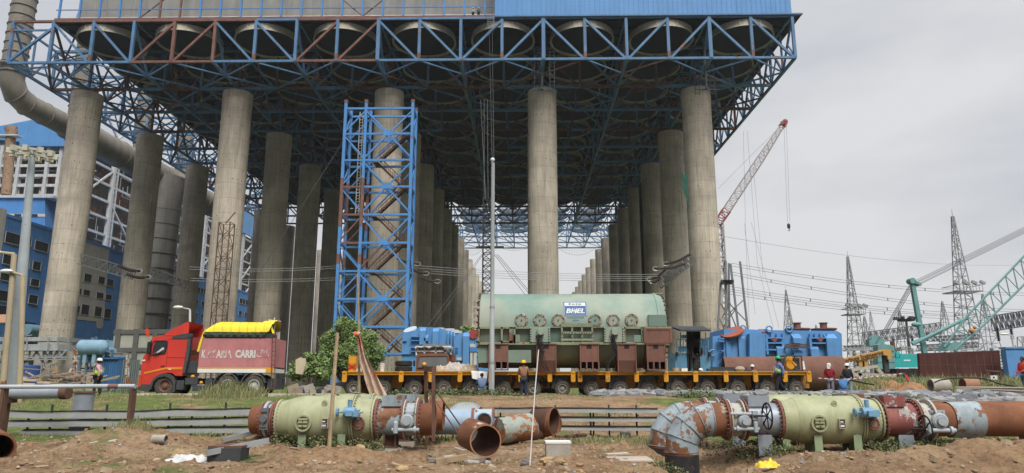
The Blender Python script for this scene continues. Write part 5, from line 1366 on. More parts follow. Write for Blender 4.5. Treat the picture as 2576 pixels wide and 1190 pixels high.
bolt_m = M('bolt_steel', (.28,.22,.18), .5, metal=.4, rust=.4, rsc=9)
def flange(t, x, r, Y, mat, th=.045, nb=28, name='flange'):
    mb = MB(); mb.cyl([(r-.006, x-th/2), (r, x-th/2+.008), (r, x+th/2-.008), (r-.006, x+th/2)], (0, Y, ZA), 'X', 56)
    o = mb.build(name, mat, t)
    mb = MB(); rb = r-.045
    for j in range(nb):
        a = j*math.tau/nb; y, z = Y+rb*math.cos(a), ZA+rb*math.sin(a)
        mb.tube((x-th/2-.035, y, z), (x+th/2+.035, y, z), .016, n=6)
    b = mb.build('bolt', bolt_m, o); b['kind'] = 'stuff'; return o
def pipe_seg(t, x0, x1, r0, r1, Y, mat, name='pipe', openr=False, openl=False):
    mb = MB(); prof = []
    if openl: prof += [(r0-.02, x0+.3), (r0-.02, x0)]
    prof += [(r0, x0), (r1, x1)]
    if openr: prof += [(r1-.02, x1), (r1-.02, x1-1.2), (.01, x1-1.2)]
    mb.lathe(prof, (0, Y, ZA), 'X', 56); return mb.build(name, mat, t)
def gearbox(t, cx, cz, Y, rr, mat=None, dirn=1, wheel=False):
    mat = mat or valve_m
    mb = MB(); cy = Y-.42
    mb.cyl([(rr, 0), (rr, .1), (rr*.8, .13)], (0,0,0), 'Y', 28)
    mb.xf(Matrix.Translation((cx, cy-.03, cz)) @ Matrix.Rotation(math.pi, 4, 'Z') @ Matrix.Translation((0,-.1,0)))
    mb.cyl([(rr*.55, -.07), (rr*.55, .0)], (cx, cy-.05, cz), 'Y', 20)
    mb.box((cx, cy+.12, cz+rr*.8), (rr*1.9, .12, rr*1.0)); mb.box((cx, cy+.2, cz), (rr*1.3, .4, rr*1.5))
    z = cz-rr*1.15
    mb.tube((cx-dirn*rr*2.1, cy-.02, z), (cx+dirn*rr*1.75, cy-.02, z), rr*.28, n=12)
    mb.tube((cx+dirn*rr*1.0, cy-.02, z), (cx+dirn*rr*1.35, cy-.02, z), rr*.5, n=12)
    mb.tube((cx-dirn*rr*1.55, cy-.05, z-rr*.45), (cx-dirn*rr*1.55, cy-.05, z+rr*.9), rr*.34, n=12); mb.sphere((cx-dirn*rr*1.55, cy-.05, z+rr*.9), rr*.34)
    for dx in (-.5, .5): mb.cyl([(rr*.16, -.03), (rr*.16, 0)], (cx+dx*rr*1.4, cy+.05, cz+rr*1.05), 'Y', 10)
    return mb.build('gearbox', mat, t)
def handwheel(t, x, z, Y, r, tilt=rad(70)):
    mb = MB(); c = Vector((x, Y-.62, z)); Mx = Matrix.Rotation(tilt, 3, 'Z')
    mb.path([c+Mx @ Vector((r*math.cos(a), 0, r*math.sin(a))) for a in [j*math.tau/32 for j in range(32)]], .02, 7, closed=True)
    for j in range(3):
        a = j*math.pi/3+.4; v = Mx @ Vector((r*math.cos(a), 0, r*math.sin(a))); mb.tube(c-v, c+v, .014, n=6)
    mb.tube(c, c+Vector((-.28, .1, 0)), .022, n=8); return mb.build('handwheel', black, t)
def X2(x): return A2(x, 800).x
def X4(x): return A4(x, 800).x
def filter_tank(t, f, o, Y):     # f maps z-units to world x ; o = offset in z-units from the left-hand tank
    x = lambda q: f(q+o)
    mb = MB(); u = UZ
    prof = [(.01, x(412)), (130*u, x(412)), (132*u, x(430)), (148*u, x(490)), (161*u, x(540)), (167*u, x(575)), (168*u, x(600)), (168*u, x(940)), (165*u, x(962)), (152*u, x(1020)), (139*u, x(1088)), (.01, x(1088))]
    mb.lathe(prof, (0, Y, ZA), 'X', 72); mb.build('tank_shell', tank_m, t)
    mb = MB(); mb.lathe([(168*u, x(744)), (168.8*u, x(744)), (168.8*u, x(748)), (168*u, x(748))], (0, Y, ZA), 'X', 72)
    mb.lathe([(150*u, x(498)), (151.8*u, x(499)), (151.8*u, x(502)), (150.5*u, x(503))], (0, Y, ZA), 'X', 72); mb.build('weld_seam', tank_m, t)
    flange(t, x(408), 141*u, Y, tank_m, .05, 32); 
    flange(t, x(946), 178*u, Y, tank_m, .035, 40, 'girth_flange'); flange(t, x(962), 178*u, Y, tank_m, .035, 40, 'girth_flange')
    flange(t, x(1098), 150*u, Y, tank_m, .04, 32)
    # manhole disc with two bars
    c = (x(624), Y, ZA-18*u); yy = Y-math.sqrt((168*u)**2-(18*u)**2)
    mb = MB(); mb.lathe([(.01, .03), (46*u, .03), (46*u, -.045), (58*u, -.045), (60*u, -.03), (60*u, .18)], (c[0], yy, c[2]), 'Y', 36)
    for dz in (-28, 10, 38): mb.box((c[0], yy-.03, c[2]+dz*u*.7), (64*u, .05, 14*u))
    m = mb.build('manhole', tank_m, t)
    mb = MB()
    for dz in (-20, 18): mb.cyl([(.014, -.08), (.014, -.05)], (c[0], yy, c[2]+dz*u), 'Y', 8)
    mb.build('bolt', rust_m, m)
    a, b = x(758), x(803); zc1 = ZA-18*u; yy = Y-167*u
    mb = MB(); mb.bx(a, b, yy-.07, yy+.05, zc1-34*u, zc1+34*u); pl = mb.build('name_plate', M('plate_frame', (.45,.42,.3), .6), t, smooth=False)
    mb = MB(); mb.bx(a+.015, b-.015, yy-.074, yy-.0705, zc1+2*u, zc1+29*u); mb.bx(a+.015, b-.015, yy-.074, yy-.0705, zc1-29*u, zc1-2*u); mb.build('plate_face', M('plate_dark', (.06,.045,.04), .5, var=.5, sc_=20), pl, smooth=False)
    mb = MB(); mb.bx(a+.02, b-.04, yy-.079, yy-.0745, zc1-22*u, zc1-10*u); mb.bx(a+.02, b-.06, yy-.079, yy-.0745, zc1+8*u, zc1+16*u); mb.build('plate_writing', white_p, pl, smooth=False)
    # lug
    mb = MB(); lx = x(757); mb.path([(lx+.0, Y-130*u+q*0, ZA+106*u+.09*math.sin(q)+.0*q) if False else (lx+.05*math.cos(q), Y-132*u, ZA+112*u+.075*math.sin(q)) for q in [j*math.tau/14 for j in range(14)]], .02, 7, closed=True); mb.box((lx, Y-122*u, ZA+92*u), (.07,.12,.12)); mb.build('lifting_lug', tank_m, t)
    mb = MB()
    for q in (640, 815): mb.cyl([(.035, ZA+166*u), (.035, ZA+180*u), (.07, ZA+180*u), (.07, ZA+185*u)], (x(q), Y, 0), 'Z', 12)
    mb.build('nozzle', tank_m, t)
    # small blind flange on the cone
    c = (x(1008), Y-135*u, ZA-20*u); mb = MB(); mb.cyl([(44*u, -.10), (46*u, -.09), (46*u, -.05), (34*u, -.05), (34*u, .25)], c, 'Y', 26); n_ = mb.build('side_nozzle', flange_r, t)
    mb = MB(); mb.cyl([(24*u, -.115), (24*u, -.1005)], c, 'Y', 20)
    for j in range(10): a = j*math.tau/10; mb.cyl([(.011, -.13), (.011, -.1)], (c[0]+math.cos(a)*38*u, c[1], c[2]+math.sin(a)*38*u), 'Y', 6)
    mb.build('bolt', bolt_m, n_)
    # blue actuator
    ax_, az = x(955), ZA+58*u; ay = Y-165*u-.12
    mb = MB(); mb.cyl([(34*u, -.13), (36*u, -.1), (36*u, .1), (30*u, .14)], (ax_, ay, az), 'X', 18); mb.tube((ax_, ay, az), (ax_, ay, az+82*u), .05, n=12); mb.cyl([(.06, az+82*u), (.045, az+88*u)], (ax_, ay, 0), 'Z', 10)
    mb.cyl([(.09, -.30), (.105, -.28), (.09, -.26)], (ax_, ay, az), 'X', 18); mb.tube((ax_-.3, ay, az), (ax_, ay, az), .022, n=8); mb.box((ax_+.16, ay-.02, az-.02), (.14,.16,.15)); mb.box((ax_+.02, ay-.14, az-.02), (.15,.1,.12))
    mb.build('actuator', act_b, t)
    mb = MB(); mb.tube((ax_+.2, ay, az), (x(1050), ay, az), .028, n=8); mb.cyl([(.06, 0), (.06, .06)], (x(1010), ay, az-.03), 'X', 12); mb.tube((x(1012), ay, az), (x(1012), ay+.05, ZA+10*u), .035, n=8); mb.build('gear_shaft', valve_m, t)
    for q in (615, 893):
        mb = MB(); mb.bx(x(q)-.015, x(q)+.015, Y-150*u, Y-10*u, g(x(q), Y)-.12, ZA-90*u); mb.bx(x(q)-.09, x(q)+.09, Y-152*u, Y-150.5*u, g(x(q), Y)-.12, ZA-95*u); mb.bx(x(q)-.09, x(q)+.09, Y+.1, Y+.12, g(x(q), Y)-.12, ZA-95*u)
        mb.build('support_leg', M('leg_green', (.27,.34,.2), .65, var=.15, streak=.2), t, smooth=False)
def collar(t, xa, xb, Y, mat, inner):     # box shaped tee collar standing on the pipe
    u = UZ; mb = MB(); w = 95*u; z0, z1 = ZA+95*u, ZA+170*u; xm = (xa+xb)/2
    for (a, b, c, d) in ((xa, Y-w, xb, Y-w+.02), (xa, Y+w-.02, xb, Y+w), (xa, Y-w+.021, xa+.02, Y+w-.021), (xb-.02, Y-w+.021, xb, Y+w-.021)): mb.bx(a, c, b, d, z0, z1)
    o = mb.build('collar', mat, t, smooth=False)
    mb = MB(); n = 24; h0 = 60*u
    vs = []
    rr_ = min((xb-xa)/2-.02, w*.95)
    mb.lathe([(rr_*1.15, ZA+60*u), (rr_, ZA+115*u), (rr_, ZA+164*u)], (xm, Y, 0), 'Z', 30); mb.build('branch', inner, t)
    return o
def left_line(Y, label, sfx=0):
    u = UZ; x = X2
    t = thing('filter_line', label, 'pipe assembly', (x(700), Y, 0), 0, 'bolted pipe and filter assemblies')
    pipe_seg(t, x(206), x(290), 101*u, 101*u, Y, pipe_r, 'pipe', openl=True)
    flange(t, x(292), 127*u, Y, flange_r); pipe_seg(t, x(300), x(360), 112*u, 112*u, Y, valve_m, 'valve_body'); flange(t, x(318), 129*u, Y, valve_m, .07); flange(t, x(368), 129*u, Y, flange_r); flange(t, x(384), 130*u, Y, flange_r, .03)
    mb = MB(); cz = ZA+8*u; mb.bx(x(300), x(358), Y-125*u, Y-70*u, cz-75*u, cz+75*u); mb.cyl([(24*u, -.05), (27*u, -.02), (27*u, .1)], (x(327), Y-128*u, cz), 'Y', 20)
    for dz in (-52, 52): mb.box((x(327), Y-126*u, cz+dz*u), (44*u, .05, 8*u))
    mb.build('gearbox', M('gearbox_dark', (.13,.145,.15), .6, rust=.4, rsc=6), t)
    pipe_seg(t, x(384), x(410), 100*u, 100*u, Y, rust_m)
    filter_tank(t, x, 0, Y)
    flange(t, x(1120), 146*u, Y, flange_r, .05)
    pipe_seg(t, x(1120), x(1300), 116*u, 116*u, Y, pipe_g, 'tee_pipe')
    collar(t, x(1158), x(1306), Y, pipe_g, pipe_b)
    flange(t, x(1308), 142*u, Y, flange_r, .035); flange(t, x(1320), 142*u, Y, flange_w, .03)
    pipe_seg(t, x(1318), x(1412), 116*u, 116*u, Y, valve_m, 'valve_body')
    flange(t, x(1408), 146*u, Y, flange_w, .03); flange(t, x(1422), 150*u, Y, flange_r, .04)
    pipe_seg(t, x(1422), x(1530), 116*u, 116*u, Y, pipe_r, 'pipe', openr=True)
    gearbox(t, x(1350), ZA-8*u, Y, 50*u)
    mb = MB()
    for q in (1180, 1262): mb.bx(x(q)-.02, x(q)+.02, Y-.3, Y+.1, .12, ZA-100*u)
    mb.bx(x(1165), x(1280), Y-.34, Y+.2, .10, .14); mb.bx(x(1175), x(1270), Y-.05, Y-.03, .14, ZA-95*u); mb.build('support_stand', rust_m, t, smooth=False)
    mb = MB(); mb.bx(x(1155), x(1315), Y-.45, Y+.35, -.45, .099); mb.build('footing', concrete2, t, smooth=False)
    return t
lf = left_line(YN, 'left pipe line with pale green tank, nearer of the pair, ending in rusty open pipe')
lb_ = dup(lf, 'left pipe line mostly hidden behind the nearer left pale green tank')
lb_.location = (lf.location.x+.0, YRR, 0)
def right_line(Y, label):
    u = UZ; x = X4
    t = thing('filter_line', label, 'pipe assembly', (x(1500), Y, 0), 0, 'bolted pipe and filter assemblies')
    r = 118*u; xe = x(584); xs_ = x(810); rb = xs_-xe
    # mitred elbow
    n = 4; pts = []; c = (xs_, ZA-rb)
    pts = [Vector((xe, Y, -.75)), Vector((xe, Y, ZA-rb-.02))]
    for j in range(1, n): a = math.pi-j*(math.pi/2)/n; pts.append(Vector((xs_+rb*math.cos(a)*1.02, Y, ZA-rb+rb*math.sin(a)*1.02)))
    pts += [Vector((xs_, Y, ZA)), Vector((x(905), Y, ZA))]
    mb = MB(); mb.path(pts, r, 48, 0); el = mb.build('elbow', pipe_g, t, ang=15)
    mb = MB(); mb.lathe([(r+.004, -.7), (r+.004, A4(0, 1055).z+.06*0)], (xe, Y, 0), 'Z', 48); mb.build('tar_coating', M('tar_black', (.03,.028,.03), .8, var=.4, sc_=4, rust=.3, rsc=2.5), el)
    mb = MB(); z_ = A4(0, 1055).z; mb.lathe([(r+.006, z_-.001), (r+.006, z_+.07)], (xe, Y, 0), 'Z', 48); mb.build('rust_band', pipe_r, el)
    mb = MB()
    for k in range(1, len(pts)-1):
        d = (pts[k+1]-pts[k-1]).normalized(); mb.tube(pts[k]-d*.008, pts[k]+d*.008, r*1.035+.006, n=40)
    mb.build('weld_seam', pipe_g, el)
    mb = MB(); mb.lathe([(r+.004, x(806)), (r+.004, x(905))], (0, Y, ZA), 'X', 48); mb.build('rust_band', dirty_r, el)
    flange(t, x(912), 146*u, Y, flange_r, .05); flange(t, x(930), 146*u, Y, flange_w, .03)
    pipe_seg(t, x(925), x(1045), 116*u, 116*u, Y, flange_w, 'valve_body'); flange(t, x(1025), 143*u, Y, flange_w, .03); flange(t, x(1046), 146*u, Y, flange_r, .04)
    gearbox(t, x(1015), ZA-5*u, Y, 46*u, valve_m, -1)
    mb = MB(); mb.tube((x(915), Y-.44, ZA+45*u), (x(1075), Y-.44, ZA+45*u), .035, n=10); mb.box((x(1088), Y-.44, ZA+35*u), (.12,.14,.2)); mb.tube((x(1088), Y-.44, ZA-10*u), (x(1088), Y-.44, ZA+30*u), .05, n=10); mb.build('gear_shaft', valve_m, t)
    handwheel(t, x(1158), ZA+33*u, Y, 88*u, rad(93))
    pipe_seg(t, x(1046), x(1285), 117*u, 117*u, Y, pipe_gr, 'tee_pipe'); collar(t, x(1060), x(1212), Y, pipe_gr, pipe_gr)
    flange(t, x(1290), 148*u, Y, flange_r, .05)
    filter_tank(t, lambda q: x(q), 905, Y)
    o = 1460
    flange(t, x(o+572), 148*u, Y, flange_r, .04)
    pipe_seg(t, x(o+560), x(o+815), 117*u, 117*u, Y, red_t, 'tee_pipe'); collar(t, x(o+578), x(o+732), Y, red_t, pipe_gr)
    mb = MB(); a, b = x(o+670), x(o+745); mb.bx(a, b, Y-117*u*.93, Y-.3, ZA+42*u, ZA+70*u); mb.build('name_plate', flange_w, t, smooth=False)
    flange(t, x(o+820), 148*u, Y, flange_r, .05); flange(t, x(o+838), 148*u, Y, flange_w, .03)
    pipe_seg(t, x(o+830), x(o+950), 116*u, 116*u, Y, flange_w, 'valve_body'); flange(t, x(o+925), 148*u, Y, flange_w, .05)
    gearbox(t, x(o+945), ZA-2*u, Y, 56*u)
    handwheel(t, x(o+800), ZA-55*u, Y, 92*u, rad(88))
    pipe_seg(t, x(o+940), x(o+1075), 116*u, 116*u, Y, pipe_r, 'pipe'); pipe_seg(t, x(o+1075), x(o+1285), 124*u, 130*u, Y, pipe_g, 'sleeve')
    pipe_seg(t, x(o+1210), x(o+2100), 116*u, 116*u, Y, pipe_r, 'long_pipe')
    mb = MB()
    for q0, q1 in ((1115, 1215),): mb.bx(x(q0), x(q1), Y-.3, Y-.27, -.05, ZA-100*u); mb.bx((x(q0)+x(q1))/2-.02, (x(q0)+x(q1))/2+.02, Y-.27, Y+.2, -.05, ZA-100*u)
    for q0, q1 in ((o+660, o+768),): mb.bx(x(q0), x(q1), Y-.3, Y-.27, -.05, ZA-100*u); mb.bx((x(q0)+x(q1))/2-.02, (x(q0)+x(q1))/2+.02, Y-.27, Y+.2, -.05, ZA-100*u)
    mb.bx(x(o+1600), x(o+1625), Y-.3, Y+.1, -.02, ZA-100*u); mb.build('pedestal', pipe_gr, t, smooth=False)
    mb = MB(); mb.bx(x(o+1510), x(o+1720), Y-.5, Y+.5, -.4, A4(0, 960).z*.2+.06); mb.build('footing', wood, t, smooth=False)
    return t
rf_ = right_line(YN, 'right pipe line with pale green tank, nearer of the pair, starting in peeling elbow')
rb_ = dup(rf_, 'right pipe line behind the nearer one, its peeling elbow showing further left')
rb_.location = (rf_.location.x-.03, YRR, 0)
# ---------------- loose pipes in the middle ----------------
def A3(x, y, Y): return P(*zr3(x, y), Y)
Yb = 20.2
a, b = A3(560, 480, Yb), A3(1225, 480, Yb); r = (A3(900, 350, Yb).z-A3(900, 612, Yb).z)/2; zc3 = A3(900, 481, Yb).z
t = thing('loose_pipe', 'pale blue pipe with a round side hole, lying behind the open rusty elbow', 'pipe', ((a.x+b.x)/2, Yb, 0))
mb = MB(); mb.lathe([(r-.02, a.x+.2), (r-.02, a.x), (r, a.x), (r, b.x), (r-.02, b.x), (r-.02, b.x-.3)], (0, Yb, zc3), 'X', 48); mb.build('shell', pipe_b, t)
mb = MB(); p = A3(1000, 400, Yb); mb.lathe([(r+.003, p.x), (r+.03, p.x), (r+.03, p.x+.07), (r+.003, p.x+.07)], (0, Yb, zc3), 'X', 48); mb.lathe([(r+.002, b.x-.045), (r+.03, b.x-.045), (r+.03, b.x+.005), (r, b.x+.005)], (0, Yb, zc3), 'X', 48); mb.build('ring', flange_r, t)
mb = MB(); mb.lathe([(r+.002, p.x+.1), (r+.002, b.x-.05)], (0, Yb, zc3), 'X', 48); mb.build('patch', M('blue_peel', (.36,.45,.5), .6, rust=.35, rsc=3, rcol=(.25,.06,.05)), t)
mb = MB(); c = A3(1125, 475, Yb-r); mb.lathe([(.19, -.04), (.22, -.06), (.24, -.04), (.24, .1), (.19, .1), (.19, -.04)], (c.x, Yb-r+.02, c.z), 'Y', 30); mb.build('branch_ring', pipe_b, t)
mb = MB(); mb.cyl([(.19, -.012), (.19, .03)], (c.x, Yb-r+.01, c.z), 'Y', 30); mb.build('branch_hole', M('rusty_dark', (.06,.03,.02), .9, var=.4, sc_=6), t)
# open rusty elbow
t = thing('open_elbow', 'short rusty elbow pipe lying with its wide open mouth towards the camera', 'pipe', A3(1130, 850, 16.6))
c = A3(1140, 680, 15.3); rr = 158*.3882/1.59*sc(15.3)*1.03
fd = Vector((.22, -1, -.02)).normalized()       # mouth direction
back = [c, c-fd*.2, c-fd*.36+Vector((-.07, 0, .03)), c-fd*.5+Vector((-.17, 0, .07)), c-fd*.62+Vector((-.30, 0, .12))]
mb = MB(); mb.path(back, [rr, rr, rr, rr*.98, rr*.96], 44, 0, cap=False); n = len(mb.v); mb.path([p+fd*.0 for p in back], [rr-.028, rr-.03, rr-.03, rr-.03, rr*.93], 44, 1, cap=False)
b0 = 0
for j in range(44): mb.f.append([j, (j+1) % 44, n+(j+1) % 44, n+j]); mb.m.append(2)
mb.build('shell', [dirty_r, M('dark_rust_inside', (.07,.03,.018), .9, var=.4, sc_=3), M('cut_edge', (.35,.16,.08), .7)], t, ang=40)
mb = MB(); q = [A3(985, 680, 15.45), A3(1010, 600, 15.45), A3(1050, 572, 15.45), A3(1062, 575, 15.45), A3(1035, 640, 15.45), A3(1000, 685, 15.45)]
mb.add([(p.x, 15.45, p.z) for i, p in enumerate(q)], [list(range(6))]); mb.build('torn_sheet', white_p, t, smooth=False)
# peeled pipe with a flared end
t = thing('loose_pipe', 'peeling grey green pipe with a rusty mitred end, tilted, behind the thin white pole', 'pipe', A3(1500, 700, 18.6))
p0, p1 = A3(1280, 575, 18.7), A3(1700, 515, 19.3); rr = 136*.3882/1.59*sc(18.9)
mb = MB(); mb.path([p0, p0.lerp(p1, .5), p1], [rr*.93, rr*.99, rr*1.03], 44); mb.build('shell', M('peeled_green_grey', (.30,.34,.30), .7, var=.15, sc_=2, rust=.62, rsc=2.1, rcol=(.24,.10,.04)), t)
d = (p1-p0).normalized(); p2 = p1+Vector((.44, .1, .04)); p3 = p1+Vector((.60, .02, .05))
mb = MB()
for q in (.78, .86, 1.0): c = p0.lerp(p1, q); mb.tube(c-d*.01, c+d*.01, rr*1.03+.012, n=40)
mb.build('weld_seam', pipe_gr, t)
fd2 = Vector((.9, -.45, .0)).normalized(); mb = MB(); c2 = A3(1845, 480, 19.0)
mb.path([p1, p1.lerp(c2, .5)+Vector((0,.05,0)), c2-fd2*.05, c2], [rr*1.0, rr*.98, rr*1.0, rr*1.02], 44, 0, cap=False); n = len(mb.v); mb.path([c2-fd2*.6, c2-fd2*.05, c2], [rr*.9, rr*.97, rr*.97], 44, 1, cap=False)
mb.build('mitred_end', [dirty_r, M('dark_rust_inside2', (.09,.045,.03), .9, var=.4, sc_=3)], t, ang=40)
mb = MB(); mb.path([c2+Matrix.Rotation(math.atan2(fd2.y, fd2.x), 3, 'Z') @ Vector((0, rr*1.0*math.cos(a), rr*1.0*math.sin(a))) for a in [j*math.tau/44 for j in range(44)]], .018, 6, closed=True); mb.build('cut_edge', pipe_r, t)
mb = MB(); b_ = A3(1640, 520, 18.5)
pts_ = [(1625,460),(1640,480),(1618,510),(1632,540),(1650,555),(1622,585),(1640,583)]
for i in range(len(pts_)-1): mb.bar(A3(*pts_[i], 18.33), A3(*pts_[i+1], 18.33), .012, .012)
mb.build('chalk_mark', M('chalk_red', (.6,.35,.3), .9), t, smooth=False)
# corrugated sheet roll
t = thing('corrugated_sheet', 'curved grey corrugated sheet lying on the bank behind the pale blue pipe', 'sheet', A3(890, 350, 22.2))
a, b = A3(735, 350, 22), A3(1035, 350, 22); h = A3(890, 285, 22).z-a.z; mb = MB(); vs = []; n = 40
for i in range(n+1):
    u = i/n; x = a.x+(b.x-a.x)*u
    for j in range(9):
        v = j/8; an = math.pi*v; wv = .018*math.sin(u*n*1.6); vs.append((x+.25*v, 22+.5-.5*math.cos(an), a.z-.25+(h+.25+wv)*math.sin(an)*(1-.35*abs(2*u-1)**3)))
mb.add(vs, [(i*9+j, i*9+j+1, (i+1)*9+j+1, (i+1)*9+j) for i in range(n) for j in range(8)]); mb.build('sheet', grey_st, t, ang=60)
# ---------------- cable tray racks ----------------
def rack(name, label, rails, x_posts, Y, conv_f, cat='cable rack'):
    p0 = P(*conv_f(*rails[0][0][0]), Y); t = thing(name, label, cat, (P(*conv_f(rails[0][0][-1][0], 800), Y).x/2+p0.x/2, Y, 0), 0, 'cable racks along the bank')
    for pts, th in rails:
        mb = MB(); ps = [P(*conv_f(x, y), Y) for x, y in pts]; h = th*sc(Y)
        for i in range(len(ps)-1):
            d = R.uniform(-.012, .012); mb.bar(ps[i], ps[i+1], .02, h, 0); mb.bar(ps[i]+Vector((0,.16,h/2)), ps[i+1]+Vector((0,.16,h/2)), .34, .012, 0); mb.bar(ps[i]+Vector((0,.32,0)), ps[i+1]+Vector((0,.32,0)), .02, h)
        mb.build('tray', M('tray_zinc', (.44,.45,.44), .5, metal=.3, var=.12, streak=.1), t, smooth=False)
        mb = MB()
        for c in range(5):
            q = []
            for i in range(len(ps)-1):
                for k in range(5):
                    p = ps[i].lerp(ps[i+1], k/5); q.append(p+Vector((0, .04+c*.055, h/2+.02+.022*nz3(p.x*1.1, c*3, 1)+.02)))
            mb.path(q, .018, 6)
        mb.build('cable', black, t)
    mb = MB()
    for x, y0, y1 in x_posts:
        p, q = P(*conv_f(x, y0), Y+.17), P(*conv_f(x, y1), Y+.17); mb.bar((p.x, Y+.36, q.z-.25), (p.x, Y+.36, p.z), .05, .05); mb.bar((p.x, Y+.0, p.z-.3), (p.x, Y+.36, p.z-.3), .04, .04)
    mb.build('post', dark_st, t, smooth=False); return t
z1b = conv(.548, 0, 1240)
rack('cable_rack', 'left galvanised cable rack, three sagging trays with black cables beneath the grass bank', [
 ([(50,765),(300,775),(540,768),(940,772),(1030,768),(1270,755),(1500,757),(1800,749),(2030,742)], 13),
 ([(50,838),(420,836),(560,832),(1000,832),(1180,826),(1500,822),(1830,812),(2030,806)], 12),
 ([(150,903),(560,902),(950,900),(1270,884),(1730,882),(2030,876)], 11)],
 [(185,745,910),(355,690,910),(757,690,910),(1222,680,880),(1632,675,885),(1385,740,880)], 21.6, z1b)
rack('cable_rack', 'right galvanised cable rack, three straight trays on dark posts below the stony bank', [
 ([(1210,372),(1500,372),(1950,370),(2576,378),(3000,378)], 7), ([(1210,465),(1900,463),(2576,468),(3000,466)], 6.5), ([(1210,557),(1900,556),(2576,562),(3000,560)], 6)],
 [(1290,330,600),(1660,320,600),(1860,310,600),(2225,390,600),(2415,310,640),(2255,390,560),(2700,310,620)], 21.8, zr3)
def single(name, cat, label, mat, fn, smooth=True, group=None):
    mb = MB(); fn(mb); return tag(mb.build(name, mat, smooth=smooth), label, cat, group)
# ---------------- left handrail pipe, stub and posts ----------------
t = thing('pipe_barrier', 'long grey horizontal pipe resting on brown angle posts at the lower left', 'barrier', P(200, 1090, 19))
YH = 19.2
def B1(x, y, Y=YH): return P(*z1b(x, y), Y)
mb = MB(); mb.path([B1(-80, 560), B1(300, 560), B1(700, 556), B1(985, 556)], .056, 16); mb.build('rail_pipe', M('pale_grey_paint', (.42,.46,.48), .55, rust=.2, rsc=2), t)
mb = MB(); mb.tube(B1(792, 557), B1(868, 556), .059, n=16); mb.build('rust_band', rust_pink, t)
for x, y1 in ((22, 900), (962, 1000)):
    p = B1(x, 575); q = B1(x-14, y1); mb = MB(); mb.bx(p.x-.045, p.x+.045, YH-.02, YH+.02, q.z-.2, p.z); mb.bx(p.x+.03, p.x+.06, YH+.021, YH+.16, q.z-.2, p.z); mb.build('post', rust_m, t, smooth=False)
single('stub_pipe', 'pipe', 'grey capped pipe stub with a rusty end below the long grey rail pipe', [pipe_gr, rust_m], lambda mb: (mb.tube(B1(55, 608, 20.5), B1(450, 604, 20.5), .165, n=22, m=0), mb.tube(B1(450, 604, 20.5), B1(503, 603, 20.5), .19, n=22, m=1), mb.bx(B1(100, 0, 20.5).x, B1(186, 0, 20.5).x, 20.3, 20.7, B1(0, 678, 20.5).z, B1(0, 640, 20.5).z, 1), mb.bx(B1(118, 0, 20.5).x, B1(158, 0, 20.5).x, 20.4, 20.6, 0, B1(0, 679, 20.5).z, 1)))
single('vertical_pipe', 'pipe', 'thick grey upright pipe with a rusty flat cap below the man in the yellow vest', [pipe_gr, rust_m, M('tar', (.04,.04,.045), .8)], lambda mb: (mb.tube((B1(685, 0, 22.6).x, 22.6, B1(0, 840, 22.6).z), (B1(692, 0, 22.6).x, 22.6, B1(0, 605, 22.6).z), .29, n=26, m=0), mb.tube((B1(692, 0, 22.6).x, 22.6, B1(0, 606, 22.6).z), (B1(692, 0, 22.6).x, 22.6, B1(0, 594, 22.6).z), .33, n=26, m=1), mb.tube((B1(670, 0, 22.6).x, 22.6, -.2), (B1(685, 0, 22.6).x, 22.6, B1(0, 835, 22.6).z), .285, n=26, m=2)))
single('thin_post', 'post', 'slim pale green post with black foot by the end of the rail pipe', [tank_m, black, rust_m], lambda mb: (mb.tube((B1(1040, 0, 20).x, 20, B1(0, 860, 20).z), (B1(1042, 0, 20).x, 20, B1(0, 600, 20).z), .075, n=12), mb.tube((B1(1030, 0, 20).x, 20, -.1), (B1(1040, 0, 20).x, 20, B1(0, 858, 20).z), .078, n=12, m=1), mb.bx(B1(1020, 0, 20).x, B1(1062, 0, 20).x, 19.9, 20.1, B1(0, 601, 20).z, B1(0, 595, 20).z, 2)))
single('big_pipe_end', 'pipe', 'dark open end of a big rusty pipe cut off by the left edge', [pipe_r, dark_in], lambda mb: (mb.lathe([(.33, -3), (.33, 0), (.285, 0), (.28, -.1), (.28, -2)], (0,0,0), 'X', 40), mb.cyl([(.27, -1.6), (.27, -1.5)], (0,0,0), 'X', 30, 1), mb.xf(Matrix.Translation(P(-6, 1130, 15.0)) @ Matrix.Rotation(rad(-50), 4, 'Z'))))
# ---------------- poles and stakes in front ----------------
lp = thing('light_pole', 'tall grey sectional pole standing on the bank in front of the stator', 'pole', P(1238, 985, 34.2))
a, b = P(1237, 978, 34.2), P(1242, 404, 34.2)
px_ = a.x; w = sc(34.2, 800)
mb = MB(); zs = [P(1240, v, 34.2).z for v in (985, 912, 770, 690, 560, 470, 410, 402)]
mb.lathe([(6.6*w, zs[0]-.3), (6.6*w, zs[1]), (6.2*w, zs[1]+.02), (5.9*w, zs[2]), (5.3*w, zs[2]+.02), (5.2*w, zs[3]), (4.8*w, zs[5]), (4.5*w, zs[6]), (.01, zs[6])], (px_, 34.2, 0), 'Z', 20); mb.build('shaft', M('pole_grey', (.33,.35,.35), .55, var=.1, streak=.2), lp)
mb = MB(); mb.lathe([(6.9*w, zs[1]-.06), (7.2*w, zs[1]), (6.9*w, zs[1]+.05)], (px_, 34.2, 0), 'Z', 20); mb.lathe([(6.4*w, zs[2]-.1), (6.6*w, zs[2]), (5.6*w, zs[2]+.05)], (px_, 34.2, 0), 'Z', 20); mb.bx(px_-.13, px_-.02, 34.04, 34.07, zs[0]+.1, zs[1]-.3); mb.build('collar', grey_st, lp)
mb = MB(); mb.sphere((px_-.02, 34.2, zs[7]), .11, n=14, k=8); mb.tube((px_-.06, 34.2, zs[6]-.3), (px_-.02, 34.2, zs[7]), .035, n=8); mb.build('lamp_head', white_p, lp)
mb = MB()
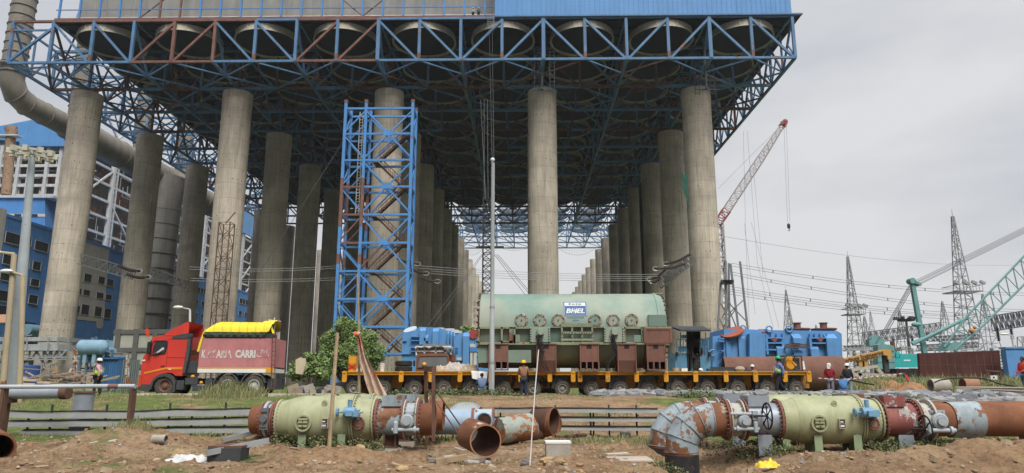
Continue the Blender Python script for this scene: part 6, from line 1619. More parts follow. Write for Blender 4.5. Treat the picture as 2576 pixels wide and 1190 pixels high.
for dx, du in ((-.05, -6), (.02, 3)): mb.bar((px_+dx, 34.25, zs[7]), P(1232+du, 120, 60), .03, .03)
single('hoist_wire', 'cable', 'pair of thin steel hoist wires rising from the pole head to the platform', dark_st, lambda m2: [m2.tube((px_+dx, 34.25, zs[7]+.1), P(1234+du, 50, YF-1.5), .016, n=4) for dx, du in ((-.05, -4), (.04, 4))])
single('white_rod', 'rod', 'thin tilted white rod planted in the soil right of the open elbow', M('rod_grey', (.52,.52,.49), .6), lambda mb: mb.path([P(1333, 1175, 14), P(1339, 1080, 14.2), P(1346, 980, 14.5), P(1355, 880, 14.8)], [.014, .013, .012, .011], 8))
single('wooden_stake', 'stake', 'weathered wooden stake leaning before the left green tank', wood, lambda mb: mb.path([P(828, 1132, 16.0), P(836, 1010, 16.2), P(849, 838, 16.5)], [.045, .045, .04], 6))
def bam(mb):
    mb.path([P(904, 1020, 24.5), P(903, 900, 24.5), P(902, 780, 24.5), P(899, 690, 24.5)], [.05, .045, .04, .03], 8)
single('bamboo_pole', 'pole', 'tall thin bamboo pole carrying the faded cloth behind the green tank', wood, bam)
mb = MB(); rows_ = [((893,842),(905,838)), ((898,850),(908,850)), ((899,880),(921,896)), ((902,910),(935,920)), ((915,945),(950,950)), ((922,970),(962,972)), ((930,992),(976,998))]
vs = []; m_ = 14
for k in range(25):
    t = k/24*(len(rows_)-1); i = min(int(t), len(rows_)-2); f = t-i
    l = (rows_[i][0][0]*(1-f)+rows_[i+1][0][0]*f, rows_[i][0][1]*(1-f)+rows_[i+1][0][1]*f); r_ = (rows_[i][1][0]*(1-f)+rows_[i+1][1][0]*f, rows_[i][1][1]*(1-f)+rows_[i+1][1][1]*f)
    for j in range(m_+1): u = j/m_; p = P(l[0]+(r_[0]-l[0])*u, l[1]+(r_[1]-l[1])*u, 24.3+.09*math.sin(u*14+k*.25)*min(1, k/5)); vs.append(p)
mb.add(vs, [(k*(m_+1)+j, k*(m_+1)+j+1, (k+1)*(m_+1)+j+1, (k+1)*(m_+1)+j) for k in range(24) for j in range(m_)]); mb.path([P(892+3*i, 842-2*(i % 2), 24.2) for i in range(5)], .09, 8)
tag(mb.build('hanging_cloth', M('faded_red_cloth', (.56,.40,.30), .95, var=.1, sc_=3, rust=.36, rsc=2.0, rcol=(.55,.13,.07)), ang=80), 'faded white and red cloth knotted to the bamboo pole and spread to the ground', 'cloth')
t = thing('goal_frame', 'rusty frame of two steel posts and a crossbar at the left pipe end', 'frame', P(1086, 1100, 17.8))
def C2(x, y, Y): return A2(x, y, Y)
mb = MB(); mb.bar(C2(1466, 420, 18.4), C2(1474, 985, 18.4), .09, .09); mb.bar(C2(1522, 420, 16.4), C2(1522, 960, 16.4), .075, .08); mb.build('post', rust_m, t, smooth=False)
mb = MB(); mb.bar(C2(1462, 432, 18.4), C2(1530, 432, 16.4), .08, .13); mb.build('crossbar', rust_m, t, smooth=False)
mb = MB(); mb.tube(C2(1478, 575, 18.3), C2(1728, 945, 17), .016, n=6); mb.tube(C2(1530, 575, 16.4), C2(1748, 885, 16.8), .016, n=6); mb.build('stay_rod', rust_m, t)
# ---------------- people ----------------
skin_m = M('skin', (.17,.085,.05), .6, var=.1); hair_m = M('hair', (.015,.012,.01), .7)
def skinned(name, vs, es, rs, mat, parent, sub=1):
    me = bpy.data.meshes.new(name); bm = bmesh.new(); lay = bm.verts.layers.skin.verify()
    bv = []
    for i, (p, r) in enumerate(zip(vs, rs)):
        v = bm.verts.new(p); rr = r if isinstance(r, tuple) else (r, r); v[lay].radius = rr; v[lay].use_root = (i == 0); bv.append(v)
    for a, b in es: bm.edges.new((bv[a], bv[b]))
    bm.to_mesh(me); bm.free(); me.materials.append(mat)
    o = bpy.data.objects.new(name, me); COL.objects.link(o); o.parent = parent
    m = o.modifiers.new('Skin', 'SKIN'); m.use_smooth_shade = True
    s = o.modifiers.new('Subdivision', 'SUBSURF'); s.levels = sub; s.render_levels = sub
    return o
BASE = dict(pel=(0,0,.93), wai=(0,0,1.08), che=(0,0,1.28), nec=(0,.01,1.46), hd0=(0,-.01,1.53), hd1=(0,-.02,1.61), hd2=(0,0,1.69),
    shL=(.175,0,1.40), elL=(.225,.03,1.14), wrL=(.235,-.06,.90), shR=(-.175,0,1.40), elR=(-.225,.03,1.14), wrR=(-.235,-.06,.90),
    hiL=(.09,0,.88), knL=(.10,-.02,.48), anL=(.10,.03,.09), toL=(.115,-.15,.04), hiR=(-.09,0,.88), knR=(-.10,-.02,.48), anR=(-.10,.03,.09), toR=(-.115,-.15,.04))
def human(label, loc, rz, pose=None, shirt=(.3,.3,.3), trousers=(.03,.035,.05), hat=None, vest=None, shoes=(.03,.025,.02), s=1.0, shirt_m=None, scarf=None, hair=True, group=None, upper_only=False):
    J = {k: Vector(v) for k, v in {**BASE, **(pose or {})}.items()}
    root = thing('person', label, 'person', loc, rz, group); root.scale = (s, s, s)
    K_ = list(J); ix = {}
    vs = []; rs = []; es = []
    def av(k, r, p=None):
        ix[k] = len(vs); vs.append(J[k] if p is None else p); rs.append(r)
    av('pel', (.13,.10)); av('wai', (.12,.09)); av('che', (.145,.10)); av('nec', (.055,.055)); av('hd0', (.065,.075)); av('hd1', (.078,.092)); av('hd2', (.06,.07))
    for a, b in (('pel','wai'),('wai','che'),('che','nec'),('nec','hd0'),('hd0','hd1'),('hd1','hd2')): es.append((ix[a], ix[b]))
    fwd = Vector((0,-1,0))
    av('nose', (.014,.02), J['hd1']+Vector((0,-.105,-.015))); es.append((ix['hd1'], ix['nose']))
    for sd in 'LR':
        av('sh'+sd, .055); av('el'+sd, .042); av('wr'+sd, .027); es += [(ix['che'], ix['sh'+sd]), (ix['sh'+sd], ix['el'+sd]), (ix['el'+sd], ix['wr'+sd])]
        d = (J['wr'+sd]-J['el'+sd]).normalized(); sg = 1 if sd == 'L' else -1
        side = d.cross(Vector((sg,0,0))).normalized() if abs(d.x) < .9 else Vector((0,-1,0))
        pal = J['wr'+sd]+d*.07; av('pa'+sd, (.034,.022), pal); es.append((ix['wr'+sd], ix['pa'+sd]))
        for f in range(4):
            b = pal+side*(.027*(1.5-f)*.8)+d*.022; l = (.034, .04, .037, .028)[f]
            k1 = len(vs); vs.append(b); rs.append(.0095); k2 = k1+1; vs.append(b+d*l-Vector((sg*.006,0,0))); rs.append(.0085); vs.append(b+d*l*1.8-Vector((sg*.018,0,0))); rs.append(.007); es += [(ix['pa'+sd], k1), (k1, k2), (k2, k2+1)]
        k1 = len(vs); vs.append(J['wr'+sd]+d*.05+side*.038); rs.append(.011); vs.append(J['wr'+sd]+d*.085+side*.05); rs.append(.009); es += [(ix['wr'+sd], k1), (k1, k1+1)]
        if not upper_only:
            av('hi'+sd, .085); av('kn'+sd, .056); av('an'+sd, .038); av('to'+sd, (.04,.026)); es += [(ix['pel'], ix['hi'+sd]), (ix['hi'+sd], ix['kn'+sd]), (ix['kn'+sd], ix['an'+sd]), (ix['an'+sd], ix['to'+sd])]
    body = skinned('body', vs, es, rs, skin_m, root)
    # eyes
    mb = MB()
    for dx in (-.032, .032): mb.sphere(J['hd1']+Vector((dx, -.094, .012)), .011, n=6, k=4)
    mb.build('eye', M('eye_dark', (.02,.015,.01), .3), root, local=True)
    sm_ = shirt_m or M('shirt_fabric', shirt, .9, var=.15, sc_=6)
    def sk(name, keys, edges, rad_, mat):
        return skinned(name, [J[k] for k in keys], [(keys.index(a), keys.index(b)) for a, b in edges], rad_, mat, root)
    ks = ['che','wai','pel','shL','elL','wrL','shR','elR','wrR']
    sk('shirt', ks, [('che','wai'),('wai','pel'),('che','shL'),('shL','elL'),('elL','wrL'),('che','shR'),('shR','elR'),('elR','wrR')], [(.19,.145),(.175,.14),(.175,.145),.088,.07,.05,.088,.07,.05], sm_)
    if not upper_only:
        ks = ['pel','hiL','knL','anL','hiR','knR','anR']
        sk('trousers', ks, [('pel','hiL'),('hiL','knL'),('knL','anL'),('pel','hiR'),('hiR','knR'),('knR','anR')], [(.165,.135),.115,.085,.065,.115,.085,.065], M('trouser_fabric', trousers, .9, var=.2, sc_=5))
        for sd in 'LR': skinned('shoe', [J['an'+sd]+Vector((0,.02,-.03)), J['to'+sd]], [(0,1)], [(.052,.045),(.045,.035)], M('shoe_leather', shoes, .7), root)
    if vest:
        vm_ = M('vest_fabric', vest, .8, var=.08)
        skinned('vest', [J['che'], J['wai'], J['pel']+Vector((0,0,.03))], [(0,1),(1,2)], [(.215,.20),(.20,.19),(.20,.185)], vm_, root)
        mb = MB()
        for dx in (-.09, .09):
            mb.bar(J['wai']+Vector((dx,-.19,0)), J['che']+Vector((dx,-.19,.05)), .04, .01); mb.bar(J['wai']+Vector((dx,.19,0)), J['che']+Vector((dx,.19,.05)), .04, .01)
        mb.build('reflective_band', M('reflective_silver', (.6,.6,.55), .4), root, local=True, smooth=False)
    h = J['hd1']; up = (J['hd2']-J['hd0']).normalized(); q = up.to_track_quat('Z', 'Y').to_matrix()
    if hat:
        mb = MB(); mb.lathe([(.10,0),(.122,.0),(.125,.02),(.118,.06),(.098,.10),(.06,.128),(.001,.138)], (0,0,0), 'Z', 20)
        mb.add([(.075*math.cos(a)*1.3, -.10-.065*abs(math.sin(a)), .004) for a in [j*math.pi/8 for j in range(9)]]+[(.1,-.06,.012),(-.1,-.06,.012)][::-1], [list(range(11))])
        mb.xf(Matrix.Translation(h+up*.035+Vector((0,.012,0))) @ q.to_4x4()); mb.build('hard_hat', M('hat_shell', hat, .35, var=.05, spec=.5), root, local=True)
    elif scarf:
        mb = MB(); mb.lathe([(.1,-.08),(.118,-.02),(.12,.03),(.105,.08),(.06,.115),(.001,.125)], (0,0,0), 'Z', 16); mb.box((.02,.09,-.1), (.15,.05,.2)); mb.xf(Matrix.Translation(h+up*.03+Vector((0,.015,0))) @ q.to_4x4()); mb.build('head_scarf', M('scarf_white', scarf, .9), root, local=True)
    if hair:
        mb = MB(); mb.sphere(h+Vector((0,.022,.012)), .1, sq=(.92,.95,1.05), n=14, k=9); mb.build('hair', hair_m, root, local=True)
    return root
def at(u, vfoot, Y): p = P(u, vfoot, Y); return p
def foot(u, Y, ref=900): x = P(u, ref, Y).x; return (x, Y, g(x, Y))
WALK = dict(hiL=(.09,0,.88), knL=(.10,-.16,.50), anL=(.10,-.20,.11), toL=(.11,-.37,.06), hiR=(-.09,0,.88), knR=(-.10,.06,.48), anR=(-.10,.34,.17), toR=(-.11,.20,.05), elL=(.22,.12,1.16), wrL=(.22,.10,.90), elR=(-.22,-.04,1.13), wrR=(-.2,-.2,.95))
LF = rad(-90)    # facing the left side of the picture
human('man in yellow safety vest and white hard hat walking beside the road at left', foot(252, 34.4), LF+.2, {**WALK, 'knL': (.10,-.06,.49), 'anL': (.10,-.06,.09), 'toL': (.11,-.22,.04), 'anR': (-.10,.14,.09), 'toR': (-.11,0,.04)}, shirt=(.55,.33,.36), trousers=(.02,.02,.025), hat=(.75,.74,.70), vest=(.50,.85,.03), s=1.02)
def checks(name, a, b, sc):
    def ex(n, l, tc, c, nz, mixc, ramp):
        w1 = n.new('ShaderNodeTexWave'); w1.inputs['Scale'].default_value = sc; w1.bands_direction = 'X'; l.new(tc.outputs['Object'], w1.inputs[0])
        w2 = n.new('ShaderNodeTexWave'); w2.inputs['Scale'].default_value = sc; w2.bands_direction = 'Z'; l.new(tc.outputs['Object'], w2.inputs[0])
        return mixc(ramp(w1.outputs[1], .5, .6, (0,0,0), (.5,.5,.5)), mixc(ramp(w2.outputs[1], .5, .6, (0,0,0), (.6,.6,.6)), c, b), b)
    return M(name, a, .9, var=.05, extra=ex)
CR = dict(pel=(0,.12,.34), wai=(0,.1,.50), che=(0,-.02,.70), nec=(0,-.07,.87), hd0=(0,-.1,.94), hd1=(0,-.12,1.01), hd2=(0,-.11,1.09), shL=(.175,-.03,.81), elL=(.22,-.2,.62), wrL=(.16,-.38,.66), shR=(-.175,-.03,.81), elR=(-.22,-.2,.62), wrR=(-.14,-.38,.68),
    hiL=(.1,.1,.30), knL=(.18,-.26,.50), anL=(.14,-.12,.10), toL=(.15,-.3,.04), hiR=(-.1,.1,.30), knR=(-.18,-.26,.50), anR=(-.14,-.12,.10), toR=(-.15,-.3,.04))
human('man in a blue checked shirt crouching with his back turned by the grey pole', foot(1213, 35.4), math.pi+.1, CR, shirt_m=checks('blue_checks', (.06,.11,.22), (.25,.32,.45), 22), trousers=(.08,.13,.18), s=1.0)
human('man in a brown checked shirt and yellow hard hat facing the stator', foot(1317, 36.0), math.pi, dict(elL=(.25,-.06,1.14), wrL=(.17,-.3,1.10), elR=(-.25,-.06,1.14), wrR=(-.17,-.3,1.08)), shirt_m=checks('brown_checks', (.20,.10,.06), (.34,.2,.12), 20), trousers=(.025,.035,.055), hat=(.75,.45,.02), s=1.03)
human('man in a green hard hat and green vest walking left before the right trailer', foot(1957, 35.0), LF, {**WALK, 'nec': (0,-.0,1.46)}, shirt=(.16,.20,.42), trousers=(.02,.025,.035), hat=(.01,.36,.13), vest=(.42,.62,.25), s=1.06)
human('man in a white hard hat behind the right trailer, only his head showing', (P(1892, 918, 43.5).x, 43.5, ZR), .3, None, shirt=(.2,.15,.12), hat=(.75,.75,.72), s=1.0)
human('bending man in a white hard hat low behind the trailer beside the blue machine', (P(1754, 927, 43.3).x, 43.3, ZR-.12), .9, dict(che=(0,-.08,1.26), nec=(0,-.15,1.40), hd0=(0,-.19,1.45), hd1=(0,-.22,1.51), hd2=(0,-.22,1.59)), shirt=(.25,.2,.18), hat=(.72,.72,.70), s=1.0)
human('man in a dark red shirt and white head cloth standing right of the trailer', foot(2083, 39.0), -.35, dict(elL=(.25,.06,1.15), wrL=(.27,-.02,.92)), shirt=(.23,.015,.025), trousers=(.17,.17,.24), scarf=(.65,.62,.58), s=1.0)
human('man in a black shirt and white hard hat standing behind the seated man in blue', foot(2128, 38.5), math.pi-.5, None, shirt=(.022,.024,.03), trousers=(.2,.3,.42), hat=(.72,.72,.70), s=.98)
human('man in a blue shirt sitting on the stones with his back to the camera', foot(2114, 35.6), math.pi-.3, CR, shirt=(.07,.17,.36), trousers=(.06,.1,.18), s=.95)
human('man in a bright red shirt with dark hair at the right edge walking left', foot(2571, 34.6), LF+.3, {**WALK, 'wrL': (.15,-.32,1.05), 'elL': (.22,-.02,1.13)}, shirt=(.55,.05,.035), trousers=(.08,.14,.25), s=1.04)
for u, lab in ((1190, 'tiny worker left of two standing on the high platform edge beside the ladder'), (1204, 'tiny worker right of two standing on the high platform edge beside the ladder')):
    human(lab, (P(u, 40, YF+1).x, YF+.9, ZTOP+.5), 0, None, shirt=(.35,.34,.33) if u == 1190 else (.12,.11,.11), hat=(.7,.7,.68), s=1.0)
dr = human('driver in a white shirt leaning at the side window of the red truck', (kx(430)+.05, YK+.13, kz(560)-.88), LF+.5, dict(hd0=(0,-.1,1.40), hd1=(0,-.14,1.46), hd2=(0,-.14,1.54), nec=(0,-.05,1.32), che=(0,0,1.16), shL=(.175,0,1.26), shR=(-.175,0,1.26), elL=(.2,-.2,1.08), wrL=(.15,-.32,1.02), elR=(-.2,0,1.05), wrR=(-.2,-.1,1.0), wai=(0,0,1.0), pel=(0,0,.95)), shirt=(.45,.45,.45), upper_only=True, s=.9)
# ---------------- left yard ----------------
z1c = conv(.3362, 0, 1200)
def Y1(x, y, Y): return P(*z1c(x, y), Y)
YL = 62
rk = thing('pipe_rack', 'galvanised steel pipe rack with long grey cable ducts before the leftmost column', 'rack', P(150, 950, YL))
mb = MB()
for (y0, y1, dy) in ((440, 490, 0), (525, 595, 0), (590, 604, -.15)):
    a, b = Y1(-60, y1, YL), Y1(690, y0, YL); mb.bx(a.x, b.x, YL+dy, YL+1.6+dy, a.z, b.z)
    c = Y1(1075, y0+28, 78); c2 = Y1(1075, y1+18, 78)
    mb.add([(b.x, YL+dy, a.z), (c.x, 78, c2.z), (c.x, 78, c.z), (b.x, YL+dy, b.z), (b.x-1.2, YL+1.6, a.z), (c.x-1.2, 79, c2.z), (c.x-1.2, 79, c.z), (b.x-1.2, YL+1.6, b.z)], [(0,1,2,3),(4,5,6,7),(0,1,5,4),(3,2,6,7)])
mb.build('cable_duct', M('dull_zinc', (.36,.38,.38), .6, var=.12, streak=.3), rk, smooth=False)
mb = MB()
for x in (40, 320, 575, 690): mb.bar(Y1(x, 440, YL-.1), Y1(x, 600, YL-.1), .1, .1)
for x in (60, 310, 550, 645):
    p = Y1(x, 600, YL+.1); 
    for d in (-.28, .28): mb.bar((p.x+d, YL+.2, .9), (p.x+d, YL+.2, p.z), .12, .12)
    for q in range(12): mb.bar((p.x-.28, YL+.2, 1+q*.42), (p.x+.28, YL+.2, 1.1+q*.42), .07, .07)
    mb.bar((p.x, YL+.2, p.z-1.3), (p.x-1, YL+.2, p.z), .14, .14); mb.bar((p.x, YL+.2, p.z-1.3), (p.x+1, YL+.2, p.z), .14, .14)
mb.bar(Y1(-60, 690, YL), Y1(800, 680, YL), .12, .12); mb.bar(Y1(-60, 715, YL), Y1(800, 705, YL), .1, .1)
mb.build('frame', M('rack_steel', (.26,.28,.28), .6, rust=.3), rk, smooth=False)
ho = thing('rack_cabin', 'low grey concrete building standing under the pipe rack at the left', 'building', P(100, 950, 66))
mb = MB(); a, b = Y1(150, 830, 66), Y1(800, 610, 66); mb.bx(P(-60, 900, 66).x, P(265, 900, 66).x, 66, 72, .8, b.z); mb.build('wall', concrete2, ho, smooth=False)
mb = MB(); a, b = Y1(180, 860, 65.9), Y1(395, 715, 65.9); mb.bx(a.x, b.x, 65.9, 65.98, a.z, b.z); mb.build('door_opening', dark_in, ho, smooth=False)
single('blue_drum', 'drum', 'dark blue plastic drum standing under the pipe rack', M('drum_blue', (.03,.08,.25), .5), lambda mb: mb.cyl([(.78, 1), (.8, 1.1), (.8, Y1(0, 775, 60).z-.05), (.76, Y1(0, 775, 60).z)], (Y1(350, 800, 60).x, 60, 0), 'Z', 20))
cl = thing('cooler_skid', 'pale blue pipework skid with a horizontal vessel right of the pipe rack', 'machine', P(250, 960, 58))
cb_ = M('cooler_blue', (.22,.36,.46), .5, var=.15, rust=.15); YS = 58
mb = MB(); a, b = Y1(965, 565, YS), Y1(1230, 565, YS); r_ = .62; mb.lathe([(.01, a.x-.3), (r_*.7, a.x-.2), (r_, a.x), (r_, b.x), (r_*.7, b.x+.2), (.01, b.x+.3)], (0, YS, a.z), 'X', 26)
for x in (1040, 1150): p = Y1(x, 600, YS); mb.bx(p.x-.15, p.x+.15, YS-.3, YS+.3, p.z-1.0, p.z)
mb.prism([(Y1(x, y, YS+1).x, Y1(x, y, YS+1).z) for x, y in [(1230,500),(1310,480),(1310,570),(1350,580),(1350,640),(1240,630)]], YS+.5, YS+1.5)
mb.build('vessel', cb_, cl)
mb = MB()
cb2 = M('pipe_dark_blue', (.10,.17,.24), .6, var=.4, rust=.2)
for i in range(46):
    x = R.uniform(860, 1340); y = R.uniform(620, 900); p = Y1(x, y, YS+R.uniform(0, 2)); k = R.randrange(3); l_ = R.uniform(.8, 2.2)
    d = [(l_, 0, 0), (0, 0, l_*.8), (0, l_, 0)][k]; mb.tube(p, p+Vector(d), R.choice((.06, .1, .16)), n=8)
mb.bar(Y1(880, 605, YS), Y1(1340, 605, YS), .14, .14)
for x in (900, 1050, 1240, 1340): mb.bar(Y1(x, 605, YS), (Y1(x, 605, YS).x, YS, .9), .14, .14)
mb.build('pipework', cb2, cl)
single('blue_tank', 'tank', 'ribbed blue tank behind the man in the yellow vest', M('tank_blue', (.05,.15,.32), .6, streak=.35, rust=.1), lambda mb: [mb.bx(Y1(1290, 0, 55).x, Y1(1490, 0, 55).x, 55, 57, 1.5, Y1(0, 705, 55).z)]+[mb.bx(Y1(1300+q*26, 0, 55).x, Y1(1306+q*26, 0, 55).x, 54.93, 54.99, 1.6, Y1(0, 712, 55).z) for q in range(8)]+[mb.bx(Y1(1285, 0, 55).x, Y1(1495, 0, 55).x, 54.8, 57.2, Y1(0, 704, 55).z, Y1(0, 690, 55).z)]+[mb.bx(Y1(x, 0, 55).x, Y1(x+10, 0, 55).x, 55, 55.3, .9, 1.49) for x in (1300, 1390, 1475)], smooth=False)
YW = 70
ps_ = thing('panel_building', 'unfinished building of grey frames and pale infill panels behind the truck cab', 'building', P(370, 940, YW))
mb = MB()
a = P(288, 830, YW); b = P(436, 830, YW); zt_ = P(360, 828, YW).z
for u in (292, 338, 386, 432): x = P(u, 900, YW).x; mb.bx(x-.24, x+.24, YW-.15, YW+.3, .8, zt_)
for v in (835, 880, 922): z = P(360, v, YW).z; mb.bx(a.x, b.x+.3, YW-.14, YW+.28, z-.2, z+.2)
mb.build('frame', M('frame_grey', (.10,.10,.095), .8), ps_, smooth=False)
mb = MB(); mb.bx(a.x, b.x, YW, YW+1, .8, zt_-.05); mb.build('infill_panel', M('infill', (.34,.34,.28), .85, var=.12), ps_, smooth=False)
single('sheet_fence', 'fence', 'dull green corrugated sheet fence left of the red truck', M('fence_green', (.17,.2,.19), .7, streak=.3), lambda mb: [mb.bx(Y1(1545+q*11, 0, 50).x, Y1(1551+q*11, 0, 50).x, 50-.05*(q % 2), 50.04, .9, Y1(0, 710, 50).z) for q in range(17)]+[mb.bx(Y1(1545, 0, 50).x, Y1(1735, 0, 50).x, 50.05, 50.1, .9, Y1(0, 710, 50).z)], smooth=False)
for i, (x, y0, y1, w, lab) in enumerate(((890, 570, 985, .13, 'rust streaked steel post standing left of the man in the yellow vest'), (1510, 655, 985, .12, 'rust streaked steel post near the front of the red truck'))):
    single('steel_post', 'post', lab, [M('post_paint', (.45,.43,.4), .7, rust=.6, rsc=4)], lambda mb: (mb.bar(Y1(x-10, y1, 46), Y1(x+5, y0, 46), w, w), mb.bar(Y1(x+18, y1, 46), Y1(x+24, y0+30, 46), w*.5, w*.5), mb.bar(Y1(x-12, y1, 46), Y1(x+60, y1+2, 46), w, w)), smooth=False)
# timber and rubble heap
hp = thing('timber_heap', 'heap of broken timber, boards and cream slabs behind the long grey rail pipe', 'heap', P(140, 975, 42))
mb = MB()
for q in range(75):
    u = R.gauss(130, 55); t = max(0, 1-abs(u-120)/125); v = R.uniform(955-38*t, 978); p = P(u, v, R.uniform(40, 44)); a = R.uniform(0, 3.14); l_ = R.uniform(.5, 2.0)
    mb.bar(p, p+Vector((math.cos(a)*l_, math.sin(a)*l_*.4, R.uniform(-.2, .5)*l_*.5)), R.uniform(.05, .13), R.uniform(.04, .1), R.choice((0, 0, 1, 2)))
mb.build('timber', [wood, M('dark_timber', (.10,.07,.05), .9, var=.3), M('grey_timber', (.25,.23,.2), .9, var=.3)], hp, smooth=False)
mb = MB()
for x, y, w, h, rz in ((190,960,120,70,-.5),(260,940,120,60,.5),(400,955,170,34,.05),(370,1000,190,40,.1),(570,985,150,30,.1),(120,990,60,60,.8),(760,1010,170,36,-.05)):
    p = Y1(x, y, 40.3); s_ = .3362/1.59*sc(40.3); mb.box(p, (w*s_, .9, h*s_*.75), rz, ry=rz*.6)
mb.build('slab', M('cream_slab', (.48,.40,.30), .9, var=.15), hp, smooth=False)
mb = MB(); a, b = Y1(640, 890, 41), Y1(995, 845, 41); mb.bar(a, b, .1, .06); mb.bar(Y1(880, 935, 41), Y1(1140, 875, 41), .08, .06); mb.bar(Y1(675, 870, 42), Y1(682, 788, 42), .1, .1); mb.bar(Y1(860, 995, 41), Y1(1080, 965, 41), .1, .1); mb.build('plank', M('orange_plank', (.38,.24,.14), .9), hp, smooth=False)
# tall lamp masts at the left edge
def mast(label, foot_, top, r0, r1, mat, arm=None, Y=30, name='lamp_mast'):
    t = thing(name, label, 'street lamp', P(*foot_, Y)); mb = MB(); a, b = P(*foot_, Y), P(*top, Y); mb.path([(a.x, Y, a.z-.6), (a.x+(b.x-a.x)*.5, Y, (a.z+b.z)/2), (b.x, Y, b.z)], [r0, (r0+r1)/2, r1], 14); mb.build('shaft', mat, t)
    if arm:
        mb = MB(); c = P(*arm, Y-.2); mb.path([(b.x, Y, b.z-.1), (b.x, Y, b.z+.02), c], r1*.6, 8); mb.build('arm', mat, t)
        mb = MB(); mb.sphere(c+Vector((-.1,0,0)), .22 if Y < 40 else .26, sq=(1.3,.6,.42), n=14, k=8); mb.build('lamp_head', white_p, t)
    return t
tan = M('tan_pole', (.40,.33,.22), .7, var=.12, rust=.2, rsc=1); gp = M('mast_grey', (.33,.37,.38), .6, var=.1, rust=.1)
mm = mast('tallest grey mast at the left with a round crown of floodlights', (30, 985), (81, 396), .30, .13, gp, None, 31)
c = P(81, 388, 31); mb = MB()
mb.lathe([(.75, 0), (.8, 0), (.8, .1), (.75, .1)], (c.x, 31, c.z), 'Z', 22)
for j in range(10):
    a = j*math.tau/10; mb.box((c.x+.85*math.cos(a), 31+.85*math.sin(a), c.z+.02), (.3,.2,.26), a); mb.bar((c.x, 31, c.z), (c.x+.8*math.cos(a), 31+.8*math.sin(a), c.z+.05), .05, .05)
mb.build('floodlight_crown', M('cream_lamp', (.5,.48,.38), .6), mm)
mast('tan lamp pole at the far left edge, its arm running out of frame', (8, 985), (36, 640), .13, .11, tan, (-8, 634), 30)
mast('tan lamp pole left of the leftmost column with a white lamp head on its arm', (52, 985), (57, 694), .12, .1, tan, (22, 682), 30)
mast('slim street lamp standing behind the red truck cab', (477, 900), (478, 779), .08, .07, white_st, (452, 773), 46)
single('orange_sign', 'sign', 'pale orange painted box edge at the left border', M('salmon', (.6,.36,.24), .7), lambda mb: mb.bx(P(-20, 800, 40).x, P(21, 800, 40).x, 40, 40.6, P(0, 811, 40).z, P(0, 791, 40).z), smooth=False)

# the truck stands slightly turned, its tail farther from the camera
pv = Vector((kx(170), YK, ZR)); Rm = Matrix.Rotation(rad(6), 3, 'Z'); ks_ = Vector((.935, 1, 1.02))
for o in (tk, dr, fl): o.location = pv+Rm @ ((o.location-pv)*ks_); o.rotation_euler.z += rad(6); o.scale = o.scale*ks_
# ---------------- switchyard and cranes on the right ----------------
z6 = conv(.5546, 3400, 900); zq = conv(.5883, 2800, 800)
def S6(x, y, Y): return P(*z6(x, y), Y)
def SQ(x, y, Y): return P(*zq(x, y), Y)
tow = M('tower_steel', (.33,.335,.35), .6, var=.15)
def tower(label, x, ytop, ybody, ybase, wtop, wbase, Y, conv_, plat=None, spike=True, cw=.11, n=14, group='lightning and line towers of the switchyard', full=False):
    """square lattice tower; x, y in pixel units of conv_"""
    p = P(*conv_(x, ybody), Y); xx = p.x; zb = p.z; s_ = (P(*conv_(x+1, ybody), Y)-P(*conv_(x, ybody), Y)).length
    zbase = P(*conv_(x, ybase), Y).z; k = (wbase-wtop)/(zb-zbase)
    w0 = (wtop+k*(zb-.9))*s_
    t = thing('lattice_tower', label, 'tower', (xx, Y, .9), 0, group)
    mb = MB(); lattice(mb, (xx, Y, .9), (xx, Y, zb), w0, wtop*s_, n, cw, cw*.55); mb.build('lattice', tow, t, smooth=False)
    mb = MB(); mb.tube((xx, Y, zb-1), (xx, Y, P(*conv_(x, ytop), Y).z), cw*.45, cw*.2, n=6); mb.build('spike', tow, t)
    if plat:
        z = P(*conv_(x, plat[0]), Y).z; h = plat[1]*s_/2; mb = MB()
        for zz in (z, z+1.1): 
            for a, b in (((-h,-h),(h,-h)),((h,-h),(h,h)),((h,h),(-h,h)),((-h,h),(-h,-h))): mb.bar((xx+a[0], Y+a[1], zz), (xx+b[0], Y+b[1], zz), .16, .16 if zz == z else .08)
        for i in range(9):
            d = -h+2*h*i/8; mb.bar((xx+d, Y-h, z), (xx+d, Y-h, z+1.1), .07, .07)
            mb.bar((xx+d, Y+h, z), (xx+d, Y-h, z), .1, .06)
        for d in (-1, -.3, .4, 1.05): mb.box((xx+d*h, Y-h, z+1.5), (.9, .5, .45), ry=.4)
        mb.build('lamp_platform', tow, t, smooth=False)
    return t
tower('tallest lattice tower at the right with a lamp platform at mid height', 1717, 60, 112, 1010, 12, 118, 130, zq, (628, 168), n=22, cw=.14)
tower('second tallest lattice tower with a lamp platform, right of the longest blue transformer', 1004, 345, 385, 1085, 8, 92, 130, zq, (780, 112), n=20, cw=.13)
tower('slim lattice tower rising behind the middle of the longest blue transformer', 583, 585, 612, 880, 5, 50, 150, zq, n=11)
tower('small lattice tower beside the left end of the lattice gantry beam', 1117, 783, 790, 1085, 5, 78, 140, zq, n=10)
tower('faint needle tower behind the small tower at the gantry end', 1157, 742, 757, 1085, 3, 62, 210, zq, n=12, cw=.1)
tower('lattice tower standing behind the stay ropes of the teal crane', 1355, 742, 752, 1085, 5, 82, 140, zq, n=12)
tower('lattice tower between the teal mast and the tallest tower', 1646, 683, 690, 1030, 5, 80, 140, zq, n=12)
tower('lattice tower crossed by the teal crane boom', 1921, 632, 642, 1030, 6, 100, 130, zq, n=13)
tower('short distant lattice tower close to the right edge', 2140, 980, 988, 1100, 4, 40, 150, zq, n=6)
tower('squat lattice tower with cross beams at the right edge', 2195, 925, 930, 1040, 46, 60, 110, zq, n=5)
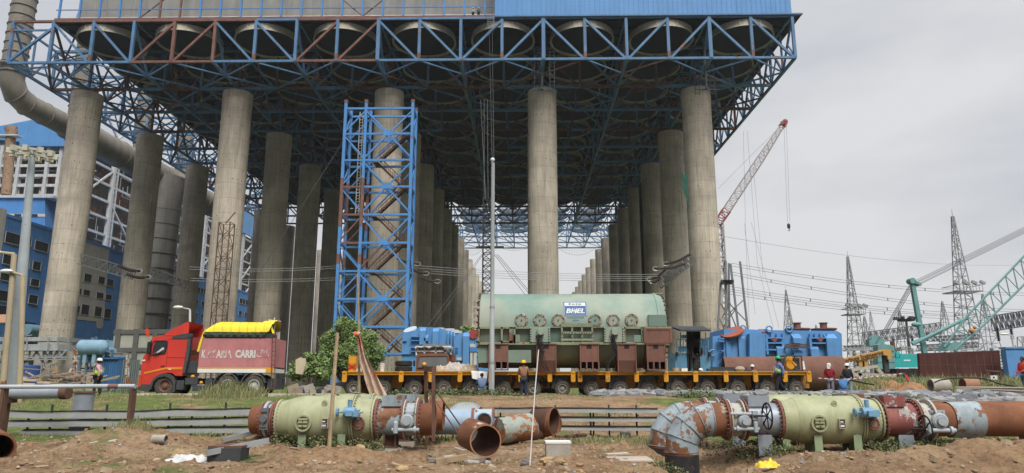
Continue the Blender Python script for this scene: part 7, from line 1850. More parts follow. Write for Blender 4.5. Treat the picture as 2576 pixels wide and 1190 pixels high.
tower('thin distant tower immediately left of the second tallest tower', 603, 740, 745, 880, 4, 34, 165, zq, n=8)
tower('tiny distant tower peak above the right end of the longest transformer', 788, 846, 850, 900, 3, 16, 160, zq, n=4)
# gantry beams
def beam(label, p, q, h, n, Y0_, Y1_, dn=None):
    a = P(*zq(*p), Y0_); b = P(*zq(*q), Y1_); t = thing('gantry_beam', label, 'gantry', a, 0, 'lattice gantry beams of the switchyard')
    mb = MB(); lattice(mb, a, b, h*.85, h*.85, n, .13, .07, k=.4); mb.build('lattice', M('gantry_steel', (.15,.155,.17), .6), t, smooth=False)
    if dn:
        mb = MB()
        for (x, y0, y1) in dn:
            r_ = P(*zq(x, y0), (Y0_+Y1_)/2); s_ = P(*zq(x, y1), (Y0_+Y1_)/2); mb.tube(r_, (r_.x, r_.y, s_.z), .14, n=6)
            for k in range(8): z = r_.z+(s_.z-r_.z)*(k+.5)/8; mb.cyl([(.28, z), (.28, z+.05)], (r_.x, r_.y, 0), 'Z', 8)
        mb.build('insulator_string', dark_st, t)
    return t
beam('long lattice gantry beam rising towards the teal crane mast', (1110, 940), (1640, 872), 2.2, 26, 120, 118, [(1313,945,1010),(1440,925,980),(1200,950,1000),(1540,900,960)])
beam('lattice gantry beam running out at the right edge behind the teal boom', (1975, 842), (2240, 800), 2.4, 14, 100, 98, [(2020,870,960),(2110,850,950)])
beam('lower thin gantry beam behind the teal crane', (1470, 1008), (1885, 985), 1.1, 24, 120, 120)
beam('thin gantry beam low between the towers on the right', (1560, 945), (1890, 930), 1.0, 20, 125, 125)
beam('thin gantry beam low beside the second tallest tower', (975, 1010), (1110, 1003), 1.0, 10, 125, 125)
# switchyard clutter: posts, bus bars, insulators
sy = thing('switchyard_equipment', 'distant clutter of bus bars, posts and insulators low along the right horizon', 'switchgear', P(2300, 950, 118)); tag(sy, kind=None)
mb = MB()
for q in range(58):
    x = R.uniform(1000, 2230); Y = R.uniform(105, 128); p = P(*zq(x, R.uniform(1000, 1075)), Y)
    mb.tube((p.x, Y, .9), (p.x, Y, p.z), R.uniform(.06, .2), n=6)
    if R.random() < .5:
        for k in range(5): mb.cyl([(.3, p.z-k*.5-.2), (.3, p.z-k*.5-.1)], (p.x, Y, 0), 'Z', 8)
    if R.random() < .6: mb.bar((p.x-R.uniform(1, 4), Y, p.z), (p.x+R.uniform(1, 4), Y, p.z), .14, .14)
for q in range(14):
    x = R.uniform(1000, 2100); y = R.uniform(985, 1080); Y = 115+q; a = P(*zq(x, y), Y); b = P(*zq(x+R.uniform(80, 300), y-R.uniform(0, 12)), Y); mb.tube(a, b, .06, n=5)
mb.build('bus_bar', tow, sy)
mb = MB()
for x, y0, y1 in ((2078,1018,1100),(2098,1090,1110),(1313,1020,960),(2060,1030,1100)): p, q = P(*zq(x, y0), 100), P(*zq(x, y1), 100); mb.tube((p.x, 100, p.z), (p.x, 100, q.z), .3, n=8)
mb.build('bushing', rust_m, sy)
# light mast with ring of lamps, street lamp
t = thing('floodlight_mast', 'floodlight mast with a flat ring of lamps right of the stay ropes', 'street lamp', P(2279, 950, 120)); a = P(*zq(1400, 812), 120)
mb = MB(); mb.tube((a.x, 120, .9), (a.x, 120, a.z), .3, .18, n=8); mb.build('shaft', tow, t); mb = MB(); mb.cyl([(1.3, a.z-.3), (1.4, a.z)], (a.x, 120, 0), 'Z', 14)
for j in range(8): mb.box((a.x+1.6*math.cos(j*.785), 120+1.6*math.sin(j*.785), a.z+.2), (.7,.5,.4), j*.785)
mb.build('lamp_ring', dark_st, t)
t = thing('street_lamp', 'single arm street lamp at the right edge before the switchyard', 'street lamp', P(2549, 940, 80)); mb = MB(); a, b, c = SQ(2118, 920, 80), SQ(2095, 914, 80), SQ(2065, 912, 80)
mb.path([(a.x+.3, 80, .9), (a.x, 80, a.z), b, c], .1, 8); mb.build('shaft', white_st, t); mb = MB(); mb.sphere(c, .35, sq=(1.3,.6,.35)); mb.build('lamp_head', white_p, t)
# tripod line support next to the right column
t = thing('line_support', 'tall leaning line support of crossed steel legs right of the rightmost column', 'pylon', P(1850, 950, 96)); YV = 96
st_ = M('support_steel', (.20,.21,.22), .5, metal=.2); mb = MB()
L_ = [((175,415),(176,880)), ((195,430),(200,880)), ((207,433),(262,880)), ((272,418),(325,880)), ((140,560),(120,900))]
for i, (p, q) in enumerate(L_):
    a, b = SQ(*p, YV+(i % 2)*2), SQ(*q, YV+(i % 2)*2); d = (b-a); b2 = a+d*((a.z-.9)/(a.z-b.z)); mb.bar(a, b2, .24, .24)
mb.build('leg', st_, t, smooth=False); mb = MB()
for p, q in (((176,680),(320,830)), ((176,690),(250,875)), ((296,680),(176,790)), ((240,745),(160,860)), ((207,700),(150,800)), ((145,410),(175,412)), ((130,800),(165,880)), ((130,690),(176,760))): mb.bar(SQ(*p, YV+.5), SQ(*q, YV+.5), .13, .13)
mb.build('brace', st_, t, smooth=False); mb = MB()
for q in range(9): c = SQ(155+q*7.5, 553+(q % 2)*12, YV-.5); mb.box(c, (.5,.5,.35)); 
mb.bar(SQ(150, 568, YV-.2), SQ(215, 568, YV-.2), .15, .15); mb.build('floodlight', dark_st, t, smooth=False)
# power lines
wire = M('wire_metal', (.12,.12,.13), .6)
def catenary(mb, a, b, sag, r, n=16):
    pts = []
    for i in range(n+1): t = i/n; p = a.lerp(b, t); p.z -= sag*4*t*(1-t); pts.append(p)
    mb.path(pts, r, 4)
lines = [((215,430),(2215,632)), ((200,487),(2215,748)), ((190,585),(2215,783)), ((150,612),(2215,810))]
ordl = ['topmost', 'second highest', 'second lowest', 'lowest']
for (p, q), nm in zip(lines, ordl):
    mb = MB(); a, b = SQ(*p, 97), SQ(*q, 112)
    for dz in (0, -.38): catenary(mb, a+Vector((0,0,dz)), b+Vector((0,0,dz)), .9, .03)
    for k in range(1, 8): c = a.lerp(b, k/8); c.z -= .9*4*(k/8)*(1-k/8); mb.bar(c, c+Vector((0,0,-.38)), .12, .05)
    tag(mb.build('power_line', wire), '%s of the double power lines strung to the right from the leaning line support' % nm, 'power line', 'power lines right of the columns')
mb = MB(); catenary(mb, SQ(150, 245, 100), SQ(2230, 440, 150), 1.5, .03); tag(mb.build('power_line', M('faint_wire', (.3,.3,.31), .6)), 'single faint wire high in the sky on the right', 'power line')
# lines crossing below the platform, and the insulator booms
for i, (p, q, Y) in enumerate((((477,671),(860,668),100), ((480,700),(1000,690),100), ((1050,668),(1655,690),98), ((1085,682),(1640,700),98))):
    mb = MB(); a, b = P(*p, Y), P(*q, Y); catenary(mb, a, b, .4, .035); catenary(mb, a+Vector((0,0,-.35)), b+Vector((0,0,-.3)), .4, .035)
    tag(mb.build('power_line', M('light_wire', (.33,.33,.33), .5)), ['upper pale cable between the left columns and the stair tower','lower pale cable between the left columns and the stair tower','upper pale cable crossing behind the middle columns','lower pale cable crossing behind the middle columns'][i], 'power line', 'cables crossing between the columns')
def insul(label, pts, Y, r=.16):
    mb = MB()
    for (p, q) in pts:
        a, b = P(*p, Y), P(*q, Y); mb.path([a, a.lerp(b, .5)+Vector((0,0,-.25)), b], r*.7, 6, m=0)
        for k in range(16): c = a.lerp(b, k/15)+Vector((0,0,-.25*math.sin(math.pi*k/15))); d = (b-a).normalized(); mb.tube(c-d*.03, c+d*.03, r*1.5, n=8)
        mb.path([b+Vector((.45*math.cos(t_), 0, .28*math.sin(t_))) for t_ in [j*math.tau/12 for j in range(12)]], .05, 5, m=1, closed=True)
    return tag(mb.build('insulator_string', [M('insulator_brown', (.06,.04,.035), .4), silver]), label, 'insulator', 'insulator strings on the cables')
lattbeams = [('lattice crossarm beam between the leftmost column and the third shaft', (203, 652), (335, 690), 101, 1.5), ('lattice crossarm beam left of the blue stair tower at cable height', (375, 682), (468, 716), 118, 1.4), ('lattice crossarm beam held on the rightmost column', (1660, 712), (1738, 652), 101, 1.4)]
for lab, p, q, Y, h in lattbeams:
    t = thing('crossarm_beam', lab, 'beam', P(*p, Y), 0, 'lattice crossarm beams at the columns'); mb = MB(); lattice(mb, P(*p, Y), P(*q, Y+2), h, h, 12, .13, .09); mb.build('lattice', M('crossarm_steel', (.12,.12,.115), .7), t, smooth=False)
insul('dark insulator strings hanging from the crossarm by the leftmost column', [((300,668),(350,682)), ((320,690),(372,697))], 100)
insul('dark insulator strings right of the stair tower at cable height', [((1000,650),(1050,664)), ((1030,672),(1072,688)), ((1060,697),(1100,708))], 100)
insul('dark insulator strings on the left side of the rightmost columns', [((1735,640),(1676,664)), ((1722,664),(1650,676)), ((1672,680),(1635,702)), ((1660,698),(1640,708))], 99)
# central dark lattice mast of a crane with guy wires behind the stator
t = thing('crane_mast', 'dark lattice crane mast rising behind the stator under the platform', 'crane', P(1226, 950, 90)); a = P(1226, 500, 90)
mb = MB(); lattice(mb, (a.x, 90, .9), (a.x, 90, a.z), 1.05, 1.05, 30, .12, .08); mb.bar((a.x-1.4, 90, P(1226, 622, 90).z), (a.x+2.2, 90, P(1226, 622, 90).z), .2, .3); mb.build('lattice', M('mast_dark', (.035,.033,.035), .7), t, smooth=False)
mb = MB()
for (p, q) in (((1243,640),(1320,740)), ((1247,640),(1332,740)), ((1252,640),(1342,745)), ((1215,640),(1090,820)), ((1212,640),(1075,820)), ((1218,250),(1218,500)), ((1226,250),(1228,500)), ((1209,250),(1222,500))): mb.tube(P(*p, 90), P(*q, 88), .035, n=4)
mb.build('guy_wire', wire, t)
single('slack_rope', 'rope', 'thin dark rope hanging from the platform left of the stair tower', wire, lambda mb: mb.tube(P(880, 330, 95), P(650, 690, 97), .035, n=4))
# far red and white crane
t = thing('mobile_crane', 'distant crane with a red and white lattice jib leaning from behind the rightmost column', 'crane', P(1800, 950, 170))
zf = conv(.588, 2000, 0); YM = 170
a, b = P(1806, 562, YM), P(1975, 306, YM)
mb = MB(); d = (b-a)
lattice(mb, a, a+d*.12, 1.6, 1.9, 3, .24, .14, 0); lattice(mb, a+d*.12, a+d*.62, 1.8, 1.7, 14, .15, .085, 1); lattice(mb, a+d*.62, a+d*.95, 1.7, 1.0, 11, .15, .085, 1); lattice(mb, a+d*.95, b, 1.2, .8, 1, .4, .3, 0)
mb.sphere(b, .7, 0, n=10, k=6); mb.box(b+Vector((-.6, 0, -.5)), (1.0, .6, 1.0)); mb.build('jib', [M('crane_red', (.30,.07,.07), .6), M('crane_pale', (.42,.36,.36), .6)], t)
mb = MB(); c = P(1806, 562, YM); lattice(mb, (c.x, YM, .9), c, 2.2, 2.0, 14, .3, .2); mb.build('tower_boom', M('crane_pale2', (.42,.38,.37), .6), t, smooth=False)
mb = MB(); mb.tube(b, P(1806, 475, YM), .04, n=4); mb.tube(P(1972, 312, YM), P(1981, 560, YM), .03, n=4); mb.tube(P(1978, 312, YM), P(1987, 560, YM), .03, n=4)
for p, q in (((1870,330),(1875,560)), ((1880,330),(1905,660)), ((1895,420),(1920,700)), ((1872,560),(1900,790)), ((1905,660),(1945,825)), ((1890,560),(1960,825)), ((1875,560),(1885,825))): mb.tube(P(*p, YM), P(*q, YM), .03, n=4)
mb.build('hoist_rope', wire, t); mb = MB(); c = P(1984, 568, YM); mb.cyl([(.25, -.7), (.38, -.4), (.38, .3), (.15, .6)], c, 'Z', 12); mb.path([c+Vector((.22*math.cos(q), 0, -1.0+.3*math.sin(q))) for q in [j*.5 for j in range(-6, 4)]], .08, 6); mb.build('hook_block', dark_st, t)
# teal crawler crane
YT_ = 72; teal = M('crane_teal', (.15,.30,.30), .5, var=.1, rust=.05); teal2 = M('crane_bright_teal', (.04,.38,.37), .45, var=.08)
t = thing('crawler_crane', 'teal crawler crane with a lattice boom, slanted mast and stay ropes at the right', 'crane', P(2260, 950, YT_))
def C6(x, y, dy=0): return S6(x, y, YT_+dy)
mb = MB()
ch = [((770,860),(1300,385)), ((690,855),(840,660)), ((840,655),(1300,170))]
for dy in (-.9, .9):
    mb.tube(C6(755, 900, dy), C6(960, 725, dy), .1, n=8); mb.tube(C6(960, 725, dy), C6(1330, 355, dy), .1, n=8)
    mb.tube(C6(680, 880, dy), C6(845, 655, dy), .1, n=8); mb.tube(C6(845, 655, dy), C6(1330, 145, dy), .1, n=8)
    prev = None
    for k in range(9):
        u = C6(845+k*55, 655-k*58, dy); l = C6(880+k*55, 795-k*56, dy)
        mb.tube(u, l, .05, n=6)
        if k < 8: l2 = C6(880+(k+.5)*55+30, 795-(k+.5)*56-28, dy); mb.tube(u, C6(880+(k+1)*55, 795-(k+1)*56, dy), .045, n=6)
    for x0, y0, x1, y1 in ((760,760,840,790),(800,720,860,790),(780,860,860,770),(700,860,800,700)): mb.tube(C6(x0, y0, dy), C6(x1, y1, dy), .06, n=6)
for k in range(9):
    mb.tube(C6(845+k*55, 655-k*58, -.9), C6(845+k*55, 655-k*58, .9), .06, n=6); mb.tube(C6(880+k*55, 795-k*56, -.9), C6(880+k*55, 795-k*56, .9), .06, n=6)
    mb.tube(C6(845+k*55, 655-k*58, -.9), C6(845+(k+1)*55, 655-(k+1)*58, .9), .05, n=6)
for dy in (-.9, .9): mb.prism([(C6(x, y).x, C6(x, y).z) for x, y in ((650,905),(715,838),(765,858),(770,890),(740,908))], YT_+dy-.05, YT_+dy+.05)
mb.build('boom', teal, t)
mb = MB()
for dy in (-.8, .8): mb.tube(C6(450, 860, dy), C6(840, 672, dy), .17, n=8); mb.tube(C6(440, 850, dy), C6(520, 815, dy), .1, n=8)
for x0, y0, x1, y1 in ((600,790,640,835),(640,835,700,860),(540,830,660,770)): mb.tube(C6(x0, y0), C6(x1, y1), .08, n=6)
mb.build('backstop', teal, t)
mb = MB(); mb.path([C6(542, 950), C6(452, 440), C6(443, 402)], [.3, .28, .24], 4); mb.cyl([(.3, -.4), (.3, .4)], C6(440, 405), 'Y', 14); mb.box(C6(475, 422), (.8,.7,.25), ry=.4); mb.cyl([(.17, -.4), (.17, .4)], C6(490, 430), 'Y', 12); mb.sphere(C6(478, 718, -.6), .32, sq=(1.6,1,.8)); mb.build('mast', teal, t, ang=50)
mb = MB()
for i, (x0, y0, x1, y1) in enumerate(((475,400,1290,0),(482,408,1290,12),(485,415,1290,22),(492,425,1290,32),(495,432,1290,42))): mb.tube(C6(x0, y0, i*.2-.5), C6(x1, y1, i*.2-.5), .025, n=5)
for i, (x0, y0, x1, y1) in enumerate(((430,430,190,850),(433,440,200,855),(436,455,212,850),(440,470,225,855))): mb.tube(C6(x0, y0, i*.25-.5), C6(x1, y1, i*.25-.5), .035, n=5)
mb.build('stay_rope', M('stay_rope', (.10,.10,.11), .6), t)
mb = MB(); pf = lambda l: [(C6(x, y).x, C6(x, y).z) for x, y in l]
mb.prism(pf([(145,1038),(145,870),(165,862),(240,872),(265,885),(265,1038)]), YT_-1.6, YT_-.6)
for y in (910, 950, 990): a, b = C6(146, y), C6(264, y); mb.bx(a.x-.03, b.x+.03, YT_-1.64, YT_-1.601, a.z-.04, a.z)
mb.cyl([(.55, -.3), (.55, .3)], C6(185, 835), 'Y', 14); mb.box(C6(180, 850), (1.5,.8,.6)); mb.build('counterweight', teal, t, smooth=False)
mb = MB(); mb.prism(pf([(268,1028),(268,965),(300,965),(310,935),(500,940),(505,968),(505,1028)]), YT_-1.5, YT_-.5); mb.prism(pf([(285,960),(280,920),(300,918),(345,955),(345,965)]), YT_-1.3, YT_-1.1); mb.prism(pf([(385,930),(405,965),(360,965)]), YT_-1.3, YT_-1.1)
mb.build('engine_housing', teal2, t, smooth=False)
mb = MB(); a, b = C6(252, 1060), C6(1100, 1032); mb.bx(a.x, b.x, YT_-2.2, YT_+2.2, a.z-.8, b.z-.1); mb.build('crawler_track', black, t, smooth=False)
mb = MB(); a, b = C6(270, 1028), C6(505, 1034); mb.bx(a.x, b.x, YT_-1.55, YT_-1.51, b.z, a.z-.02); a, b = C6(440, 995), C6(460, 988); mb.bx(a.x, b.x, YT_-1.53, YT_-1.51, a.z, b.z); a, b = C6(330, 985), C6(375, 975); mb.bx(a.x, b.x, YT_-1.53, YT_-1.51, a.z, b.z); mb.build('white_stripe', white_p, t, smooth=False)
mb = MB(); c = C6(875, 762, -1); mb.sphere(c, .25, n=12, k=8); mb.sphere(C6(900, 740, -1), .17); mb.build('warning_disc', M('disc_orange', (.5,.2,.06), .6), t)
# rust brown steel tank wall
YK_ = 62
t = thing('steel_enclosure', 'large flat sided dark rust brown steel enclosure before the teal crane', 'container', S6(790, 1070, YK_)); pk = lambda l, Y=YK_: [(S6(x, y, Y).x, S6(x, y, Y).z) for x, y in l]
mb = MB(); q = pk([(498,1070),(498,925),(1078,905),(1088,1080)]); q[0] = (q[0][0], .9); q[-1] = (q[-1][0], .9); mb.prism(q, YK_, YK_+.35); mb.build('wall', M('dark_oxide', (.085,.026,.02), .8, var=.25, sc_=.6, streak=.3, ssc=2), t, smooth=False)
mb = MB()
for k in range(1, 11): x = q[0][0]+(q[-1][0]-q[0][0])*k/11; mb.bx(x-.02, x+.02, YK_-.012, YK_-.002, 1, q[1][1]-.05)
for z in (2.1, 3.1): mb.bx(q[0][0]+.02, q[-1][0]-.05, YK_-.01, YK_-.001, z-.015, z+.015)
mb.build('seam', rust_m, t, smooth=False)
text_mesh('lettering', 'ENGINEERING', .13, M('faded_letters', (.22,.11,.09), .9, rust=.5, rsc=6, rcol=(.09,.03,.02)), t, (S6(812, 1030, YK_).x, YK_-.02, S6(812, 1022, YK_).z), width=1.4)
# yellow telescopic crane boom
YB_ = 64; t = thing('telescopic_crane', 'ochre telescopic crane boom with dark lettering left of the teal crane', 'crane', P(2180, 960, YB_))
och = M('boom_ochre', (.50,.28,.08), .55, var=.12, rust=.15); zy = z5b
def B5(x, y, Y=YB_): return P(*zy(x, y), Y)
mb = MB(); a, b = B5(290, 378), B5(600, 310); mb.bar(a, b, .7, 34*.548/1.59*sc(YB_)); mb.build('boom', och, t, smooth=False)
mb = MB(); mb.prism([(B5(x, y).x, B5(x, y).z) for x, y in ((585,300),(600,288),(645,292),(650,330),(645,362),(622,362),(618,335),(590,330))], YB_-.5, YB_+.5); mb.box(B5(480, 352), (1.6, .5, .35), ry=-.2)
for x in (440, 468): mb.box(B5(x, 375), (.5,.4,.9))
mb.build('boom_head', och, t, smooth=False)
o = text_mesh('lettering', 'Sunderbuge Engineering Pvt. Ltd', .5, M('boom_letter', (.05,.02,.015), .7), t, B5(484, 338)+Vector((0,-.38,0)), width=6.0, rot=(math.pi/2, -math.atan2(b.z-a.z, b.x-a.x), 0), bold=.012)
mb = MB(); mb.bar(B5(330, 445), B5(560, 410), .5, .25); mb.bar(B5(410, 430), B5(440, 480), .3, .3); mb.bar(B5(545, 408), B5(600, 475), .35, .3); mb.bar(B5(330, 470), B5(700, 480), .3, .3); mb.build('outrigger', M('outrigger_pale', (.45,.40,.33), .6), t, smooth=False)
mb = MB(); mb.tube(B5(625, 360), B5(625, 420), .05, n=5); mb.box(B5(625, 395), (.4,.4,1.4)); mb.build('hook', dark_st, t)
# blue cabin at right edge
single('blue_cabin', 'cabin', 'blue site cabin at the right edge behind the man in the bright red shirt', tr_b, lambda mb: [mb.bx(P(2538, 940, 60).x, P(2600, 940, 60).x, 60, 60.6, .9, P(2550, 878, 60).z), mb.bx(P(2536, 940, 60).x, P(2602, 940, 60).x, 59.9, 60.7, P(2550, 877, 60).z, P(2550, 873, 60).z)], smooth=False)
# panel stand
YU = 42; t = thing('panel_stand', 'rusty frame carrying a small white meter box at the right', 'stand', B5(1410, 560, YU))
mb = MB()
mb.bar(B5(1345, 440, YU), B5(1468, 450, YU), .08, .1); mb.bar(B5(1360, 445, YU), B5(1355, 520, YU), .08, .08); mb.bar(B5(1462, 450, YU), B5(1468, 562, YU), .08, .08); mb.bar(B5(1350, 490, YU), B5(1465, 492, YU), .05, .06); mb.bar(B5(1355, 515, YU), B5(1375, 560, YU), .06, .06); mb.build('frame', rust_m, t, smooth=False)
mb = MB(); a, b = B5(1390, 508, YU-.1), B5(1435, 478, YU-.1); mb.bx(a.x, b.x, YU-.15, YU-.05, a.z, b.z); bx_ = mb.build('meter_box', white_p, t, smooth=False)
mb = MB(); c = B5(1415, 492, YU-.16); mb.cyl([(.06, -.01), (.06, 0)], (c.x, YU-.151, c.z), 'Y', 14); mb.build('dial', dark_st, bx_)
# caution tape, cable, concrete pipes, rods
single('barrier_tape', 'tape', 'red and white barrier tape strung right from the trailer end', [white_p, M('tape_red', (.55,.05,.05), .6)], lambda mb: [mb.bar(B5(135+i*21, 497+min(i, 7)*1.5-max(0, i-10)*2.3+0*i, 37), B5(135+(i+1)*21, 497+min(i+1, 7)*1.5-max(0, i+1-10)*2.3, 37), .01, .035, i % 2) for i in range(30)]+[mb.prism([(B5(x, y, 37).x, B5(x, y, 37).z) for x, y in ((768,466),(800,500),(795,520),(765,485))], 36.98, 37.0, 1)], smooth=False)
single('black_hose', 'hose', 'black hose arching over the tall grass at the right', black, lambda mb: mb.path([B5(x, y, 37.5) for x, y in ((980,530),(1020,512),(1100,500),(1200,495),(1300,498),(1380,510),(1440,535),(1520,550),(1600,565))], .035, 6))
single('black_hose', 'hose', 'short black hose on the soil right of the seated man', black, lambda mb: mb.path([B5(x, y, 37.5) for x, y in ((360,512),(420,522),(480,536),(540,545))], .04, 6))
for x0, x1, y, m_, lab in ((952,1078,552,concrete2,'grey concrete pipe piece lying in the grass above the stone pitching'), (1185,1290,545,M('clay_brown',(.30,.16,.10),.9),'brown pipe piece lying in the grass right of the concrete one')):
    single('pipe_piece', 'pipe', lab, m_, lambda mb: mb.lathe([(.30, B5(x0, y, 39).x), (.36, B5(x0, y, 39).x), (.36, B5(x1, y, 39).x), (.30, B5(x1, y, 39).x)], (0, 39, B5(0, y, 39).z), 'X', 22))
def rods(mb):
    for i in range(26):
        k = i/25; a = B5(1135+R.uniform(0, 40)+(60 if i % 3 == 0 else 0), 562+i*.8, 34.5); b = B5(1650+R.uniform(-20, 30), 566+i*2.0, 33.5); a.z += .01*i*.3; mb.tube(a, b, .022, n=5)
    for i in range(7): mb.tube(B5(1160+i*12, 575, 34), B5(1270+i*20, 655-i*3, 33), .02, n=5)
o = single('rod_bundle', 'rods', 'bundle of long pale steel rods lying over the stone pitching at the right edge', M('pale_rod', (.38,.33,.27), .7, var=.2), rods)
# ---------------- stone pitching ----------------
stone_m = [M('stone_a', (.21,.215,.225), .9, var=.25, sc_=3, bump=.3), M('stone_b', (.29,.285,.275), .9, var=.25, sc_=3, bump=.3), M('stone_c', (.13,.135,.145), .9, var=.25, sc_=3, bump=.3), M('stone_d', (.26,.23,.19), .9, var=.25, sc_=3)]
def stone(mb, c, sx, sy, sz, rz, tilt, m):
    b = len(mb.v); n = R.randint(5, 7); pts = []
    for j in range(n): a = j*math.tau/n+R.uniform(-.2, .2); r_ = R.uniform(.75, 1.1); pts.append((math.cos(a)*sx*r_, math.sin(a)*sy*r_))
    vs = [(x, y, -sz/2) for x, y in pts]+[(x*.86, y*.86, sz/2+R.uniform(-.2, .2)*sz) for x, y in pts]
    mb.add(vs, [list(range(n)), [n+i for i in reversed(range(n))]]+[(i, n+i, n+(i+1) % n, (i+1) % n) for i in range(n)], m)
    mb.xf(Matrix.Translation(c) @ Matrix.Rotation(rz, 4, 'Z') @ Matrix.Rotation(tilt, 4, 'X'), b)
mb = MB()
for q in range(1700):
    u = R.uniform(1500, 2700); t = (u-1500)/1076
    v = R.uniform(984, 1006+ (38*sm(.55, .78, t))) if u > 1560 else R.uniform(988, 1000)
    if u < 2080 and (1690 < u < 1760) and R.random() < .5: continue
    Y = 34.6-(v-984)*(.052 if t < .6 else .10)+R.uniform(-.2, .2)
    x = P(u, v, Y).x; s_ = R.uniform(.16, .40)
    stone(mb, (x, Y, g(x, Y)+R.uniform(.0, .12)), s_*1.3, s_*.9, R.uniform(.07, .16), R.uniform(-.6, .6), R.uniform(.0, .7), R.choices((0, 1, 2, 3), (5, 3, 4, 1.2))[0])
tag(mb.build('stone_pitching', stone_m, smooth=False), kind='stuff', label='grey broken stones laid loosely along the top of the bank')
# loose stones, clods on the front ground
mb = MB()
for q in range(2600):
    Y = R.uniform(12.2, 23); x = R.uniform(-Y*.8, Y*.8); s_ = R.uniform(.012, .05)*(1 if R.random() < .93 else 2.2)
    stone(mb, (x, Y, g(x, Y)+s_*.3), s_*1.2, s_, s_*R.uniform(.7, 1.3), R.uniform(0, 3), R.uniform(0, .5), R.choices((0, 1, 2), (5, 3, .35))[0])
tag(mb.build('loose_clods', [M('clod', (.30,.19,.11), .95, var=.3, sc_=6), M('clod_pale', (.36,.27,.18), .95, var=.3), stone_m[1]], smooth=False), kind='stuff', label='loose clods and pebbles scattered over the soil')
def rock(label, u, v, Y, s_, m, sq=(1.2,.9,.8), name='rock', cat='rock', seed=0):
    s_ *= .66; x = P(u, v, Y).x; mb = MB(); mb.sphere((0,0,0), 1, n=12, k=8)
    for i, p in enumerate(mb.v): mb.v[i] = Vector((p.x*sq[0], p.y*sq[1], p.z*sq[2]))*s_*(1+.5*noise.noise(p*1.5+Vector((seed,seed,0)))+.16*noise.noise(p*4))+Vector((x, Y, g(x, Y)+s_*sq[2]*.55))
    return tag(mb.build(name, m, ang=30), label, cat)
yr = M('ochre_rock', (.42,.29,.15), .95, var=.2, bump=.4, sc_=4); gr_ = M('grey_rock', (.20,.18,.17), .95, var=.25, bump=.4, sc_=4)
rocks = [('ochre rock below the open elbow mouth, larger of two', 1378, 1152, 14.4, .19, yr), ('smaller ochre rock right of the larger one below the open elbow', 1411, 1146, 14.5, .10, yr), ('grey boulder beside the foot of the thin white rod', 1322, 1148, 14.3, .14, gr_), ('ochre rock at the bottom left of the concrete footing', 1012, 1178, 13.3, .13, yr),
 ('brown upright rock on the soil left of the white tarpaulin', 450, 1123, 15.6, .17, yr), ('ochre rock near the bottom edge right of the date line', 1460, 1180, 13.2, .13, yr), ('pale rock under the right green tank nozzle', 2472-30, 1110, 17.0, .2, gr_), ('brown clod heap piece below the left green tank', 905, 1104+18, 16.0, .16, yr),
 ('small blue grey stone near the bottom between footing and elbow', 1234, 1163, 13.8, .07, gr_), ('grey stone low near the right drawing board', 2032-170, 1160, 14, .07, gr_)]
for i, r_ in enumerate(rocks): rock(*r_, seed=i*3.1)
# debris pieces
def onground(u, v, Y): x = P(u, v, Y).x; return Vector((x, Y, g(x, Y)))
single('concrete_block', 'block', 'grey concrete block with a chipped white top right of the peeling pipe', [concrete2, white_p], lambda mb: (mb.box(onground(1403, 1130, 16.2)+Vector((0,0,.15)), (.53,.36,.29), .05), mb.box(onground(1403, 1130, 16.2)+Vector((0,0,.32)), (.56,.38,.045), .05, m=1)))
single('flat_board', 'board', 'pale flat board lying on the soil left of the peeling elbow', M('pale_board', (.42,.36,.30), .9, var=.15), lambda mb: mb.box(onground(1583, 1135, 16.0)+Vector((0,0,.05)), (.92,.6,.03), .1, rx=.05), smooth=False)
single('flat_board', 'board', 'narrow pale plank leaning on the larger flat board', M('pale_board2', (.48,.42,.34), .9), lambda mb: mb.box(onground(1552, 1122, 16.6)+Vector((0,0,.08)), (.6,.12,.03), .5, rx=.1), smooth=False)
t = single('white_bucket', 'bucket', 'dented white bucket lying on its side left of the open elbow', white_p, lambda mb: (mb.lathe([(.01,0),(.11,.0),(.14,.36),(.13,.36),(.10,.03)], (0,0,0), 'X', 20), mb.xf(Matrix.Translation(onground(1133, 1124, 15.9)+Vector((0,0,.13))) @ Matrix.Rotation(.35, 4, 'Y') @ Matrix.Rotation(-.2, 4, 'Z'))))
def scrap(mb):
    for i in range(34): c = onground(R.uniform(1085, 1220), 1145, R.uniform(14.6, 16.4)); mb.box(c+Vector((0,0,R.uniform(.02, .12))), (R.uniform(.1, .6), R.uniform(.05, .16), R.uniform(.03, .1)), R.uniform(-.8, .8), R.choice((0, 0, 1, 2)), ry=R.uniform(-.25, .25))
single('scrap_wood', 'heap', 'scattered wood scraps and broken bricks between the footing and the open elbow', [wood, M('scrap_grey', (.22,.19,.16), .9), M('scrap_white', (.5,.48,.45), .8)], scrap, smooth=False)
single('timber_offcut', 'timber', 'long pale timber offcut lying near the bottom right of the concrete footing', wood, lambda mb: (mb.box(onground(1135, 1160, 14.2)+Vector((0,0,.06)), (.62,.13,.1), .35, ry=-.12), mb.box(onground(1060, 1168, 14.0)+Vector((0,0,.03)), (.95,.06,.04), -.03)), smooth=False)
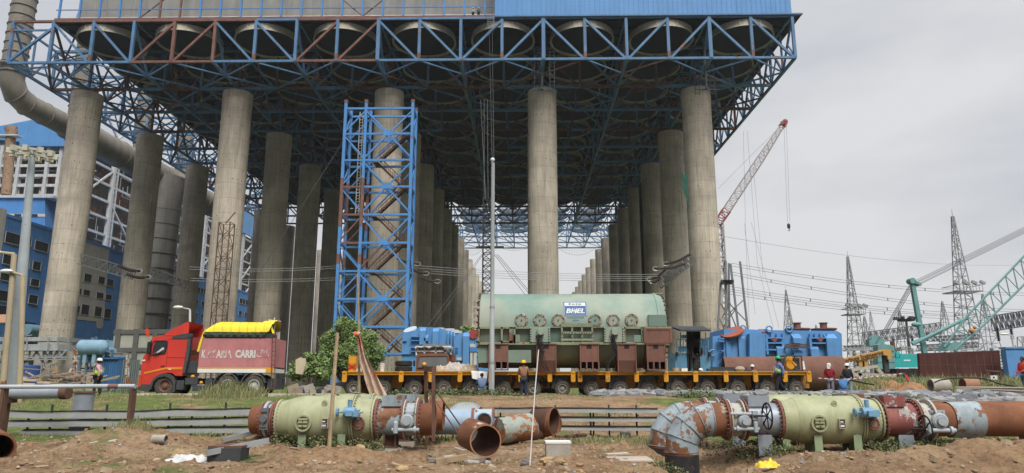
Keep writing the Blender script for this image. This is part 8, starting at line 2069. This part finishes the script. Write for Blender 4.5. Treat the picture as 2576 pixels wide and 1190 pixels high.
# white tarp over stones, black box, bricks at the left
crumple('white_tarpaulin', P(748/1.0-0, 1150, 15.0).x*0+P((1365*.548)/1.59, 1150, 15).x, 15.0, g(P(470, 1150, 15).x, 15.0), .78, .5, .2, M('tarp_white', (.52,.52,.51), .7, var=.08), 'crumpled white tarpaulin over stones on the soil at the left', 'tarpaulin', 3)
single('black_crate', 'crate', 'dark open steel tray half buried behind a grey beam at the left', [dark_st, rust_m, grey_st], lambda mb: (mb.box(onground(574, 1150, 15.2)+Vector((0,0,.08)), (.68,.5,.34), .03), mb.box(onground(574, 1150, 15.2)+Vector((0,.05,.27)), (.7,.54,.04), .03, m=1), mb.bar(P(520, 1140, 14.8), P(676, 1108, 15.6), .06, .11, 2)), smooth=False)
single('concrete_chunk', 'block', 'rounded concrete pipe fragment on the soil left of the leaning post', concrete2, lambda mb: (mb.lathe([(.085,0),(.105,0),(.105,.3),(.085,.3)], (0,0,0), 'X', 18), mb.xf(Matrix.Translation(onground(385, 1105, 16.6)+Vector((0,0,.1))))))
single('steel_strip', 'beam', 'grey steel channel lying on the soil left of the left green tank', [grey_st, rust_m], lambda mb: (mb.bar(onground(560, 1100, 17)+Vector((0,0,.12)), onground(690, 1085, 18)+Vector((0,0,.2)), .06, .1), mb.bar(onground(690, 1100, 17.6)+Vector((0,0,.1)), onground(790, 1085, 18.6)+Vector((0,0,.14)), .2, .04, 1)), smooth=False)
single('yellow_bag', 'bag', 'crumpled yellow plastic bag on the soil at the bottom right', M('bag_yellow', (.75,.52,.04), .5), lambda mb: None or crumple_mb(mb, onground(1928, 1180, 13.2), .55, .4, .2)) if False else None
crumple('yellow_bag', onground(1933, 1180, 13.7).x, 13.7, onground(1933, 1180, 13.7).z+.05, .42, .3, .16, M('bag_yellow', (.75,.52,.04), .5), 'crumpled yellow plastic bag on the soil at the bottom right', 'bag', 6)
single('tray_box', 'box', 'small dark box under the right cable rack', dark_st, lambda mb: mb.bx(P(1562, 1100, 21.4).x, P(1584, 1100, 21.4).x, 21.2, 21.6, P(1562, 1101, 21.4).z, P(1562, 1088, 21.4).z), smooth=False)
# rubble beyond the verge: cream chair back, broken slabs near trailer front
def rub(mb):
    for i in range(26): p = P(R.uniform(735, 850), 980, R.uniform(36.8, 40)); mb.box((p.x, p.y, ZR+.1+R.uniform(0, .3)), (R.uniform(.2, .9), .3, R.uniform(.1, .5)), R.uniform(0, 3), R.choice((0, 1, 1, 2)), ry=R.uniform(-.4, .4))
single('rubble_heap', 'heap', 'low heap of broken slabs and sacks before the left end of the trailer', [concrete2, M('sack_tan', (.33,.27,.19), .95), grey_st], rub, smooth=False)
single('cream_chair_back', 'chair', 'cream curved seat shell standing on the rubble behind the red truck', M('cream_shell', (.55,.48,.34), .6), lambda mb: mb.prism([(P(x, y, 39).x, P(x, y, 39).z) for x, y in ((745,940),(745,905),(755,900),(768,902),(770,915),(762,942))], 38.9, 39.1))
# green net on the right column, concrete plinth of column row
single('green_net', 'net', 'torn dark green net hanging between the two right front columns', M('net_green', (.03,.10,.07), .9), lambda mb: mb.prism([(P(x, y, 104).x, P(x, y, 104).z) for x, y in ((1712,428),(1722,445),(1728,432),(1733,520),(1726,500),(1716,470))], 103.9, 104.0), smooth=False)
single('drain_hose', 'hose', 'black drain pipes running up between the right hand columns', black, lambda mb: [mb.tube((P(u, 700, 150).x, 150, 1), (P(u, 700, 150).x, 150, 44), .8, n=8) for u in (1624,)])
# ---------------- vegetation ----------------
leaf_ms = [M('leaf_a', (.20,.30,.09), .7, var=.25, sc_=3), M('leaf_b', (.30,.39,.15), .7, var=.25, sc_=3), M('leaf_c', (.12,.185,.06), .7, var=.25, sc_=3)]
dry_m = M('dry_grass', (.30,.27,.13), .8, var=.25, sc_=3); gr_m = M('green_grass', (.17,.20,.08), .8, var=.3, sc_=2)
def leaf(mb, p, s_, m):
    a = R.uniform(0, math.tau); t = R.uniform(-.9, .9); d = Vector((math.cos(a)*math.cos(t), math.sin(a)*math.cos(t), math.sin(t))); w = d.cross(Vector((R.uniform(-1,1), R.uniform(-1,1), R.uniform(-1,1)))).normalized()*s_*.32
    b = len(mb.v); mb.v += [p, p+d*s_*.5+w, p+d*s_, p+d*s_*.5-w]; mb.f.append([b, b+1, b+2, b+3]); mb.m.append(m)
def crown(mb, blobs, n, s_):
    tot = sum(b[1]**2 for b in blobs)
    for c, r_, sq in blobs:
        k = int(n*r_**2/tot); mm = R.choice((0, 0, 1, 2))
        cl = []
        for q in range(max(3, k//45)):
            d = Vector((R.gauss(0,1), R.gauss(0,1), R.gauss(0,1))).normalized()*R.uniform(.45, 1.02)*r_; d.z *= sq; cl.append(Vector(c)+d)
        for q in range(k):
            p = R.choice(cl)+Vector((R.gauss(0,1), R.gauss(0,1), R.gauss(0,.8)))*r_*.17; leaf(mb, p, s_*R.uniform(.6, 1.3), R.choices((0, 1, 2), (4, 3 if p.z > c[2] else 1, 2))[0])
def tree(label, u, v0, v1, Y, blobs, n, s_, trunk=.16, name='tree', group=None):
    base = P(u, v1, Y); x = base.x; t = thing(name, label, 'tree' if name == 'tree' else 'shrub', (x, Y, g(x, Y)), 0, group)
    mb = MB(); bl = [(P(bu, bv, Y+dy), br*sc(Y), sq) for bu, bv, br, sq, dy in blobs]
    crown(mb, bl, n, s_); mb.build('crown', leaf_ms, t, smooth=False)
    mb = MB(); z0 = g(x, Y)
    for c, r_, _ in bl[:6]:
        mid = Vector((x, Y, z0)).lerp(c, .45)+Vector((R.uniform(-.2, .2), 0, .2)); mb.path([(x+R.uniform(-.1, .1), Y, z0-.1), mid, c], [trunk, trunk*.6, trunk*.2], 7)
    mb.build('trunk', M('bark', (.12,.09,.06), .95, var=.3), t); return t
tree('bushy green tree growing between the trailer and the blue stair tower', 880, 795, 960, 46, [(872,828,30,.85,0),(845,862,36,.9,.6),(905,858,38,.9,0),(880,895,42,.8,-.4),(936,885,32,.8,.3),(826,898,28,.8,.5),(915,918,34,.6,.4),(866,808,14,.8,0),(932,850,16,.8,0),(845,925,22,.7,.2),(893,832,20,.8,.3)], 42000, .125, .15)
tree('pale shrub with thin stems standing behind the red truck tail', 780, 880, 960, 44, [(765,925,30,.7,0),(800,915,24,.8,.3),(815,940,24,.7,0),(745,945,20,.6,0),(778,900,16,.8,0)], 4200, .2, .06, 'shrub', 'shrubs near the trucks')
tree('small bright shrub top seen between the blue transformer and the stator', 1180, 820, 900, 60, [(1175,832,13,.7,0),(1192,835,12,.7,0),(1160,842,9,.7,0)], 1400, .3, .08, 'shrub', 'shrubs near the trucks')
weed_ms = [M('weed_a', (.10,.145,.05), .7, var=.3, sc_=3), M('weed_b', (.19,.20,.09), .7, var=.25, sc_=3), M('weed_c', (.05,.08,.03), .7, var=.25, sc_=3)]
def weeds(name, label, spots, n, s_, h=.3):
    mb = MB()
    for (u, v, Y, r_) in spots:
        x = P(u, v, Y).x
        for q in range(n):
            a = R.uniform(0, math.tau); d = r_*math.sqrt(R.random()); xx, yy = x+d*math.cos(a), Y+d*math.sin(a)*.7; leaf(mb, Vector((xx, yy, g(xx, yy)+R.uniform(0, h)*(1-d/r_*.6))), s_*R.uniform(.6, 1.3), R.choice((0, 1, 1, 2)))
    return tag(mb.build(name, weed_ms, smooth=False), label, kind='stuff')
weeds('creeping_weeds', 'creeping green weeds on the verge and among the stones', [(u, 985, 34.2, R.uniform(.5, 1.1)) for u in (1120, 1150, 1185, 1010, 1235, 1265, 1660, 1690, 1720, 1735, 1755, 1800, 1830, 1860, 1885, 1760, 1980)]+[(1745, 1000, 32.6, 1.0), (1770, 1005, 32.0, .9), (2280, 1000, 31, .8)], 330, .1, .4)
weeds('tank_weeds', 'leafy weeds growing under the green tanks and elbows', [(u, 1110, Y, r_) for u, Y, r_ in ((800,16.6,.45),(828,16.4,.4),(855,16.5,.4),(900,16.4,.35),(718,16.9,.35),(940,16.2,.3),(1905,17.2,.5),(1875,17.6,.5),(1830,18.3,.6),(1960,16.8,.35),(1700,15.9,.35),(1655,16.6,.3),(2200,17,.4),(2270,16.8,.4),(2310,16.6,.4),(2190,18,.6),(1775,16.4,.3),(2360,17.6,.4))], 340, .055, .42)
def blades(name, label, pts, mats):
    mb = MB()
    for (x, y, h, m) in pts:
        z = g(x, y) if y < 60 else g(x, 59); b = len(mb.v); a = R.uniform(0, math.tau); l_ = R.uniform(.1, .5)*h; w = R.uniform(.006, .014)*(1 if y < 26 else 1.8 if y < 40 else 3)
        d = Vector((math.cos(a), math.sin(a), 0)); s2 = Vector((w, 0, 0)); p = Vector((x, y, z-.02))
        mb.v += [p-s2, p+s2, p+d*l_*.35+Vector((0,0,h*.6))+s2*.7, p+d*l_+Vector((0,0,h)), p+d*l_*.35+Vector((0,0,h*.6))-s2*.7]; mb.f.append([b, b+1, b+2, b+3, b+4]); mb.m.append(m)
    return tag(mb.build(name, mats, smooth=False), label, kind='stuff')
pts = []
for q in range(42000):
    y = R.uniform(20.5, 34.6); x = R.uniform(-y*.8, y*.8); d = nz3(x, y, .5, 21)+.35*nz3(x, y, 1.7, 8)
    th = .06 if y > 23 else .15
    th += .2 if x > -2 else .2-.3*sm(-2, -7, x)
    if x > 5 and y > 27: th += .3
    if d > th: pts.append((x, y, R.uniform(.04, .13), 0 if R.random() < .4 else 1))
blades('bank_grass', 'short grass and dry stalks on the bank', pts, [gr_m, dry_m])
pts = []
for (u, Y, r_, h, n) in ((905/1.59, 32.3, .9, .95, 500), (1000/1.59*.97, 32.6, .9, .75, 500), (575, 31.5, .9, .6, 400), (905, 33, .4, .3, 100), (520, 31.8, .6, .35, 200)):
    x0 = P(u, 985, Y).x
    for q in range(n): a = R.uniform(0, math.tau); d = r_*math.sqrt(R.random()); pts.append((x0+d*math.cos(a)*1.3, Y+d*math.sin(a)*.7, h*R.uniform(.4, 1.1)*(1-.4*d/r_), 0 if R.random() < .5 else 1))
for (u, Y, r_) in ((2530, 17.4, .6), (2430, 18.5, 1.0), (2350, 19.5, 1.2), (2120, 19, .8), (1640, 19.8, 1.0), (1560, 20.4, .9), (1470, 20, .6), (2300, 16.4, .35), (470, 20, .5), (330, 17.5, .4), (700, 18.6, .5), (300, 19, .6), (1100, 20.2, .6)):
    x0 = P(u, 1100, Y).x
    for q in range(200): a = R.uniform(0, math.tau); d = r_*math.sqrt(R.random()); pts.append((x0+d*math.cos(a)*1.5, Y+d*math.sin(a)*.6, R.uniform(.06, .26), 0 if R.random() < .7 else 1))
blades('grass_tufts', 'taller grass tufts by the truck wheels, racks and pipes', pts, [gr_m, dry_m])
pts = []
for q in range(30000):
    u = R.uniform(2110, 2700); Y = R.uniform(40, 59); x = P(u, 960, Y).x; dens = sm(2110, 2240, u)
    if R.random() > dens or (2240 < u < 2390 and Y < 44 and R.random() < .8): continue
    pts.append((x, Y, R.uniform(.35, 1.0)*(1.35 if R.random() < .05 else 1), 0 if R.random() < .55 else 1))
for q in range(4000):
    Y = R.uniform(44, 60); x = R.uniform(-45, 30); 
    if nz3(x, Y, .3, 4) > .1: pts.append((x, Y, R.uniform(.1, .4), R.choice((0, 1))))
blades('tall_field_grass', 'tall green and straw coloured field grass behind the stone bank at the right', pts, [M('field_green', (.16,.20,.07), .8, var=.3, sc_=.6), M('field_straw', (.30,.29,.15), .8, var=.25, sc_=.6)])
def litter(mb):
    for i in range(170):
        Y = R.uniform(12.6, 21); x = R.uniform(-Y*.75, Y*.75); s_ = R.uniform(.02, .09)
        mb.box((x, Y, g(x, Y)+.02), (s_*R.uniform(1, 4), s_, s_*.25), R.uniform(0, 3), R.choice((0, 0, 1, 2, 3)), ry=R.uniform(-.3, .3), rx=R.uniform(-.3, .3))
o = single('litter', None, 'scattered chips, straw and scraps on the bare soil', [wood, M('chip_white', (.5,.49,.46), .8), M('chip_dark', (.08,.06,.05), .9), rust_m], litter, smooth=False); o['kind'] = 'stuff'
pts = []
for q in range(9000):
    Y = R.uniform(12.6, 20.5); x = R.uniform(-Y*.75, Y*.75)
    if nz3(x, Y, .8, 61)+.4*nz3(x, Y, 3, 5) > .22: pts.append((x, Y, R.uniform(.02, .09), 1 if R.random() < .7 else 0))
blades('dry_stubble', 'thin dry stubble on the bare soil', pts, [gr_m, dry_m])
mb = MB()
def heap(mb, x0, y0, rx, ry, h, n=26):
    vs = []
    for j in range(n+1):
        for i in range(n+1):
            u, v = i/n*2-1, j/n*2-1; w = max(0, 1-u*u-v*v); x, y = x0+u*rx, y0+v*ry
            vs.append((x, y, g(x, y)-.05+h*w**.7*(1+.5*nz3(x, y, 1.1, 2)+.3*nz3(x, y, 3, 2))))
    mb.add(vs, [(j*(n+1)+i, j*(n+1)+i+1, (j+1)*(n+1)+i+1, (j+1)*(n+1)+i) for j in range(n) for i in range(n)])
c = P(2250, 965, 41); heap(mb, c.x, 41, 2.6, 1.6, .75); c = P(2200, 970, 38.5); heap(mb, c.x, 38.5, 1.6, 1.0, .4)
tag(mb.build('earth_heap', M('red_earth', (.30,.16,.08), .95, var=.3, sc_=2, bump=.4)), 'low heap of reddish earth before the tall grass at the right', 'heap')
# ---------------- haze ----------------
hz = MB(); hz.bx(-260, 330, -12, 420, -3, 75); ho_ = hz.build('haze', None, local=True, smooth=False) if False else None
hm = bpy.data.materials.new('haze_air'); hm.use_nodes = True; hn = hm.node_tree.nodes; hn.clear()
ho2 = hn.new('ShaderNodeOutputMaterial'); hv = hn.new('ShaderNodeVolumePrincipled'); hv.inputs['Color'].default_value = (.9,.93,.97,1); hv.inputs['Density'].default_value = .0002; hv.inputs['Anisotropy'].default_value = .2
hm.node_tree.links.new(hv.outputs[0], ho2.inputs['Volume'])
hz2 = hz.build('haze', hm, local=True, smooth=False); hz2['kind'] = 'stuff'; hz2['label'] = 'thin pale haze softening the far towers'
